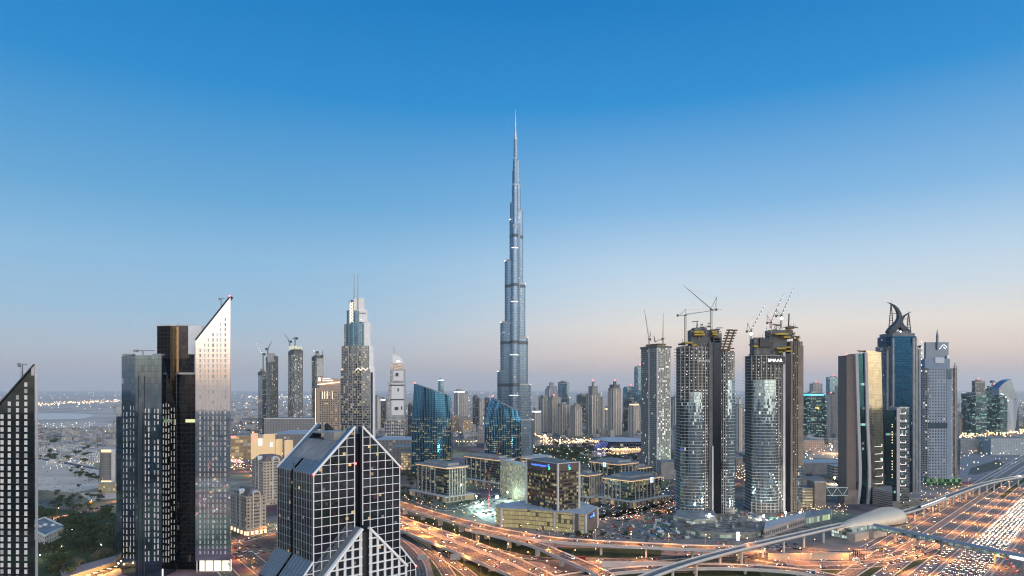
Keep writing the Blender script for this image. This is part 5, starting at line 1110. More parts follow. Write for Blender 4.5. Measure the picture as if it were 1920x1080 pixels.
# pale lit block behind the bank
t = T("lit_block", "pale grid block with many lit windows beside the brown bank", "building", (*cen(cbox(938, 985, 1000, 1010, .4)), 0)); t.prism("wall", [facade("lit_grid", (.35, .33, .28), (.2, .18, .12), 3.4, 4., mx=.3, mz=.3, metal=0, rough=.5, lit=.75, es=.9, c1=(1., .85, .5), c2=(.9, 1., .7)), rooflt], cbox(938, 985, 1000, 1010, .4), 0, gz(874, 1010), 0, 1); t.prism("parapet", [pale], inset(cbox(938, 985, 1000, 1010, .4), -.4), gz(874, 1010), gz(873, 1010))
# ---------------------------------------------------------------- brown bank
def bank():
    P = cbox(986, 1046, 1087, 826, .62); zt = gz(870, 826); zp = 24.; t = T("brown_bank", "brown glass bank tower with blue lit sign standing on a wide podium", "office building", (*cen(P), 0))
    gf = facade("bank_glass", (.07, .06, .055), (.15, .13, .115), 3.3, 4.35, mx=.06, mz=.38, lit=.3, row=.15, c1=(1., .84, .38), c2=(.85, .95, .5), cm=.4, es=.75, tilt=.006, wrough=.4)
    t.prism("glass_wall", [gf, roofgrey], P, zp, zt - 9, 0, 1); t.prism("crown_wall", [plain("crown_brown", (.115, .092, .08), var=.1), roofgrey], inset(P, -.3), zt - 9, zt, 0, 1); t.prism("roof_edge", [pale, plain("roof_dark", (.12, .13, .13))], inset(P, -.5), zt, zt + .9, 0, 1)
    for i, us in ((0, (0, .97)), (3, (0.03,))):
        for u in us:
            a, b = Vector(P[i]), Vector(P[(i + 1) % 4]); v = a.lerp(b, u); m = MB(); m.prism(ellipse(v.x, v.y, 1.5, 1.5, 8), zp, zt + .4); t.part("corner_pier", m, pale)
    a, b = Vector(P[0]), Vector(P[1]); d = (b - a).normalized(); n = Vector((d.y, -d.x)); L0 = (b - a).length; m = MB()
    for k in range(26):
        v = a + d * (2.5 + (L0 - 5) * k / 25) + n * .6; m.prism(ellipse(v.x, v.y, .28, .5, 4, math.atan2(d.y, d.x)), zt - 8.6, zt - .2)
    t.part("crown_slat", m, plain("slat_brown", (.26, .2, .17)))
    for i in (0, 3):
        a, b = Vector(P[i]), Vector(P[(i + 1) % 4]); d = (b - a).normalized(); n = Vector((d.y, -d.x)); L0 = (b - a).length
        for k in range(1, 5):
            v = a + d * (L0 * k / 5) + n * .1; m = MB(); e, f = d * .2, n * .35; m.prism([tuple(v - e), tuple(v - e + f), tuple(v + e + f), tuple(v + e)], zp, zt - 9.1); t.part("mullion", m, charcoal)
    def logo(c, d, n, s):
        rz = math.atan2(d.y, d.x); 
        for nm, mt, z0, bow in (("logo", bluel, .9, 1), ("logo", greenl, -.9, -1)):
            m = MB(); pts = []
            for k in range(12):
                an = math.pi * (1.5 * k / 11 + .25); q = Vector(c[:2]) + d * (math.cos(an) * s * .42 * bow) + n * .5; pts.append((q.x, q.y, c[2] + z0 * s * .52 + math.sin(an) * s * .5))
            for p, q in zip(pts, pts[1:]): m.beam(p, q, s * .42, 0, .4)
            t.part(nm, m, mt)
    a, b = Vector(P[3]), Vector(P[0]); d = (b - a).normalized(); n = Vector((d.y, -d.x)); Lw = (b - a).length; v = a + d * (Lw * .43) + n * .6
    lettering("Standard Chartered", 3.7, (v.x, v.y, zt - 4.6), math.atan2(d.y, d.x), bluel, t.o, t.loc); v = a + d * (Lw * .75) + n * .4; logo((v.x, v.y, zt - 5.), d, n, 3.1)
    a, b = Vector(P[0]), Vector(P[1]); d = (b - a).normalized(); n = Vector((d.y, -d.x)); v = a + d * ((b - a).length * .48) + n * .9; logo((v.x, v.y, zt - 4.8), d, n, 3.)
    # podium
    g = lambda px, Y: (gx(px, Y), Y)
    Q = [g(1098, 803), g(1120, 850), g(1085, 900), g(985, 900), g(930, 868), g(940, 845), g(985, 838), g(1040, 822)]
    pf = facade("podium_glass", (.1, .085, .075), (.2, .17, .1), 3.7, 5.2, mx=.05, mz=.14, lit=.97, c1=(1., .86, .4), c2=(.97, .82, .36), es=.75, evar=.25, gvar=.02, metal=.3, rough=.2)
    t.prism("podium", [pf, rooflt, plain("podium_brown", (.16, .125, .105))], Q, 0, zp - .5, 0, 1, sides=[2, 0, 0, 0, 0, 0, 0, 0]); t.prism("podium_roof", [rooflt], inset(Q, -.9), zp - .5, zp - .01)
    for k in (0, 1, 5, 7): m = MB(); m.prism(ellipse(*Q[k], 1.7, 1.7, 8), 0, zp - .4); t.part("corner_pier", m, pale)
    a, b = Vector(Q[7]), Vector(Q[0])
    for f in (.02, .62, .8, 1.):
        v = a.lerp(b, f); m = MB(); m.prism(ellipse(v.x, v.y, 1.3, 1.3, 8), 0, zp - .5); t.part("corner_pier", m, plain("pier_pinkgrey", (.4, .35, .33)))
    v0, v1 = a.lerp(b, .64), a.lerp(b, .79); d = (b - a).normalized(); n = Vector((d.y, -d.x)) * .35; m = MB(); m.prism([tuple(v0), tuple(v0 + n), tuple(v1 + n), tuple(v1)], 0, zp - .6); t.part("brown_panel", m, plain("podium_brown2", (.16, .125, .105)))
    a, b = Vector(Q[0]), Vector(Q[1]); d = (b - a).normalized(); n = Vector((d.y, -d.x)); v = a + d * 22 + n * .5; m = MB(); m.prism([tuple(v - d * 8), tuple(v - d * 8 + n * .3), tuple(v + d * 8 + n * .3), tuple(v + d * 8)], 15.5, 20); t.part("sign_band", m, plain("sign_navy", (.02, .04, .12))); logo((*(v + d * 9), 18.5), d, n, 2.4); lettering("Standard", 3.2, (v.x - d.x * 1 + n.x * .5, v.y - d.y * 1 + n.y * .5, 17.7), math.atan2(d.y, d.x), bluel, t.o, t.loc)
bank()
# ---------------------------------------------------------------- arena, mall, car parks
def arena():
    D = 1900.; x0, x1 = gx(1113, D), gx(1225, D); t = T("arena", "low blue walled opera hall with wide boat shaped roof", "opera house", ((x0 + x1) / 2, D + 40, 0)); cx = (x0 + x1) / 2; a = (x1 - x0) / 2
    t.prism("wall", [facade("blue_arena_wall", (.06, .09, .16), (.04, .06, .12), 9, 9, lit=.1, c1=(.9, .8, .7), es=1.2)], ellipse(cx + 10, D + 50, a * .86, 46, 30), 0, 22); m = MB()
    def rf(u, v): th = 6.2832 * u; r = v; return (cx + math.cos(th) * a * 1.04 * r, D + 50 + math.sin(th) * 56 * r, 23 + (1 - r * r) * 9 + (3.5 if math.cos(th) < -.5 else 0) * r)
    m.grid(rf, 30, 5, 0); t.part("roof", m, plain("arena_roof", (.34, .36, .4), var=.06), weld=True, smooth=True)
    for k in range(8): m = MB(); x = gx(1118 + k * 2.4, D); m.beam((x - 4, D + 12 - k * 3, 2), (x + 5, D + 8 - k * 3, 23), 2.0, 0, .6); t.part("light_blade", m, glow("blue_blade", (.1, .2, 1.), .8))
    t.box("promenade_light", glow("amber_arcade", (1., .5, .12), .7), gx(1150, D), gx(1225, D), D - 16, D - 12, 0, 6)
arena()
def slab_block(name, label, cat, px0, px1, yt, D, depth, wall, roof=roofgrey, group=None, extra=()):
    P = fbox(px0, px1, D, depth); t = T(name, label, cat, (*cen(P), 0), group); zt = gz(yt, D); t.prism("wall", [wall, roof], P, 0, zt, 0, 1); t.prism("parapet", [plain("parapet_grey", (.3, .3, .3)), roof], inset(P, -.5), zt - 1.2, zt + .3, 0, 1)
    for nm, mt, a, b, c, d in extra: t.box(nm, mt, gx(a, D), gx(b, D), D - 1.2, D - .6, gz(d, D), gz(c, D))
    return t
mallw = facade("mall_wall", (.22, .215, .21), (.12, .12, .12), 9, 7, mx=.5, mz=.5, lit=.06, metal=0, rough=.6, es=1.)
slab_block("mall_wing", "long plain grey mall wing below the far unfinished towers", "mall", 495, 588, 785, 2250, 120, mallw, extra=[("roof_line", offw, 495, 588, 784, 785.4)])
slab_block("mall_wing", "flat grey mall wing with dotted roof lights behind the golden arch", "mall", 505, 590, 814, 1750, 170, mallw, rooflt)
slab_block("mall_wing", "low mall wing with red shop sign and lit green forecourt", "mall", 433, 470, 816, 1650, 60, facade("mall_warm", (.34, .26, .18), (.3, .2, .1), 10, 8, lit=.4, es=1., metal=0, rough=.6), roofgrey, extra=[("shop_sign", glow("red_sign", (1., .2, .15), 1.6), 433, 443, 817.5, 821)])
def hip_hall():
    D = 2050.; t = T("hip_roof_hall", "grey faceted roof hall in front of the long mall wing", "mall", (gx(552, D), D + 40, 0)); a, b = gx(522, D), gx(590, D); m = MB()
    q = [(a, D), (b, D), (b, D + 90), (a, D + 90)]; r = [(a + 26, D + 25), (b - 22, D + 20), (b - 20, D + 70), (a + 30, D + 70)]
    for i in range(4): j = (i + 1) % 4; m.face([(*q[i], 8), (*q[j], 8), (*r[j], 34), (*r[i], 34)])
    m.face([(*p, 34) for p in r]); t.part("faceted_roof", m, plain("faceted_grey", (.36, .38, .4), var=.05)); t.prism("wall", [mallw], q, 0, 7.9)
    t.box("dark_end", charcoal, gx(519, D), a - .3, D + 5, D + 80, 0, 26)
hip_hall()
def arch_gate():
    D = 1560.; X = lambda p: gx(p, D); Z = lambda y: gz(y, D); t = T("arched_gate", "golden floodlit mall entrance with tall arch", "mall entrance", (X(508), D, 0)); gold = glow("floodlight_glow", (1., .6, .18), .62)  # floodlight on these walls is put in as a glow of their own
    m = MB(); w, r = X(516) - X(494), 5.; x0, x1 = X(494), X(516); cx = (x0 + x1) / 2; zt = Z(815)
    n = 12; pts = [(cx + math.cos(math.pi * k / n) * r, 16 + math.sin(math.pi * k / n) * r) for k in range(n + 1)]
    m.face([(x0, D, 0), (cx - r, D, 0), (cx - r, D, 16), (x0, D, zt)]); m.face([(cx + r, D, 0), (x1, D, 0), (x1, D, zt), (cx + r, D, 16)])
    for (a, b), (c, d) in zip(pts, pts[1:]): m.face([(a, D, b), (lerp(x1, x0, (cx + r - a) / (2 * r)), D, zt), (lerp(x1, x0, (cx + r - c) / (2 * r)), D, zt), (c, D, d)])
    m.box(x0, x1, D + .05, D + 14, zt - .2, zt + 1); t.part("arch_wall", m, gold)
    t.box("inner_door", plain("door_brown", (.1, .05, .02)), x0 + 1, x1 - 1, D + 3, D + 4, 0, zt - 1)
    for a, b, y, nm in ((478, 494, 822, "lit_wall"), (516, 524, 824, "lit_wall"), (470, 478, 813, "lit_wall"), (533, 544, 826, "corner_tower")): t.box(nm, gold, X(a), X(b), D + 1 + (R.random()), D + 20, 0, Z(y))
    t.box("white_sign", litwhite, X(485), X(491), D - 1, D - .5, Z(835), Z(823)); t.box("white_sign", litwhite, X(509), X(513), D - 9, D - 8.5, Z(837), Z(829)); t.box("red_banner", glow("red_sign", (1., .2, .15), 1.6), X(476), X(479), D - .8, D - .2, Z(828), Z(816))
arch_gate()
for k, (p, y) in enumerate(((485, 850), (494, 852), (501, 855), (503, 848), (513, 857), (489, 846), (508, 851), (516, 853))):
    q = gnd(p, y); m = MB(); m.tube(q, q + Vector((0, 0, 11)), .9, .9, 8); o = m.build("light_column", glow("red_column", (1., .12, .12), 2.2) if k % 2 else whitel, None, tuple(q))
    tag(o, "red glowing column in the plaza before the golden arch" if k % 2 else "white glowing column in the plaza before the golden arch", "light column", "glowing columns in the plaza")
def round_car_park():
    D = 2000.; c = gx(873, D); t = T("round_building", "round terraced low building with ring of lamps between the blue towers", "building", (c, D + 40, 0))
    for k, (a, z0, z1) in enumerate(((30, 0, 14), (26, 14, 22), (19, 22, 27))): t.prism("terrace", [facade("round_wall", (.2, .21, .2), (.1, .11, .1), 7, 4, mx=.2, mz=.4, lit=.12, c1=(.9, 1., .8), es=1.2, metal=0, rough=.5), roofgrey], ellipse(c, D + 40, a, a, 32), z0, z1, 0, 1)
    t.box("roof_house", rooflt, c - 6, c + 8, D + 30, D + 44, 27, 35)
    for k in range(10): an = math.pi * (1 + k / 9); m = MB(); m.ball((c + math.cos(an) * 30.6, D + 40 + math.sin(an) * 30.6, 15), 1., 0, 4); t.part("ring_lamp", m, glow("amber_lamp", (1., .75, .35), 6))
round_car_park()
mauve = facade("mauve_wall", (.3, .25, .23), (.08, .07, .07), 6, 4.5, mx=.5, mz=.45, metal=0, rough=.6, lit=.05, es=1.)
warmw = facade("floodlight_tint_wall", (.42, .3, .2), (.2, .13, .07), 5, 4.5, mx=.4, mz=.4, metal=0, rough=.6, lit=.3, es=1.4)  # orange floodlight is put into the wall colour; only windows emit
slab_block("parking_deck", "pinkish open parking deck on the orange lit lot", "car park", 1507, 1546, 826, 1880, 60, mauve)
slab_block("long_warehouse", "long grey flat roofed hall behind the unfinished brown winged tower", "warehouse", 1500, 1592, 868, 1370, 70, plain("warehouse_wall", (.24, .24, .25)), rooflt)
slab_block("low_block", "low dark shed in front of the long grey hall", "building", 1565, 1592, 874, 1290, 30, facade("shed_wall", (.27, .27, .27), (.05, .05, .05), 20, 5, mx=.1, mz=.6, lit=0, metal=0), rooflt)
slab_block("low_block", "pale low villa row with lamps among trees by the brown wing", "building", 1502, 1545, 896, 1210, 25, plain("villa_wall", (.36, .31, .27)), roofgrey)
slab_block("car_park_block", "brown car park block with yellow lit decks beside the truss bridge", "car park", 1478, 1527, 915, 985, 40, facade("deck_rows", (.2, .17, .15), (.3, .25, .15), 12, 4.2, mx=.06, mz=.5, metal=0, rough=.5, lit=.8, es=1.1, c1=(1., .9, .5), c2=(1., .85, .5)), roofgrey)
slab_block("stair_tower", "plain brown stair tower at the end of the truss bridge", "building", 1527.5, 1549, 903, 980, 25, plain("stair_brown", (.2, .165, .145)), roofgrey)
def truss():
    D = 985.; t = T("truss_bridge", "blue grey truss footbridge between the brown stair tower and ribbed tower", "footbridge", (gx(1570, D), D, 0)); x0, x1 = gx(1549.5, D), gx(1590, D); z0, z1 = gz(929, D), gz(914, D); m = MB(); n = 4
    for z in (z0, z1): m.beam((x0, D, z), (x1, D, z), .9)
    for k in range(n): a, b = lerp(x0, x1, k / n), lerp(x0, x1, (k + 1) / n); m.beam((a, D - .1, z0 if k % 2 else z1), (b, D - .1, z1 if k % 2 else z0), .7)
    t.part("truss_frame", m, plain("truss_paint", (.4, .46, .48))); t.box("enclosure", mirror("bridge_glass", (.1, .17, .19), .2, .8), x0, x1, D + .6, D + 5, z0, z1)
truss()
slab_block("grey_box", "plain windowless grey box beside the bright flood lamp", "building", 1240, 1281, 866, 1290, 40, plain("box_wall", (.34, .31, .29)), roofgrey)
slab_block("white_office_block", "pale blue block with punched windows beyond the sandy lot", "building", 1858, 1935, 822, 1760, 60, facade("pale_blue_wall", (.3, .36, .4), (.2, .24, .26), 7, 4, mx=.45, mz=.45, metal=0, rough=.5, lit=.12, c1=(.8, 1., .95), es=1.))
slab_block("low_warehouse", "grey warehouse by the sandy lot beside the needle tower", "warehouse", 1801, 1836, 824, 1800, 50, plain("warehouse_grey", (.22, .23, .24)), roofgrey)
slab_block("low_warehouse", "long low shed behind the sandy lot", "warehouse", 1837, 1858, 832, 1850, 40, plain("shed_grey", (.2, .19, .19)), roofgrey)
slab_block("low_block", "beige flats with rows of windows between the two unfinished towers", "building", 1380, 1398, 858, 1450, 40, mauve); slab_block("low_block", "brown flats behind the bright reflections between unfinished towers", "building", 1396, 1412, 852, 1600, 40, mauve)
slab_block("souk_block", "orange floodlit old style block behind the round building", "building", 846, 862, 778, 2700, 50, warmw); slab_block("souk_block", "pinkish old style block beside the orange floodlit one", "building", 861, 876, 781, 2650, 50, mauve); slab_block("souk_block", "amber lit low block near the narrower blue tower", "building", 868, 882, 787, 2500, 40, warmw); slab_block("souk_block", "dark low block right against the narrower blue tower", "building", 895, 909, 806, 2150, 40, mauve)
slab_block("shop_row", "yellow lit shop row beside the blue tower's foot", "building", 752, 772, 848, 1440, 30, facade("shop_row", (.3, .24, .16), (.4, .3, .12), 5, 5, lit=.8, es=1., metal=0, rough=.6), roofgrey); slab_block("flat_mall_roof", "wide flat mall roof with dim lamps behind the gable tower", "mall", 702, 772, 825, 1720, 120, mallw, rooflt); slab_block("flat_mall_roof", "nearer flat green grey mall roof left of the blue tower", "mall", 735, 771, 838, 1560, 60, mallw, plain("green_grey_roof", (.2, .23, .21)))
slab_block("grey_tower_block", "grey slab with lit top and foot beside the chamfered tower", "office building", 187.5, 218, 843, 1130, 28, facade("grey_slab_wall", (.33, .32, .31), (.07, .085, .1), 1.8, 4, mx=.35, mz=.06, metal=.6, rough=.2, lit=.01, es=1.), rooflt, extra=[("crown_light", glow("crown_amber", (1., .68, .3), 1.4), 190, 209, 843, 848), ("foot_light", glow("crown_amber", (1., .68, .3), 1.4), 190, 209, 901, 905), ("side_pier", pale, 209.5, 217, 842, 912)])
slab_block("grey_tower_block", "lower podium under the grey slab with lit crown", "building", 184, 225, 905, 1120, 5, facade("podium_yellow", (.3, .28, .26), (.3, .25, .1), 4, 4, lit=.25, es=1., metal=0, rough=.6), rooflt)
def hall_and_site():
    # curved site podium below the unfinished towers
    t = T("site_podium", "curved concrete podium with green lit floor under the unfinished towers", "building", (*gnd(1370, 1000)[:2], 0)); Q = [gnd(*p)[:2] for p in ((1258, 988), (1270, 997), (1310, 1006), (1360, 1010), (1410, 1009), (1445, 1001), (1440, 985), (1390, 974), (1330, 972), (1268, 975))]; Q = [tuple(q) for q in Q]
    sf = facade("site_wall", (.33, .31, .28), (.2, .24, .2), 7, 5, mx=.15, mz=.3, metal=0, rough=.6, lit=.4, c1=(.8, 1., .75), c2=(1., 1., .9), es=1.1)
    t.prism("lower_floor", [sf, rubble], Q, 0, 6, 0, 1); t.prism("floor_edge", [concrete, rubble], inset(Q, -1.), 6, 6.8, 0, 1)
    q2 = [gnd(*p)[:2] for p in ((1262, 985), (1300, 993), (1345, 990), (1340, 975), (1270, 973))]; t.prism("upper_floor", [sf, roofgrey], [tuple(q) for q in q2], 6.9, 12, 0, 1)
    for k in range(46):
        x, y = gnd(R.uniform(1276, 1432), R.uniform(976, 1001))[:2]; w = R.uniform(1., 4.5); t.prism("formwork_stack", [R.choice((concrete, brown, steel, pale, concrete_dk))], [(x, y), (x + w, y - w * .3), (x + w * 1.4, y + w), (x + w * .3, y + w * 1.2)], 6.9, 6.9 + R.uniform(1., 4.))
    d = gnd(1384, 1016); p = T("lit_pylon", "tall white lit sign pylon beside the curved podium", "sign", tuple(d)); p.box("panel", litwhite, d.x - 1.6, d.x + 1.6, d.y, d.y + .6, 1.5, 11); p.box("post", dark, d.x - .4, d.x + .4, d.y + .1, d.y + .5, 0, 1.5)
    w = gnd(1440, 1003); wl = T("canopy_block", "pinkish long site building with window row beside the viaduct", "building", tuple(w)); Q = [tuple(gnd(*p)[:2]) for p in ((1432, 1010), (1508, 985), (1512, 975), (1436, 995))]; wl.prism("wall", [facade("canopy_wall", (.36, .31, .29), (.1, .08, .08), 5, 10, mx=.3, mz=.6, metal=0, rough=.5, lit=.1), rooflt], Q, 0, 11, 0, 1); Q = [tuple(gnd(*p)[:2]) for p in ((1506, 985), (1558, 975), (1560, 966), (1508, 972))]; wl.prism("glass_canopy", [facade("canopy_green", (.2, .22, .22), (.2, .25, .2), 6, 9, lit=.6, c1=(.8, 1., .5), es=1., metal=0), plain("canopy_roof", (.13, .17, .2), rough=.35)], Q, 0, 9, 0, 1)
    wl = gnd(1490, 1046); r = T("retaining_wall", "tan retaining wall beneath the metro viaduct ramp", "wall", tuple(wl)); Q = [tuple(gnd(*p)[:2]) for p in ((1440, 1050), (1592, 1050), (1592, 1049), (1440, 1049))]; r.prism("wall", [plain("tan_wall", (.5, .38, .28), var=.1)], Q, 0, 6.5)
    r = T("retaining_wall", "grey concrete retaining wall in the middle of the interchange", "wall", tuple(gnd(1190, 1063))); Q = [tuple(gnd(*p)[:2]) for p in ((1128, 1064), (1290, 1064), (1290, 1063), (1128, 1063))]; r.prism("wall", [pale], Q, 0, 5.)
    r = T("retaining_wall", "orange lit abutment wall under the widest flyover", "wall", tuple(gnd(795, 1020))); Q = [tuple(gnd(*p)[:2]) for p in ((762, 1004), (808, 1030), (810, 1028), (764, 1002))]; r.prism("wall", [plain("abutment", (.5, .36, .22), var=.1)], Q, 0, 6.)
hall_and_site()
# villa among the trees and market shed
def villa():
    Q = [tuple(gnd(*p)[:2]) for p in ((40, 1000), (84, 1022), (122, 1004), (84, 985))]; t = T("white_villa", "large white flat roofed villa among dark trees", "villa", (*cen(Q), 0)); t.prism("wall", [facade("villa_white", (.6, .57, .52), (.08, .08, .08), 6, 5, mx=.65, mz=.6, metal=0, rough=.5, lit=.05), roofgrey], Q, 0, 9.5, 0, 1); q = inset(Q, -.6); m = MB()
    for i in range(4):
        a, b = Vector(q[i]), Vector(q[(i + 1) % 4]); d = (b - a).normalized(); n = Vector((-d.y, d.x)) * 1.6; m.prism([tuple(a), tuple(b), tuple(b + n), tuple(a + n)], 9.52, 10.9)
    t.part("parapet_rim", m, offw); c = cen(Q)
    for dx, dy, w in ((-14, -3, 7), (-4, 4, 4), (7, 2, 3.5), (-2, -6, 3)): t.box("roof_box", offw, c[0] + dx, c[0] + dx + w, c[1] + dy, c[1] + dy + w * .6, 9.55, 11.8)
villa()
def market():
    Q = [tuple(gnd(*p)[:2]) for p in ((120, 1092), (232, 1056), (226, 1047), (112, 1078))]; t = T("market_shed", "long pink roofed shed beside a floodlit strip of stalls", "market", (*cen(Q), 0)); t.prism("roof", [plain("pink_roof", (.36, .27, .26), var=.15)], Q, 3.6, 4.2); t.prism("wall", [plain("shed_wall_tan", (.4, .3, .2))], inset(Q, 1.), 0, 3.6)
    pxsheet("market_paving", [(128, 1098), (226, 1066), (232, 1074), (140, 1112)], .1, plain("market_ground", (.5, .34, .18), var=.3, scale=.2))
    for k in range(7):
        p = gnd(140 + k * 13, 1092 - k * 4.2); l = bpy.data.lights.new("stall_light", 'POINT'); l.energy = 5200; l.color = (1, .62, .28); l.shadow_soft_size = .4
        s = T("market_stall", "small market stall on the floodlit strip", "stall", tuple(p), "stalls on the floodlit strip"); s.box("counter", brown, p.x - 1.6, p.x + 1.6, p.y - .8, p.y + .8, 0, 1.1); s.box("awning", offw if k % 2 else beige, p.x - 2., p.x + 2., p.y - 1.2, p.y + 1.2, 2.5, 2.7); s.box("post", steel, p.x - 1.7, p.x - 1.6, p.y - .1, p.y, 1.1, 2.5)
        lo = bpy.data.objects.new("stall_light", l); COL.objects.link(lo); lo.parent = s.o; lo.location = (0, -3, 4.6)
market()
# ---------------------------------------------------------------- skyline
ST = dict(
    res=facade("flats_grey", (.27, .27, .26), (.05, .07, .08), 3.6, 3.6, mx=.45, mz=.35, metal=.6, rough=.2, lit=.08, es=1.5, c2=(.9, 1., .9)),
    beige=facade("flats_beige", (.36, .33, .29), (.05, .06, .07), 3.6, 3.6, mx=.5, mz=.38, metal=.6, rough=.2, lit=.07, es=1.5),
    dark=facade("office_dark", (.09, .1, .115), (.10, .13, .16), 3.2, 3.8, mx=.12, mz=.2, lit=.05, es=1.4, c2=(.8, 1., 1.)),
    blue=facade("office_blue", (.10, .16, .2), (.15, .27, .36), 3.2, 3.8, mx=.1, mz=.18, lit=.05, es=1.4, c2=(.7, 1., 1.), cm=.7),
    teal=facade("office_teal", (.08, .14, .15), (.08, .18, .2), 3.2, 4., mx=.1, mz=.25, lit=.08, row=.16, es=1.2, c1=(.6, 1., .85), c2=(1., .95, .6)),
    white=facade("flats_white", (.42, .45, .48), (.08, .11, .14), 4., 3.6, mx=.45, mz=.4, metal=.6, rough=.2, lit=.06, es=1.3, c2=(.8, .95, 1.)),
    cons=facade("unfinished_far", (.17, .18, .185), (.06, .07, .07), 4.5, 4.6, mx=.3, mz=.35, metal=.2, rough=.5, lit=.3, c1=(1., .97, .8), c2=(.9, 1., .95), es=2.2),
    lav=facade("flats_lavender", (.3, .32, .38), (.09, .12, .17), 3.6, 3.6, mx=.4, mz=.35, metal=.7, rough=.2, lit=.05, es=1.3, c2=(.8, .9, 1.)))
def tower(label, pl, pc, pr, yt, D, style, tiers=(), cap=None, th=.5, beacon=False, mast=None, crown=None, name="high_rise", group=None):
    """tiers: (inset metres, row of the top) volumes above the body; crown: a lit band"""
    P = cbox(pl, pc, pr, D, th) if pc else fbox(pl, pr, D, 32)
    Q0 = P; t = T(name, label, "high-rise", (*cen(P), 0), group); z = gz(yt, D); SH = t.prism("tower_shaft", [ST[style], roofgrey], P, 0, z, 0, 1)
    for k, (a, y) in enumerate(tiers):
        z2 = gz(y, D); q = inset(P, a); t.prism("upper_tier", [ST[style] if cap is None else cap, roofgrey], q, z, z2, 0, 1); z = z2; P = q
    if not tiers: t.prism("roof_house", [concrete, roofgrey], inset(P, .28 * (Vector(P[1]) - Vector(P[0])).length * .9), z, z + 5, 0, 1)
    zb = gz(yt, D)
    if style in ('res', 'beige', 'white', 'lav', 'cons') and pc:
        for i, fs in ((0, (.02, .36, .64, .98)), (3, (.02, .4, .66))):
            a, b = Vector(Q0[i]), Vector(Q0[(i + 1) % 4]); d = (b - a).normalized(); n = Vector((d.y, -d.x))
            for f in fs:
                w = R.uniform(.9, 2.4); v = a.lerp(b, f); e, g_ = d * w, n * R.uniform(.8, 1.6); t.prism("balcony_stack" if w > 1.6 else "pilaster", [concrete_dk if style == 'cons' else R.choice((pale, concrete, beige))], [tuple(v - e), tuple(v - e + g_), tuple(v + e + g_), tuple(v + e)], 0, zb - R.uniform(0, 14), parent=SH)
    else:
        for f in (.33, .66, .97): t.prism("floor_band", [steel], inset(Q0, -.35), zb * f - 1.6, zb * f, parent=SH)
    c0 = cen(P)
    for _ in range(3): x, y = c0[0] + R.uniform(-6, 6), c0[1] + R.uniform(-6, 4); w = R.uniform(1.2, 3.5); t.box("roof_plant", R.choice((concrete, steel, roofgrey)), x - w, x + w, y - w, y + w, z, z + R.uniform(2, 7))
    if crown: q = inset(P, -.4); t.prism("lit_crown", [crown], q, z - 9, z - 3)
    c = cen(P)
    if mast: m = MB(); m.tube((c[0], c[1], z), (c[0], c[1], gz(mast, D)), 1.2, .5, 6); t.part("mast", m, steel)
    if beacon: m = MB(); m.ball((c[0], c[1] - 3, (gz(mast, D) if mast else z + 5) + 2), 2.2 * D / 2500, 0, 5); t.part("beacon", m, redb)
    return t
wg = glow("crown_white", (.85, 1., 1.), 1.6); am = glow("crown_amber", (1., .68, .3), 1.4); tq = glow("crown_turquoise", (.1, .85, 1.), 1.2)
tower("grey stepped high-rise right beside the spire tower's foot, its top a narrow box", 1022, 1030, 1047, 729, 3200, 'lav', ((5, 724), (9, 718)))
tower("blue and white high-rise with bright white upper wall", 1046, 1053.5, 1067.5, 716, 2900, 'blue', (), None, .35)
tower("grey flats with low flat top nearest the spire tower", 1010, 1018, 1027, 743, 2700, 'res')
tower("beige grey twin flats below the blue and white high-rise", 1027, 1036, 1050, 744, 2600, 'beige', beacon=True)
tower("narrow beige flats with balconies before the blue and white high-rise", 1046, 1054, 1067, 757, 2500, 'res')
tower("short beige flats with small crown between taller ones", 1069, 1078, 1091, 763, 2450, 'beige', ((4, 759),))
tower("broad dark slab high-rise far behind the flats", 1081, 1090, 1100, 740, 3400, 'dark')
tower("stepped crown high-rise with amber tip, tallest of the flats right of the spire", 1099, 1110, 1125, 738, 2500, 'res', ((6, 724), (9, 718)), None, .5, True, 713)
tower("slim pale flats leaning on the amber tipped high-rise", 1123, 1128, 1133, 747, 2650, 'white'); tower("short grey flats with amber lit top", 1131, 1136, 1143, 764, 2750, 'res', crown=am)
tower("dark crowned flats with small dome, near the unfinished square tower", 1140, 1150, 1165, 728, 2500, 'beige', ((4, 721), (9, 716)), concrete_dk, beacon=True)
tower("smooth dark blue office high-rise with slanted shoulders", 1168, 1176, 1197, 727, 3000, 'blue', ((3, 725),), beacon=True)
tower("dark blue round topped office block below it", 1170, 1182, 1194, 748, 2700, 'dark'); tower("turquoise glass high-rise peeping from behind the unfinished square tower", 1189, 1196, 1210, 687, 2600, 'blue', beacon=True)
tower("beige flats with orange lit crown beside the unfinished square tower", 1178, 1188, 1200, 760, 2400, 'beige', ((3, 756),), crown=am); tower("low grey office with white roof sign near the spire tower", 997, 1004, 1014, 769, 2500, 'res', crown=wg)
tower("grey flats seen in the gap left of the twin lobed unfinished tower", 1258, 1266, 1278, 744, 2500, 'res'); tower("pinkish flats lower in the same gap", 1262, 1270, 1280, 800, 1900, 'beige'); tower("lone slim glass high-rise with white lit top far beyond the blue towers", 821.5, 826, 832, 711, 4300, 'blue', crown=wg)
tower("grey high-rise with pale lit parapet between the blue towers", 851.5, 859, 871, 732, 2700, 'lav', crown=wg); tower("narrower grey high-rise touching the one with lit parapet", 868, 872, 877, 736, 2750, 'res'); tower("dark pointed flats between the blue towers", 886, 891, 897, 744, 3000, 'dark', ((3, 741),)); tower("grey flats beside the dark pointed flats", 896, 899, 905, 748, 3000, 'res'); tower("dark flats close to the narrower blue tower", 908.5, 912, 918, 746, 3000, 'dark')
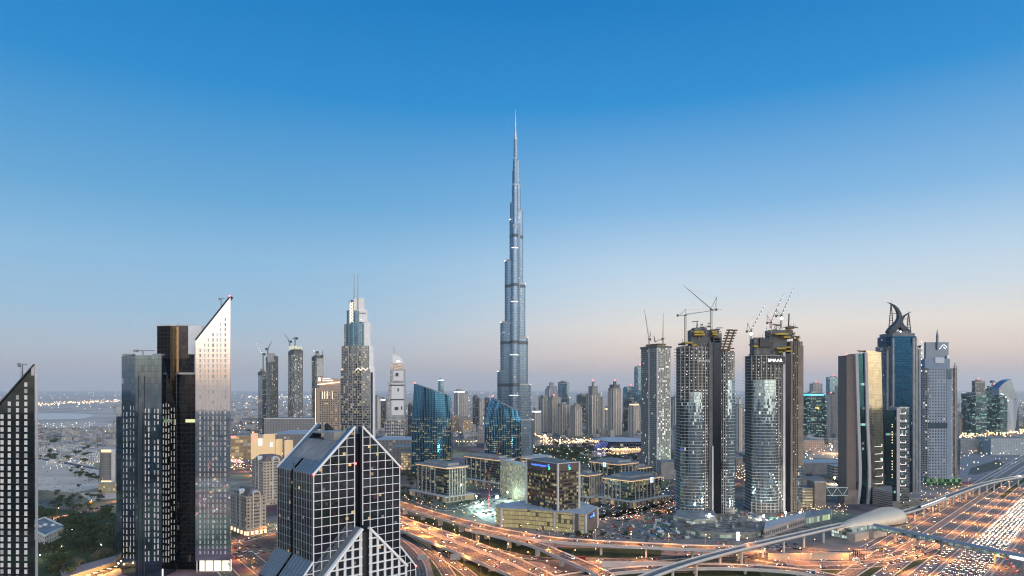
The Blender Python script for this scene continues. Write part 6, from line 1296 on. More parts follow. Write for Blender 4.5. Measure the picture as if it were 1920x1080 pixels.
tower("grey slab flats just right of the stepped hotel tower", 702, 707, 713, 743, 2800, 'res'); tower("dark flats with white lit top next to the wrapped tower", 714, 718, 722.5, 747, 2850, 'dark', crown=wg); tower("beige flats touching the wrapped white tower", 721, 725, 731, 750, 2900, 'beige'); tower("dark low high-rise by the wider blue tower's edge", 765, 769, 775, 757, 2400, 'dark')
tower("pale concrete flats with a tall fin on top, between the unfinished towers", 1379, 1386, 1395, 758, 1850, 'beige', ((5, 748),), pale); tower("dark flats with bright white roof strip between the unfinished towers", 1393, 1400, 1412, 765, 1950, 'dark', crown=wg); tower("teal flats edge beside the lobed tower", 1374, 1378, 1383, 762, 2000, 'teal')
tower("teal banded office with turquoise roof line beside the brown wing", 1503, 1520, 1544, 737, 2350, 'teal', crown=tq, th=.3); t_ = tower("lower teal office wing beside the turquoise roof line", 1540, 1546, 1553, 743, 2380, 'teal', th=.3); lettering("TAJ", 9, (gx(1532, 2330), 2329, gz(765, 2330)), 0, glow("yellow_sign", (1., .75, .1), 3.), t_.o, t_.loc)
tower("plain grey block high-rise behind the teal office", 1518, 1525, 1542, 719, 2950, 'lav', beacon=True); tower("grey office high-rise with lit upper floor rows behind white flats", 1548.5, 1556, 1577, 707, 2700, 'blue', beacon=True, th=.3); tower("white flats with red roof lamp beside the teal office", 1551, 1557, 1564, 740, 2350, 'white', beacon=True); tower("tall white lavender flats against the ribbed tower", 1566, 1573, 1581, 724, 2320, 'lav'); tower("white grey flats hard against the ribbed tower", 1578, 1585, 1594, 729, 2300, 'white'); tower("thin dark high-rise peeking above the white flats", 1579, 1584, 1589, 712, 2950, 'dark'); tower("low blue white flats in front of the tall lavender flats", 1571, 1577, 1583, 781, 2150, 'white'); tower("pale blue high-rise in the slit beside the horned tower", 1656, 1661, 1668, 676, 1900, 'blue')
tower("dark office whose left edge leans, rightmost group by the needle tower", 1802, 1830, 1850, 738, 2450, 'teal', th=.2); tower("square topped dark office with two red lamps in the rightmost group", 1822, 1828, 1847, 714, 2750, 'dark', th=.2, beacon=True); tower("half built teal office with roof crane in the rightmost group", 1847, 1856, 1876, 729, 2650, 'teal', ((4, 724),), th=.25, beacon=True); tower("teal round cornered office below the sail shaped tower", 1860, 1876, 1889, 746, 2500, 'teal', ((5, 741),)); tower("faint grey flats left of the leaning dark office", 1796, 1800, 1806, 778, 2500, 'lav')
def sail_tower():
    D = 2600.; X = lambda p: gx(p, D); Z = lambda y: gz(y, D); t = T("sail_tower", "sail shaped blue grey tower with pale folded lower wall", "skyscraper", (X(1892), D + 20, 0))
    pts = [(1873, 728), (1880, 720), (1888, 714), (1896, 711), (1900, 722), (1904, 735), (1907.5, 748), (1911, 800), (1912, 818), (1884, 818), (1873, 818)]; m = MB(); q = [(X(a), Z(b)) for a, b in pts]; q[-3:] = [(q[-3][0], 0), (q[-2][0], 0), (q[-1][0], 0)]
    m.face([(a, D, b) for a, b in q[::-1]]); m.face([(a, D + 40, b) for a, b in q])
    for (a, b), (c, d) in zip(q, q[1:] + q[:1]): m.face([(a, D, b), (a, D + 40, b), (c, D + 40, d), (c, D, d)])
    t.part("sail_wall", m, facade("sail_glass", (.14, .19, .25), (.17, .25, .33), 4, 4, mx=.1, mz=.15, lit=.01, es=1.2, wmetal=.5, wrough=.3)); m = MB()
    q = [(1884, 742), (1900, 750), (1907, 748), (1904, 800), (1898, 818), (1880, 818)]; m.face([(X(a), D - 8 + k % 2 * 7, Z(b)) for k, (a, b) in enumerate(q)][::-1]); t.part("folded_wall", m, plain("folded_pale", (.4, .43, .47), var=.05)); m = MB()
    for k in range(8): a, b = (1872 + k * 1.9, 738 + k * k * .22), (1874 + k * 1.9, 738 + (k + 1) ** 2 * .22); m.beam((X(a[0]), D - 9, Z(a[1])), (X(b[0]), D - 9, Z(b[1])), 2.6)
    t.part("curved_light", m, wg); m = MB(); m.beam((X(1906.5), D - 2, Z(750)), (X(1900), D - 2, Z(790)), 6, 0, 2); t.part("dark_slot", m, charcoal)
sail_tower()
# far unfinished towers
def far_site(label, pl, pc, pr, yt, D, th, style='cons', form=True, extra=()):
    t = tower(label, pl, pc, pr, yt, D, style, ((4, yt - 3),), brown if form else concrete, th, name="unfinished_tower"); P = cbox(pl, pc, pr, D, th); zt = gz(yt, D)
    t.prism("edge_protection", [concrete_dk], inset(P, -1.2), zt - 12, zt + 1)
    for (a, b, y0, y1, mt) in extra: t.box("core_wall", mt, gx(a, D), gx(b, D), D - 1.4, D + 12, gz(y1, D), gz(y0, D))
    return t
far_site("blue grey unfinished tower, lowest of the far four, red sign on its face", 484, 492, 499.5, 697, 2400, .5, 'dark', False); far_site("far unfinished tower with pale notched top behind the blue grey one", 499, 508, 520.5, 668, 2500, .5, 'cons', False, ((502, 513, 662, 678, plain("notch_concrete", (.4, .38, .37))),)); far_site("far unfinished tower with yellow green lit crown and two cranes", 541, 551, 567.5, 657, 2400, .5, 'cons', True, ((541, 546, 762, 780, greenl),)[:0]); far_site("far unfinished tower half hidden by the beige hotel", 585, 593, 605.5, 668, 2450, .5, 'cons', False, ((594, 605, 672, 705, plain("shaft_pale", (.5, .48, .44))),))
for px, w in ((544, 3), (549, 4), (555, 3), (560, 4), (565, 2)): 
    b = [o for o in COL.objects if o.get("label", "").startswith("far unfinished tower with yellow")][0]; m = MB(); m.box(gx(px - w / 2, 2398), gx(px + w / 2, 2398), 2396, 2399, gz(655, 2398), gz(648 + px % 3, 2398)); m.build("crown_formwork", [glow("glowing_formwork", (.9, .95, .45), .55)], b, tuple(b.location))  # boards glow by themselves in place of light falling on them

# ---------------------------------------------------------------- low city, far lamps
def low_city():
    fm = [facade("low_house_a", (.38, .35, .32), (.1, .1, .1), 4, 3.5, mx=.5, mz=.5, metal=0, rough=.6, lit=.1, es=1.6), facade("low_house_b", (.24, .23, .22), (.06, .06, .06), 4, 3.5, mx=.4, mz=.45, metal=0, rough=.6, lit=.12, es=1.6), rooflt, roofgrey]
    m = MB()
    def add(x, y, w, d, h, k):
        Y_ = y
        a = R.choice((0, .3, .62, -.4)); c, s = math.cos(a), math.sin(a); P = [(x + u * c - v * s, y + u * s + v * c) for u, v in ((-w, -d), (w, -d), (w, d), (-w, d))]; m.prism(P, 0, h, k, 2 if Y_ > 0 else 3, False)
    n = 0
    while n < 2600:
        Y = 1950 * math.exp(R.random() ** 1.3 * 1.5); px = R.uniform(-60, 1980); X = gx(px, Y); py = HZ + CH * F / Y
        if 60 < px < 215 and py < 806: continue
        if 500 < px < 1120 and Y < 2400: continue
        if 1080 < px < 1260 and Y < 2250: continue
        if px > 1780 and Y < 2500: continue
        h = R.choice((5, 7, 9, 12, 16, 24)) * (1.4 if Y > 2600 and px > 900 else 1); add(X, Y, R.uniform(6, 22), R.uniform(6, 18), h, int(R.random() < .5)); n += 1
    for _ in range(420): q = gnd(R.uniform(66, 220), R.uniform(806, 858)); s_ = q.y / 1800; add(q.x, q.y, R.uniform(5, 11) * s_, R.uniform(5, 9) * s_, R.choice((4, 6, 7, 9)), 0)
    for _ in range(60): q = gnd(R.uniform(1800, 1925), R.uniform(820, 842)); add(q.x, q.y, R.uniform(6, 18), R.uniform(6, 12), R.choice((5, 7, 9)), int(R.random() < .5))
    for _ in range(500): add(R.uniform(-1800, 1800), -R.uniform(350, 2500), R.uniform(8, 25), R.uniform(8, 20), R.choice((8, 12, 20, 40)), int(R.random() < .5))
    tag(m.build("low_rise_city", fm), kind='stuff')
low_city()
def far_lamps():
    mats = [glow("far_amber", (1., .6, .25), 5.), glow("far_warm", (1., .82, .55), 4.5), glow("far_white", (.9, 1., 1.), 3.), glow("far_red", (1., .15, .1), 4.)]
    m = MB()
    def lamp(x, y, z, s, k):
        c = Vector((x, y, z)); a, b, e = Vector((s, 0, 0)), Vector((0, s, 0)), Vector((0, 0, s))
        for p, q, r in ((a, b, e), (b, -a, e), (-a, -b, e), (-b, a, e)): m.face([c + p, c + q, c + r], k); m.face([c + q, c + p, c - r], k)
    def at(px, py, k=None, z=8., f=1.):
        p = gnd(px, py, z); lamp(p.x, p.y, z, p.y * .0006 * f * R.uniform(.6, 1.3), R.choice((0, 0, 0, 1, 1, 1, 2)) if k is None else k)
    for _ in range(900):
        py = 735 + R.random() ** 1.6 * 45; px = R.uniform(0, 1920)
        if 60 < px < 215 and 766 < py < 790: continue
        at(px, py, None, 8, .75)
    for _ in range(150): px = R.uniform(70, 235); at(px, 758 - (px - 70) * .045 + R.gauss(0, 1.7), R.choice((0, 0, 0, 1)), 9, .9)
    for _ in range(70): at(R.uniform(433, 640), R.uniform(738, 765), R.choice((0, 1, 2)), 9)
    for _ in range(60): px = R.uniform(465, 600); at(px, 744 + R.gauss(0, .7), R.choice((1, 1, 2)), 9, .8)
    for _ in range(250): at(R.uniform(70, 218), R.uniform(792, 880), R.choice((0, 1, 1, 2)), 5, .8)
    for _ in range(330): at(R.uniform(433, 530), R.uniform(790, 880), R.choice((0, 0, 1, 1, 2, 3)), 6, 1.2)
    for _ in range(150): t = R.random(); at(1000 + t * 130, 812 + t * 22 + 6 * math.sin(t * 5) + R.gauss(0, 2), R.choice((0, 0, 0, 1)), 6, 1.25)
    for _ in range(170): at(R.uniform(990, 1200), R.uniform(830, 880), R.choice((0, 1, 1, 2)), 6, .8)
    for _ in range(60): at(R.uniform(1120, 1200), 842 + R.gauss(0, 1.2), 0, 6, 1.2)
    for _ in range(200): at(R.uniform(1090, 1285), R.uniform(895, 965), R.choice((0, 0, 1, 1, 2)), 5, .7)
    for _ in range(60): at(R.uniform(1690, 1800), R.uniform(905, 945), R.choice((0, 0, 1)), 6, .9)
    for _ in range(50): at(R.uniform(1005, 1180), R.uniform(968, 1008), R.choice((0, 1, 1)), 5, .6)
    for _ in range(40): at(R.uniform(1210, 1500), R.uniform(965, 1005), R.choice((2, 2, 1)), 5, .6)
    for _ in range(110): at(R.uniform(775, 985), R.uniform(870, 955), R.choice((0, 0, 1, 2)), 5, .7)
    for _ in range(150): px = R.uniform(1800, 1920); at(px, 818 - (px - 1800) * .085 + R.gauss(0, 3), R.choice((0, 0, 0, 1)), 9, 1.5)
    for _ in range(60): at(R.uniform(1800, 1920), R.uniform(825, 880), R.choice((0, 1, 2)), 8, 1.1)
    for _ in range(60): at(R.uniform(1505, 1595), R.uniform(825, 865), R.choice((0, 0, 1)), 8, 1.1)
    for _ in range(60): at(R.uniform(1380, 1410), R.uniform(870, 900), 0, 8, 1.1)
    for _ in range(120): at(R.uniform(845, 915), R.uniform(778, 815), 0, 6, .9)
    for _ in range(90): px = R.uniform(1900, 1925); at(R.uniform(1500, 1590), R.uniform(945, 966), 0, 5, .8)
    for _ in range(900): lamp(R.gauss(0, 600), -R.uniform(120, 1500), 9, R.uniform(.5, 1.5), R.choice((0, 0, 0, 1, 2, 3)))  # unseen lamps behind the camera, added to show in glass reflections
    for _ in range(420): y = R.uniform(-250, 320); lamp(R.uniform(200, 1100) + max(y, 0) * .8, y, R.uniform(3, 9), R.uniform(.4, 1.1), R.choice((0, 0, 1, 2, 3, 3)))  # more lamps out of view, added for the gable tower's reflections
    for _ in range(260): y = R.uniform(-150, 440); lamp(-R.uniform(40, 500) - max(y, 0) * .78, y, R.uniform(3, 9), R.uniform(.4, 1.1), R.choice((0, 0, 1, 2, 3)))  # lamps out of view, added for the white wedge's mirrored face
    tag(m.build("far_lamp_lights", mats), kind='stuff')
far_lamps()

# ---------------------------------------------------------------- trees
leafm = []
for i, c in enumerate(((.04, .06, .025), (.055, .075, .03), (.035, .05, .03), (.07, .075, .035))): leafm.append(plain("leaves_%d" % i, c, rough=.7, var=.5, scale=.5, spec=.2))
def crown_mesh(seed, rad, h, n, mat, flat=.7):
    r = random.Random(seed); m = MB(); lobes = [(Vector((r.gauss(0, rad * .45), r.gauss(0, rad * .45), h + r.uniform(-.25, .45) * rad)), rad * r.uniform(.4, .7)) for _ in range(7)]
    for _ in range(n):
        c, q = r.choice(lobes); v = Vector((r.gauss(0, 1), r.gauss(0, 1), r.gauss(0, 1))); v.normalize(); p = c + Vector((v.x, v.y, v.z * flat)) * q * r.uniform(.55, 1.05); s = r.uniform(.3, .62) * (rad / 4) ** .5
        a = Vector((r.gauss(0, 1), r.gauss(0, 1), r.gauss(0, .6))).normalized(); b = a.cross(v).normalized() if a.cross(v).length > .1 else Vector((0, 0, 1)); m.face([p - a * s, p + b * s * .8, p + a * s, p - b * s * .8], r.choice((0, 0, 1)))
    return m
TREES = []
for i in range(5):
    h = (4.5, 6., 5., 3.6, 7.)[i]; rad = (3.6, 4.6, 5.2, 2.8, 4.2)[i]
    root = thing("tree", "dark broadleaf tree", "tree", (0, 0, -500)); m = MB(); m.tube((0, 0, 0), (.2, .1, h * .6), .35, .22, 7); 
    for k in range(4): an = k * 1.6 + i; m.tube((.2, .1, h * .5), (math.cos(an) * rad * .5, math.sin(an) * rad * .5, h + .2), .2, .08, 5)
    tr = m.build("trunk", bark, root); cr = crown_mesh(i, rad, h, 420, None).build("crown", [leafm[i % 4], leafm[(i + 1) % 4]], root); KIDS[root.name] = [tr, cr]; TREES.append(root)
root = thing("palm_tree", "feathery palm tree", "palm", (0, 0, -500)); m = MB(); m.tube((0, 0, 0), (.15, 0, 9.), .32, .22, 7); tr = m.build("trunk", bark, root); m = MB(); rr = random.Random(5)
for k in range(26):
    an = k * 2.4; el = rr.uniform(-.2, .9); d = Vector((math.cos(an), math.sin(an), 0)); prev = Vector((.15, 0, 9.)); sd2 = Vector((-d.y, d.x, 0))
    for j in range(5):
        t = (j + 1) / 5; nx_ = Vector((.15, 0, 9.)) + d * (3.6 * t) + Vector((0, 0, math.sin(el) * 3.2 * t - 3. * t * t)); w = .42 * (1 - abs(t - .5)); m.face([prev - sd2 * w, prev + Vector((0, 0, .14)), nx_ + Vector((0, 0, .14)), nx_ - sd2 * w]); m.face([prev + sd2 * w, nx_ + sd2 * w, nx_ + Vector((0, 0, .14)), prev + Vector((0, 0, .14))]); prev = nx_
cr = m.build("crown", [plain("palm_leaves", (.1, .095, .055), var=.3, scale=.6)], root); KIDS[root.name] = [tr, cr]; PALM = root
def plant(proto, x, y, s, label, group):
    c = copy_tree(proto); c.location = (x, y, 0); c.rotation_euler = (0, 0, R.uniform(0, 6.28)); c.scale = (s, s, s * R.uniform(.85, 1.15)); c["label"] = label; c["group"] = group
def trees_px(n, box, label, group, s=(.8, 1.4), ok=None, protos=None):
    k = 0; tries = 0
    while k < n and tries < n * 30:
        tries += 1; px, py = R.uniform(box[0], box[2]), R.uniform(box[1], box[3])
        if ok and not ok(px, py): continue
        p = gnd(px, py); plant(R.choice(protos or TREES), p.x, p.y, R.uniform(*s), label, group); k += 1
in_villa = lambda x, y: not (58 < x < 126 and 984 < y < 1030) and not (y > 1047 and y > 1092 - (x - 128) * .37)
trees_px(70, (70, 966, 224, 1044), "dark bushy tree in the wooded garden around the white villa", "garden trees around the white villa", (1.1, 1.9), in_villa)
trees_px(14, (66, 950, 222, 966), "dark tree along the busy road above the wooded garden", "roadside trees above the garden", (.8, 1.3))
trees_px(20, (100, 905, 200, 950), "small dark tree on the sandy plots below the grey slab", "trees on the sandy plots", (.7, 1.2), lambda x, y: abs(y - (925 - (x - 100) * .12 + 12)) < 16)
trees_px(18, (125, 878, 190, 905), "tree in the clump crossing the sandy field", "trees crossing the sandy field", (.8, 1.3), lambda x, y: abs(y - (880 + (x - 125) * .33)) < 8)
trees_px(20, (85, 826, 150, 838), "tree in the dark belt among the distant white houses", "dark belt of distant trees", (1.6, 2.4))
trees_px(22, (72, 842, 170, 870), "tree between the small white houses", "trees among the white houses", (1., 1.8))
trees_px(34, (1000, 842, 1110, 866), "park tree beyond the brown bank", "park trees beyond the bank", (1.4, 2.2)); trees_px(18, (1130, 858, 1200, 880), "green lit tree behind the numbered office block", "trees behind the office blocks", (1.3, 2.))
trees_px(16, (752, 885, 785, 940), "dark tree left of the nearest lit cornice block", "trees by the blue tower's foot", (1., 1.6)); trees_px(18, (785, 930, 900, 952), "street tree around the nearest lit cornice block", "street trees at the office blocks", (.6, 1.)); trees_px(20, (1090, 945, 1260, 968), "street tree in the car park before the numbered block", "car park trees", (.6, 1.)); trees_px(14, (1490, 918, 1560, 950), "tree by the car park block and truss bridge", "trees by the car park block", (1., 1.5)); trees_px(10, (1500, 900, 1590, 915), "tree near the pale villa row", "trees near the villa row", (1., 1.5)); trees_px(14, (1060, 1003, 1180, 1012), "shrubby tree by the bank's forecourt", "forecourt trees", (.5, .9)); trees_px(8, (100, 1050, 135, 1085), "olive green tree in front of the market shed", "trees before the market shed", (1.2, 1.8))
for px, py in ((143, 1066), (186, 1056), (203, 1049), (150, 1072), (176, 1058), (196, 1052)): p = gnd(px, py); plant(PALM, p.x, p.y, R.uniform(1.15, 1.4), "tall palm beside the pink roofed market shed", "palms by the market shed")
for px, py in ((470, 1060), (476, 1066), (430, 1070), (1240, 950), (1215, 944)): p = gnd(px, py); plant(PALM, p.x, p.y, .9, "small palm by the kerb of the orange street", "street palms")
# white villas of the far quarter
pm = None
for k in range(90):
    px, py = R.uniform(70, 186), R.choice((R.uniform(836, 868), R.uniform(820, 846)))
    p = gnd(px, py); w = R.uniform(7, 13)
    if pm is None:
        m = MB(); m.prism([(-1, -.8), (1, -.8), (1, .8), (-1, .8)], 0, .62, 0, 1); m.prism([(-.5, -.4), (.4, -.4), (.4, .5), (-.5, .5)], .62, .95, 0, 1); pm = m.build("white_house", [facade("house_white", (.58, .55, .5), (.06, .06, .06), .5, .33, mx=.6, mz=.55, metal=0, rough=.6, lit=.06, es=1.2), rooflt]); o = pm
    else: o = pm.copy(); COL.objects.link(o)
    o.location = (p.x, p.y, 0); o.scale = (w, w, w); o.rotation_euler = (0, 0, R.choice((.2, .5, .8, -.3))); tag(o, "small white flat roofed house in the far sandy quarter", "house", "white houses of the far quarter")
for o in TREES + [PALM]:
    for ch in list(o.children): bpy.data.objects.remove(ch)
    bpy.data.objects.remove(o)
# ---------------------------------------------------------------- street lamps
lamp_label = {}
def lamp_proto(double):
    m = MB(); m.tube((0, 0, 0), (0, 0, 11.6), .16, .1, 6)
    for s in ((-1, 1) if double else (1,)): m.beam((0, 0, 11.5), (s * 2.2, 0, 12.1), .12)
    root = m.build("street_lamp", steel); root.location = (0, 0, -300); kids = []
    for s in ((-1, 1) if double else (1,)):
        m = MB(); m.box(s * 2.2 - .42, s * 2.2 + .42, -.28, .28, 11.86, 12.2); kids.append(m.build("lamp_head", lampm, root))
    l = bpy.data.lights.new("lamp_light", 'SPOT'); l.energy = LAMP_W * (1.6 if double else 1.); l.color = (1., .36, .085); l.spot_size = math.radians(165); l.spot_blend = .6; l.shadow_soft_size = .5
    lo = bpy.data.objects.new("lamp_light", l); COL.objects.link(lo); lo.parent = root; lo.location = (0 if double else 2.2, 0, 11.7); KIDS[root.name] = kids + [lo]; return root
LAMP_W = 28000.
LP1, LP2 = lamp_proto(False), lamp_proto(True); NL = [0]
def lamp(p, rz, double, label, group):
    c = copy_tree(LP2 if double else LP1); c.location = p; c.rotation_euler = (0, 0, rz); tag(c, label, "street lamp", group); NL[0] += 1
def lamps_along(key, off, step, label, group, double=False, s0=10, lo=0, hi=1e9):
    fr, half = PATHS[key]; nxt = s0
    for p, t, r, s in fr:
        if s >= nxt and lo <= s <= hi:
            nxt = s + step; q = p + r * off; px, py = 960 + q.x / q.y * F, HZ + (CH - q.z) * F / q.y
            if -20 < px < 1940 and py < 1110: lamp(q, math.atan2(-r.y * math.copysign(1, off), -r.x * math.copysign(1, off)), double, label, group)
G = "street lamps of the interchange"
for k, o, st in (('r1', 8.2, 36), ('r1', -8.2, 36), ('r2', 6.2, 38), ('r3', 9.2, 36), ('r3', -9.2, 36), ('r4', -6.6, 36), ('r5', 6.2, 40), ('g1', -7, 45), ('g3', -6.5, 45), ('g4', 7, 42), ('g6', 6, 42), ('g7', -7, 42), ('g8', 5, 50)):
    lamps_along(k, o, st, "sodium lamp on a thin pole along an interchange road", G)
lamps_along('h0', -19, 55, "double armed sodium lamp between highway carriageways", "highway lamps", True, 0, 0, 900); lamps_along('h0', 19, 60, "double armed sodium lamp on the highway's central strip", "highway central lamps", True, 0, 0, 900)
lamps_along('h3', 9, 55, "sodium lamp beside the highway's slip road", "slip road lamps", True, 0, 0, 900); lamps_along('h4', -9, 50, "sodium lamp beside the frontage road near the station", "frontage lamps", False, 20, 0, 800)
lamps_along('h5', -6, 40, "sodium lamp beneath the viaduct by the frontage lane", "viaduct lamps", False, 150, 0, 700); lamps_along('g15', 11, 45, "sodium lamp on the street by the beige ornate block", "orange street lamps"); lamps_along('g17', 7, 45, "sodium lamp on the cross street before the ornate block", "cross street lamps"); lamps_along('g18', 13, 70, "lamp along the busy street behind the white wedge tower", "busy street lamps"); lamps_along('g12', 10, 60, "lamp along the busy road above the garden", "garden road lamps")
lamps_along('g9', 8, 60, "lamp along the queueing street by the unfinished tower", "queue street lamps")
# white flood lamps of the building sites
def flood(p, h, w, label, c=(.7, 1., .82), r=1.3):
    t = T("flood_lamp", label, "flood lamp", tuple(p)); m = MB(); m.tube(p, p + Vector((0, 0, h)), .25, .18, 6); t.part("mast", m, steel)
    m = MB(); m.ball(p + Vector((0, -.2, h)), r, 0, 6); t.part("lamp_head", m, lampw); l = bpy.data.lights.new("flood_light", 'POINT'); l.energy = w * 2.2; l.color = c; l.shadow_soft_size = 1.2; lo = bpy.data.objects.new("flood_light", l); COL.objects.link(lo); lo.parent = t.o; lo.location = (0, 0, h - 1.8)
flood(gnd(932, 962), 22, 80000, "brightest site flood lamp, on the pale site beside the brown bank", r=2.2); flood(gnd(893, 948), 14, 20000, "added lamp widening the bright ground at the far end of the pale site near the office block", r=1.); flood(gnd(952, 940), 14, 12000, "added lamp widening the bright ground at the back of the pale site behind the red crane", r=1.); flood(gnd(905, 962), 14, 36000, "small flood lamp on the pale site near the red crane"); flood(gnd(1270, 893), 26, 160000, "dazzling flood lamp beside the windowless grey box", r=2.4); flood(gnd(1473, 978), 12, 45000, "flood lamp at the foot of the hoist lamps on the brown winged tower", (1, 1, .95)); flood(gnd(1330, 985), 14, 30000, "flood lamp on the curved site podium", (1, 1, .9)); flood(gnd(955, 858), 20, 60000, "flood lamp on the mall roofs between the blue towers", (1., .95, .7)); flood(gnd(1432, 985), 12, 30000, "flood lamp among the rubble between unfinished towers", (1, .98, .9)); flood(gnd(1500, 975), 10, 22000, "flood lamp behind the glass canopy by the station", (1., .9, .7))  # lamps at the pale site's far end and back are added fill light
flood(gnd(1565, 908), 12, 30000, "warm flood lamp in the garden by the truss bridge", (1., .85, .5)); flood(gnd(1912, 910), 16, 30000, "flood lamp beside the viaduct over the sunken lawn", (.9, 1., .9)); flood(gnd(497, 999), 9, 16000, "warm flood lamp at the foot of the beige ornate block", (1., .7, .35)); flood(gnd(530, 985), 10, 22000, "green white flood lamp on the sports court behind the gable tower", (.7, 1., .75)); flood(gnd(1560, 850), 20, 60000, "orange flood lamp on the lot by the pinkish parking deck", (1., .6, .3))

for px, py in ((150, 985), (170, 1012), (205, 995), (95, 1038), (115, 1034), (135, 1000), (190, 1030), (75, 1050)):
    p = gnd(px, py); t = T("garden_lamp", "small round garden lamp among the dark trees by the villa", "garden lamp", tuple(p), "garden lamps by the villa"); m = MB(); m.tube(p, p + Vector((0, 0, 4.6)), .08, .06, 6); t.part("post", m, steel); m = MB(); m.ball(p + Vector((0, 0, 4.8)), .45, 0, 5); t.part("lamp_head", m, lampw)
    l = bpy.data.lights.new("garden_light", 'POINT'); l.energy = 2500; l.color = (1., .85, .6); l.shadow_soft_size = .3; lo = bpy.data.objects.new("garden_light", l); COL.objects.link(lo); lo.parent = t.o; lo.location = (0, -1, 5.6)
# ---------------------------------------------------------------- vehicles
paints = [("white", plain("car_white", (.75, .75, .74), rough=.25, var=.03)), ("silver", plain("car_silver", (.4, .41, .42), rough=.25, metal=.6, var=.03)), ("black", plain("car_black", (.02, .02, .022), rough=.2, var=.03)), ("dark red", plain("car_red", (.25, .02, .02), rough=.25, var=.03)), ("blue", plain("car_blue", (.03, .06, .16), rough=.25, var=.03)), ("beige", plain("car_beige", (.45, .38, .28), rough=.3, var=.03))]
cwin = mirror("car_window", (.05, .06, .07), .1)
def car_proto(paint, big):
    h, l, w = (1.0, 4.9, 1.9) if big else (.82, 4.5, 1.8); m = MB()
    prof = [(-l / 2, .3), (-l / 2, h * .92), (-l * .42, h), (l * .26, h), (l * .49, h * .78), (l / 2, .3)]
    for s in (-1, 1): q = [(x, s * w / 2, z) for x, z in prof]; m.face(q if s < 0 else q[::-1])
    for (a, b), (c, d) in zip(prof, prof[1:] + prof[:1]): m.face([(a, -w / 2, b), (a, w / 2, b), (c, w / 2, d), (c, -w / 2, d)])
    rt = 1.78 if big else 1.42; c0, c1, c2, c3 = (-l * .44 if big else -l * .38), (-l * .38 if big else -l * .25), l * .08, l * .24
    m.face([(c1, -w * .4, rt), (c2, -w * .4, rt), (c2, w * .4, rt), (c1, w * .4, rt)]); body = m.build("car", paint); m = MB()
    b0, b1 = [(c0, h), (c1, rt - .01), (c2, rt - .01), (c3, h)], None
    for s in (-1, 1): q = [(x, s * w * (.48 if z < rt - .1 else .4), z) for x, z in b0]; m.face(q[::-1] if s < 0 else q)
    for i, j in ((0, 1), (2, 3)): (a, b), (c, d) = b0[i], b0[j]; wa, wb = (w * (.48 if b < rt - .1 else .4)), (w * (.48 if d < rt - .1 else .4)); m.face([(a, -wa, b), (c, -wb, d), (c, wb, d), (a, wa, b)])
    kids = [m.build("window_glass", cwin, body)]
    for s in (-1, 1):
        m = MB(); m.box(l / 2 - .05, l / 2 + .1, s * w * .36 - .24, s * w * .36 + .24, .54, .84); kids.append(m.build("headlight", head_m, body)); m = MB(); m.box(-l / 2 - .08, -l / 2 + .05, s * w * .38 - .26, s * w * .38 + .26, .55, .86); kids.append(m.build("tail_light", tail_m, body))
    m = MB()
    for x in (-l * .3, l * .3):
        for s in (-1, 1): m.tube((x, s * (w / 2 - .2), .32), (x, s * (w / 2 + .02), .32), .32, .32, 8)
    kids.append(m.build("wheel_rim", black, body)); body.location = (0, 0, -300); KIDS[body.name] = kids; return body
CARS = [(n, car_proto(p, b)) for n, p in paints for b in (False, True)]
def car(p, hd, where, group):
    n, pr = R.choice(CARS[:4] * 2 + CARS); c = copy_tree(pr); c.location = p; c.rotation_euler = (0, 0, hd); tag(c, n + " car " + where, "car", n + " cars " + group); return c
def cars_on(key, lanes, spacing, where, group, s0=0, s1=1e9, most=99):
    """lanes: (offset, direction)"""
    fr, half = PATHS[key]; n = 0; tot = fr[-1][3]
    cand = []
    for off, d in lanes:
        s = s0 + R.uniform(0, spacing)
        while s < min(s1, tot): cand.append((s, off, d)); s += spacing * R.uniform(.6, 1.7)
    out = []
    for s, off, d in cand:
        for (p, t, r, a), (p2, t2, r2, b) in zip(fr, fr[1:]):
            if a <= s < b: f = (s - a) / (b - a); q = p.lerp(p2, f) + r.lerp(r2, f) * off; out.append((q + r * R.gauss(0, .35), t, d)); break
    vis = []
    for q, t, d in out:
        px, py = 960 + q.x / q.y * F, HZ + (CH - q.z) * F / q.y
        if 0 < px < 1925 and py < 1085: vis.append((q, t, d))
    vis.sort(key=lambda v: v[0].y)
    for q, t, d in vis[:most]: car(q + Vector((0, 0, .02)), math.atan2(t.y * d, t.x * d), where, group)
    return vis[most:]
rest = cars_on('h0', [(-14 + 4 * i, -1) for i in range(8)], 9.5, "in the dense headlight jam on the highway", "in the highway jam", 0, 760, 120)
cars_on('h2', [(-2, -1), (2, -1)], 13, "in the queue of headlights on the highway's side lanes", "in the side lane queue", 100, 520, 22); cars_on('h3', [(-4, -1), (0, -1), (4, -1)], 42, "driving along the slip road towards the footbridge", "on the slip road", 0, 800, 12); cars_on('h4', [(-3, -1), (3, -1)], 55, "on the frontage road beside the station", "on the frontage road", 0, 800, 12); cars_on('h1', [(-13 + 4 * i, 1) for i in range(7)], 38, "with red tail lights driving away on the highway", "driving away on the highway", 0, 500, 18)
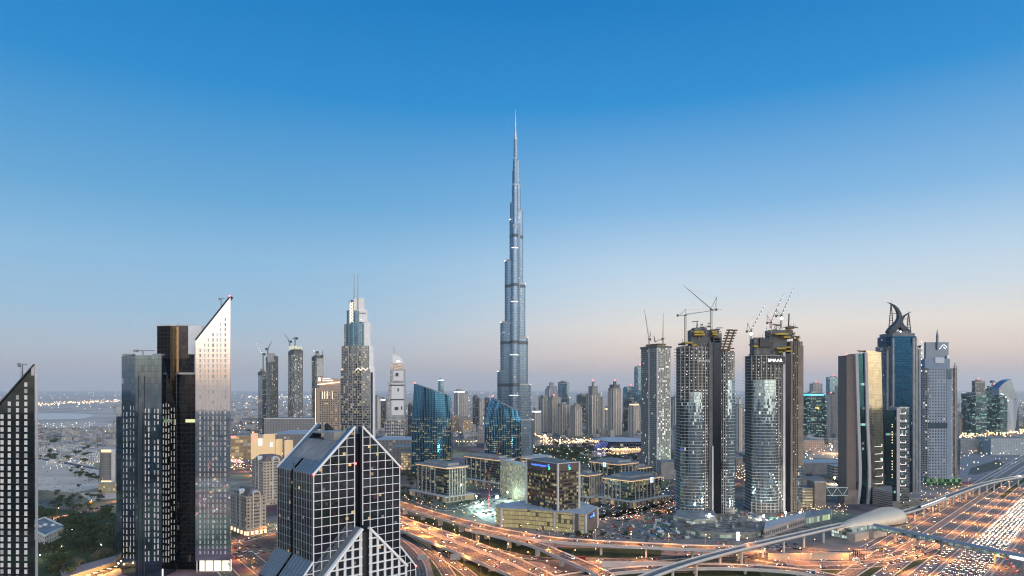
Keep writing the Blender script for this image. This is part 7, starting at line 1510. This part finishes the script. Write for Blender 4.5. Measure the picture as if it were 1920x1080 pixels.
for k, ls, sp, mx in (('r1', [(-4, 1), (0, 1), (4, 1)], 60, 14), ('r2', [(-3, 1), (2, 1)], 80, 5), ('r3', [(-6, 1), (-2, 1), (2, -1), (6, -1)], 80, 13), ('r4', [(-3, 1), (2, 1)], 70, 8), ('r5', [(-3, -1), (2, -1)], 60, 8), ('g3', [(-2, 1), (2, 1)], 45, 5), ('g4', [(-3, -1), (3, -1)], 60, 8), ('g1', [(-2, 1), (2, 1)], 60, 3), ('g5', [(-2, -1), (2, -1)], 60, 4), ('g7', [(-3, -1), (2, -1)], 45, 10), ('g6', [(-2, -1), (2, -1)], 40, 9)): cars_on(k, ls, sp, "crossing the interchange roads", "on the interchange", 0, 1e9, mx)
cars_on('g9', [(-5, 1), (-1.5, 1), (2, -1), (5, -1)], 10, "in the queue on the street before the numbered office block", "queueing before the office blocks", 0, 260, 30); cars_on('g12', [(-7, 1), (-3.5, 1), (0, 1), (4, -1), (7, -1)], 17, "on the busy road above the wooded garden", "on the garden road", 0, 330, 22); cars_on('g17', [(-2, 1), (2, -1)], 40, "on the street by the beige ornate block", "by the ornate block", 0, 300, 5); cars_on('g15', [(-6, 1), (2, -1), (6, -1)], 60, "on the orange street below the ornate block", "on the orange street", 0, 300, 4)
far = [v for v in rest]; m = MB()
for q, t, d in far:
    f = t * d; r = Vector((f.y, -f.x, 0)); 
    for c in (q,): m.prism([tuple((c - f * 2.2 - r * .9)[:2]), tuple((c + f * 2.2 - r * .9)[:2]), tuple((c + f * 2.2 + r * .9)[:2]), tuple((c - f * 2.2 + r * .9)[:2])][::-1], .4, 1.3, 0)
    for s in (-.6, .6): c = q + f * 2.3 + r * s + Vector((0, 0, .7)); m.ball(c, .26, 1, 4)
for key, offs, a, b, sp, face in (('h0', [-14 + 4 * i for i in range(8)], 760, 1500, 19, -1), ('g18', [-9, -5, -1, 3, 7, 10], 0, 500, 13, 1), ('g19', [-5, 0, 5], 0, 400, 16, 1)):
    fr, half = PATHS[key]
    for off in offs:
        s = a + R.uniform(0, sp)
        while s < min(b, fr[-1][3] - 1):
            for (p, t, r, x), (p2, t2, r2, y) in zip(fr, fr[1:]):
                if x <= s < y: q = p.lerp(p2, (s - x) / (y - x)) + r * off; m.box(q.x - 1.6, q.x + 1.6, q.y - 1.6, q.y + 1.6, .4, 1.3, 0); red_ = face > 0 and R.random() < .6; m.ball(q + Vector((0, -2, .9)), .42, 2 if red_ else 1, 4); break
            s += sp * R.uniform(.6, 1.5)
tag(m.build("far_traffic", [paints[0][1], head_m, tail_m]), kind='stuff')
def bus(p, hd, label, paint, l=11., w=2.6, h=3.1):
    t = thing("bus" if l > 8 else "van", label, "bus" if l > 8 else "van", p); t.rotation_euler = (0, 0, hd); m = MB(); m.box(-l / 2, l / 2, -w / 2, w / 2, .5, h); m.build("body", paint, t); m = MB()
    for s in (-1, 1): m.box(-l * .46, l * .46, s * w / 2 - .02, s * w / 2 + .03, h * .5, h * .82)
    m.box(l / 2 - .01, l / 2 + .04, -w * .44, w * .44, h * .42, h * .86); m.build("window_glass", cwin, t); m = MB()
    for x in (-l * .3, l * .32):
        for s in (-1, 1): m.tube((x, s * (w / 2 - .25), .5), (x, s * (w / 2 + .03), .5), .5, .5, 8)
    m.build("wheel_rim", black, t)
    for s in (-1, 1): m = MB(); m.box(l / 2, l / 2 + .12, s * w * .36 - .25, s * w * .36 + .25, .7, 1.1); m.build("headlight", head_m, t); m = MB(); m.box(-l / 2 - .1, -l / 2, s * w * .38 - .2, s * w * .38 + .2, .8, 1.2); m.build("tail_light", tail_m, t)
hd = lambda k, q: min(((p - q).length, math.atan2(t.y, t.x)) for p, t, r, s in PATHS[k][0])[1]
def on(px, py, z, key, flip=False): q = gnd(px, py, z); return q, hd(key, q) + (math.pi if flip else 0)
bus(*on(1085, 1049, .36, 'g4', True), "long red bus on the ground level interchange road", paints[3][1], 14); bus(*on(843, 1008, 6.05, 'r4'), "white bus on the ramp beside the widest flyover", paints[0][1], 11); bus(*on(1068, 1046, 10.5, 'r2'), "white bus on the ramp between the flyovers", paints[0][1], 12); bus(*on(1605, 1051, .3, 'g7', True), "white van on the curved road below the station", paints[0][1], 7, 2.2, 2.5); bus(*on(1522, 1074, 5.7, 'r5', True), "white minibus on the tan walled ramp", paints[0][1], 7.5, 2.3, 2.6); bus(*on(1650, 1032, .36, 'g6', True), "yellow lorry on the road before the station", yellow, 8.2, 2.4, 3.); bus(*on(905, 1031, 6.2, 'r4', False), "beige lorry on the ramp beside the widest flyover", paints[5][1], 7.8, 2.5, 3.2); bus(*on(895, 945, .22, 'g11'), "white coach parked by the pale building site", paints[0][1], 11); bus(*on(1255, 1012, .1, 'g9'), "grey coach parked below the building site", paints[1][1], 11.5); bus(*on(1355, 1019, .1, 'r1'), "silver coach beside the topmost flyover", paints[1][1], 11.5)
tr = T("metro_train", "short lit metro train on the viaduct beyond the station", "train", (0, 0, 0)); q = [p for p in PATHS['metro'][0] if abs(960 + p[0].x / p[0].y * F - 1745) < 24]
m = MB(); bar_along(m, q, .6, 3.4, .4, 3.6); tr.part("carriage", m, paints[1][1]); m = MB(); bar_along(m, q, 3.41, 3.46, 1.6, 2.9); tr.part("window_strip", m, glow("train_window", (1., .85, .8), 1.5))

# ---------------------------------------------------------------- road signs
def gantry(px, py, z, w, h, label, mat, lettered=None):
    b = gnd(px, py, z); t = T("road_sign", label, "road sign", tuple(b)); x1 = b.x; m = MB(); m.tube(b, b + Vector((0, 0, 6)), .28, .24, 8); pr = b + Vector((0, 0, 6))
    for k in range(1, 7): an = math.pi / 2 * k / 6; q = b + Vector((-2.2 * (1 - math.cos(an)), 0, 6 + 2.2 * math.sin(an))); m.beam(pr, q, .45); pr = q
    m.beam(pr, pr + Vector((-w - 1.5, 0, 0)), .4); t.part("curved_pole", m, steel); t.box("panel", mat, x1 - 3.6 - w, x1 - 3.6, b.y - .5, b.y - .28, 6.6 + z, 6.6 + z + h); m = MB()
    for k in range(7): x = x1 - 3.8 - w + k * (w - .2) / 6; m.box(x, x + .18, b.y - .62, b.y - .5, 6.5 + z, 6.7 + z + h)
    t.part("panel_rib", m, steel)
gantry(808, 1062, 0, 9, 5, "ribbed back of a grey road sign nearest the gable tower", concrete); gantry(870, 1062, 0, 9.5, 5.5, "ribbed back of a grey road sign beside the widest flyover", concrete); gantry(781, 962, 5, 14, 6, "orange lit road sign at the end of the topmost flyover", plain("sign_orange", (.55, .25, .12)))
p = gnd(1610, 1046); t = T("hoarding_frame", "row of dark upright boards beside the curved road", "hoarding", tuple(p))
for k in range(6): q = gnd(1600 + k * 4, 1042 + k * 1.6); t.box("board", dark, q.x - .5, q.x + .5, q.y - .2, q.y + .2, 0, 6.5)

# ---------------------------------------------------------------- cranes
def crane(label, px, D, y0, y1, tip, paint, a_frame=None, counter=6., lights=0, w=1.8, glow_cab=False, depth=0., flat=None):
    """luffing or flat-top crane: mast column px from row y0 up to y1, jib to the pixel tip at the same distance plus depth"""
    x = gx(px, D); zb, zt = gz(y0, D), gz(y1, D); t = T("tower_crane", label, "crane", (x, D, zb)); s = D / 950.; tw = .21 * s
    m = MB(); h = w / 2
    for a, b in ((-h, -h), (h, -h), (h, h), (-h, h)): m.beam((x + a, D + b, zb), (x + a, D + b, zt), tw * 1.5)
    z = zb; k = 0
    while z < zt - w: m.beam((x - h if k % 2 else x + h, D - h, z), (x + h if k % 2 else x - h, D - h, z + w), tw); m.beam((x - h, D + h if k % 2 else D - h, z), (x - h, D - h if k % 2 else D + h, z + w), tw); z += w; k += 1
    t.part("mast", m, paint)
    dirx = 1 if tip[0] > px else -1; m = MB(); m.box(x - h * 1.5, x + h * 1.5, D - h * 1.5, D + h * 1.5, zt, zt + .9 * s); m.box(x + (.4 if dirx > 0 else -2.2) * s * .8, x + (2.2 if dirx > 0 else -.4) * s * .8, D - 1.6 * s, D - .2, zt + .5, zt + 2.4 * s * .8); t.part("cab", m, paint)
    m = MB(); cl = counter; m.beam((x, D, zt + .9), (x - dirx * cl, D, zt + .9 + (flat or 0) * -cl), .9 * s, 0, .8 * s); m.box(min(x - dirx * cl, x - dirx * (cl - 2.4 * s)), max(x - dirx * cl, x - dirx * (cl - 2.4 * s)), D - .9 * s, D + .9 * s, zt - 1.2 * s, zt + 1.9 * s); t.part("counterweight", m, dark)
    tx, tz = gx(tip[0], D), gz(tip[1], D); A = Vector((x + dirx * .6, D, zt + 1.2)); Bq = Vector((tx, D + depth, tz)); d = (Bq - A); Ln = d.length; d.normalize(); up = d.cross(Vector((0, 1, 0))).normalized(); up = up if up.z > 0 else -up; m = MB(); jh = 1.1 * s
    m.beam(A, Bq, tw * 1.3); m.beam(A + up * jh, Bq, tw * 1.3); m.beam(A + Vector((0, 1.2 * s, 0)), Bq, tw * 1.3); n = int(Ln / (1.6 * s))
    for k in range(n): a, b = A + d * (Ln * k / n), A + d * (Ln * (k + 1) / n); fa, fb = 1 - k / n, 1 - (k + 1) / n; m.beam(a if k % 2 else a + up * jh * fa, b + up * jh * fb if k % 2 else b, tw * .9)
    JB = t.part("jib", m, paint); top = None
    if a_frame:
        top = Vector((gx(a_frame[0], D), D, gz(a_frame[1], D))); m = MB(); m.beam((x + dirx * .5, D, zt + 1), top, .45 * s); m.beam((x - dirx * counter * .6, D, zt + 1.2), top, .32 * s); AF = t.part("a_frame", m, paint); m = MB(); m.beam(top, A + d * (Ln * .82), .1 * s); m.beam(top, (x - dirx * counter * .9, D, zt + 1.4), .12 * s); t.part("pendant_rope", m, dark, AF)
    if lights:
        for k in range(lights): q = A + d * (Ln * (k + .8) / (lights + .5)); m = MB(); m.ball(q + Vector((0, -.7 * s, .3)), .42 * s, 0, 4); t.part("jib_lamp", m, workl, JB)
    if glow_cab: m = MB(); m.ball((x, D - 1.5, zt - 3), 1.7, 0, 5); t.part("mast_lamp", m, lampw)
    return t
cw = plain("crane_grey", (.2, .21, .22)); cd = plain("crane_dark", (.06, .062, .066)); cr_ = plain("crane_red", (.3, .05, .05)); cl_ = plain("crane_pale", (.42, .43, .44))
crane("pale luffing crane on the unfinished square tower, jib nearly upright", 1217, 1402, 648, 637, (1208, 580), cw, (1220, 622), 4); crane("thin upright crane at the other corner of the square tower", 1243, 1402, 648, 636, (1243.8, 587), cw, None, 3); 
t = T("concrete_pump", "small bent placing boom between the square tower's cranes", "placing boom", (gx(1228, 1402), 1402, gz(645, 1402))); m = MB()
for a, b in (((1228, 642), (1226, 630)), ((1226, 630), (1229, 641)), ((1229, 641), (1236, 637)), ((1236, 637), (1242, 638))): m.beam((gx(a[0], 1402), 1402, gz(a[1], 1402)), (gx(b[0], 1402), 1402, gz(b[1], 1402)), 1.)
t.part("boom", m, dark)
crane("flat top crane with level jib on the twin lobed tower", 1285, 915, 655, 592, (1367, 575), cd, (1286, 580), 11.5, 0, 1.9, False, 30, .04); crane("dark luffing crane raised high over the twin lobed tower", 1333.5, 912, 634, 581, (1281, 534.5), cd, (1344, 557), 8, 0, 2.2)
t = T("concrete_pump", "small T shaped placing boom on the twin lobed tower", "placing boom", (gx(1307, 915), 915, gz(622, 915))); m = MB(); m.beam((gx(1307, 915), 915, gz(622, 915)), (gx(1307, 915), 915, gz(603, 915)), 1.); m.beam((gx(1297, 915), 915, gz(603.5, 915)), (gx(1310, 915), 915, gz(602, 915)), .9); t.part("boom", m, cd)
crane("lamp strung luffing crane at the outer corner of the brown winged tower", 1407.5, 945, 668, 622, (1435, 569.5), cd, (1401.5, 606), 6.5, 7, 1.7, True); crane("dark red luffing crane with lamps, lower of the pair on the brown winged tower", 1445, 948, 616, 606, (1469, 551), cr_, (1438, 590), 6, 5, 1.8); crane("tallest lamp strung crane on the brown winged tower", 1464.5, 950, 616, 593, (1491, 535), cd, (1455, 580), 8, 8, 1.9, True)
m = MB(); m.tube((gx(1478, 955), 955, gz(616, 955)), (gx(1479.5, 955), 955, gz(588, 955)), 1.1, .9, 6); o = m.build("concrete_pump", cd, None, (gx(1478, 955), 955, gz(616, 955))); tag(o, "dark upright pump mast on the brown winged tower", "placing boom")
crane("slender red crane standing on the pale site beside the brown bank", 916.5, 945, 962, 890, (942.5, 821), cr_, (911, 882), 5.5, 0, 1.8)
crane("crane with dotted lamps at the lowest far unfinished tower", 493.5, 2400, 697, 665, (480, 642), cw, None, 8, 5, 3); crane("thin crane on the far tower with notched top", 502, 2500, 666, 655, (510, 639), cw, None, 8, 0, 3); crane("crane with raised jib on the yellow green crowned tower", 543, 2405, 650, 641, (533, 626), cw, None, 8, 0, 3); crane("level jib crane on the yellow green crowned tower", 553.5, 2402, 649, 635, (546, 636), cw, (554, 632), 9, 0, 3); crane("crane on the far tower half hidden by the beige hotel", 593, 2450, 666, 661, (587, 657), cw, None, 8, 3, 3); crane("thin mast crane beside the beige hotel's far neighbour", 604.5, 2455, 690, 668, (605.5, 655), cw, None, 5, 0, 2.4)
crane("small crane on the half built teal office far right", 1861, 2660, 725, 716, (1872, 718), cw, None, 9, 0, 3)
for base in (LP1, LP2, *[c for _, c in CARS]):
    for ch in KIDS[base.name]: bpy.data.objects.remove(ch)
    bpy.data.objects.remove(base)
print("lamps", NL[0], "objects", len(COL.objects))
# ---------------------------------------------------------------- site clutter, shrubs, parked cars
def clutter():
    col = [plain("container_blue", (.08, .16, .24)), plain("container_white", (.55, .56, .55)), plain("container_rust", (.26, .09, .05)), plain("container_green", (.09, .2, .14)), plain("container_grey", (.25, .26, .27))]
    protos = []
    for i, c in enumerate(col):
        m = MB(); m.box(-3., 3., -1.25, 1.25, 0, 2.6); b = m.build("site_container", c); m = MB()
        for k in range(9): m.box(-2.9 + k * .7, -2.75 + k * .7, -1.34, -1.25, .1, 2.5)
        r = m.build("panel_rib", c, b); m = MB(); m.box(1.6, 2.5, -1.3, -1.22, .1, 2.1) if i % 2 else m.box(3., 3.06, -1., 1., .2, 2.4); d = m.build("door", steel, b); KIDS[b.name] = [r, d]; protos.append(b)
    nm = ("blue", "white", "rust red", "green", "grey"); n = 0
    while n < 85:
        z = R.choice(((1210, 972, 1290, 1010), (1210, 972, 1290, 1010), (1380, 960, 1500, 985), (880, 938, 985, 968), (1290, 955, 1420, 972), (1180, 985, 1240, 1008)))
        px, py = R.uniform(z[0], z[2]), R.uniform(z[1], z[3]); i = R.randrange(5); p = gnd(px, py, .08)
        c = copy_tree(protos[i]); c.location = p; c.rotation_euler = (0, 0, R.choice((.3, 1.8, .7, 2.4)) + R.gauss(0, .1)); s = R.uniform(.8, 1.3); c.scale = (s, s, s)
        w = "pale site beside the brown bank" if px < 990 else "building site below the unfinished towers"; tag(c, nm[i] + " steel site container on the " + w, "container", nm[i] + " containers on the " + w); n += 1
    for b in protos:
        for ch in KIDS[b.name]: bpy.data.objects.remove(ch)
        bpy.data.objects.remove(b)
    m = MB(); mats = [rubble, concrete, brown, steel, pale, concrete_dk]
    for _ in range(900):
        z = R.choice(((1205, 968, 1300, 1012), (1290, 958, 1500, 985), (1380, 975, 1470, 1008), (880, 935, 985, 970), (1270, 972, 1440, 1004)))
        p = gnd(R.uniform(z[0], z[2]), R.uniform(z[1], z[3])); l = R.uniform(1, 6); a = R.uniform(0, 3.14); h = R.uniform(.3, 2.2); zz_ = R.choice((0, 0, .8))
        if R.random() < .5: m.beam(p + Vector((0, 0, zz_ + .2)), p + Vector((math.cos(a) * l, math.sin(a) * l, zz_ + h)), R.uniform(.15, .5), R.randrange(6))
        else: w = R.uniform(.6, 2.5); m.prism([(p.x - w, p.y - w * .6), (p.x + w, p.y - w * .5), (p.x + w * .7, p.y + w * .6), (p.x - w * .8, p.y + w * .5)], 0, h, R.randrange(6))
    tag(m.build("site_rubble", mats), kind='stuff')
    m = MB(); r = random.Random(8)
    zones = [((1090, 942, 1275, 972), 130), ((770, 925, 985, 955), 110), ((1000, 975, 1180, 1013), 70), ((790, 1000, 1010, 1075), 60), ((1240, 1030, 1420, 1060), 50), ((70, 830, 218, 960), 150), ((1560, 900, 1600, 935), 20), ((1480, 905, 1560, 960), 40), ((980, 840, 1200, 880), 160), ((1820, 866, 1880, 888), 40), ((440, 985, 520, 1060), 30), ((1080, 880, 1200, 900), 40)]
    for (a, b, c, d), n in zones:
        for _ in range(n):
            p = gnd(r.uniform(a, c), r.uniform(b, d)); q = r.uniform(.8, 2.2)
            for _ in range(26):
                v = Vector((r.gauss(0, 1), r.gauss(0, 1), abs(r.gauss(0, .8)))).normalized(); o = p + v * q * r.uniform(.5, 1.) ; s = r.uniform(.25, .5); e = Vector((r.gauss(0, 1), r.gauss(0, 1), r.gauss(0, .5))).normalized(); f = e.cross(v); m.face([o - e * s, o + f * s, o + e * s, o - f * s], r.choice((0, 0, 1, 2)))
    tag(m.build("shrubbery", leafm[:3]), kind='stuff')
    m = MB()
    for (a, b, c, d), n, l in (((1110, 945, 1280, 972), 120, .12), ((1240, 905, 1290, 945), 60, .5), ((780, 930, 985, 952), 60, .25), ((1690, 935, 1740, 958), 40, .1), ((1440, 1020, 1500, 1034), 30, .05), ((440, 1010, 520, 1050), 26, .1), ((1090, 985, 1180, 1010), 26, .1)):
        for _ in range(n):
            p = gnd(R.uniform(a, c), R.uniform(b, d)); t = Vector((.678, .735, 0)) if R.random() < .5 else Vector((.735, -.678, 0)); s = Vector((t.y, -t.x, 0)) * .9; k = R.choice((0, 0, 1, 2, 3))
            P = [p - t * 2.2 - s, p - t * 2.2 + s, p + t * 2.2 + s, p + t * 2.2 - s]; P = [tuple(v[:2]) for v in P]; P = P if (Vector(P[1]) - Vector(P[0])).cross(Vector(P[2]) - Vector(P[1])) > 0 else P[::-1]; m.prism(P, .3, .95, k); m.prism(inset(P, .35), .95, 1.45, 4)
            if R.random() < l: m.ball(p - Vector((0, 2.2, -.7)), .3, 5 if R.random() < .5 else 6, 4)
    tag(m.build("parked_traffic", [p for _, p in paints[:4]] + [cwin, head_m, tail_m]), kind='stuff')
clutter()
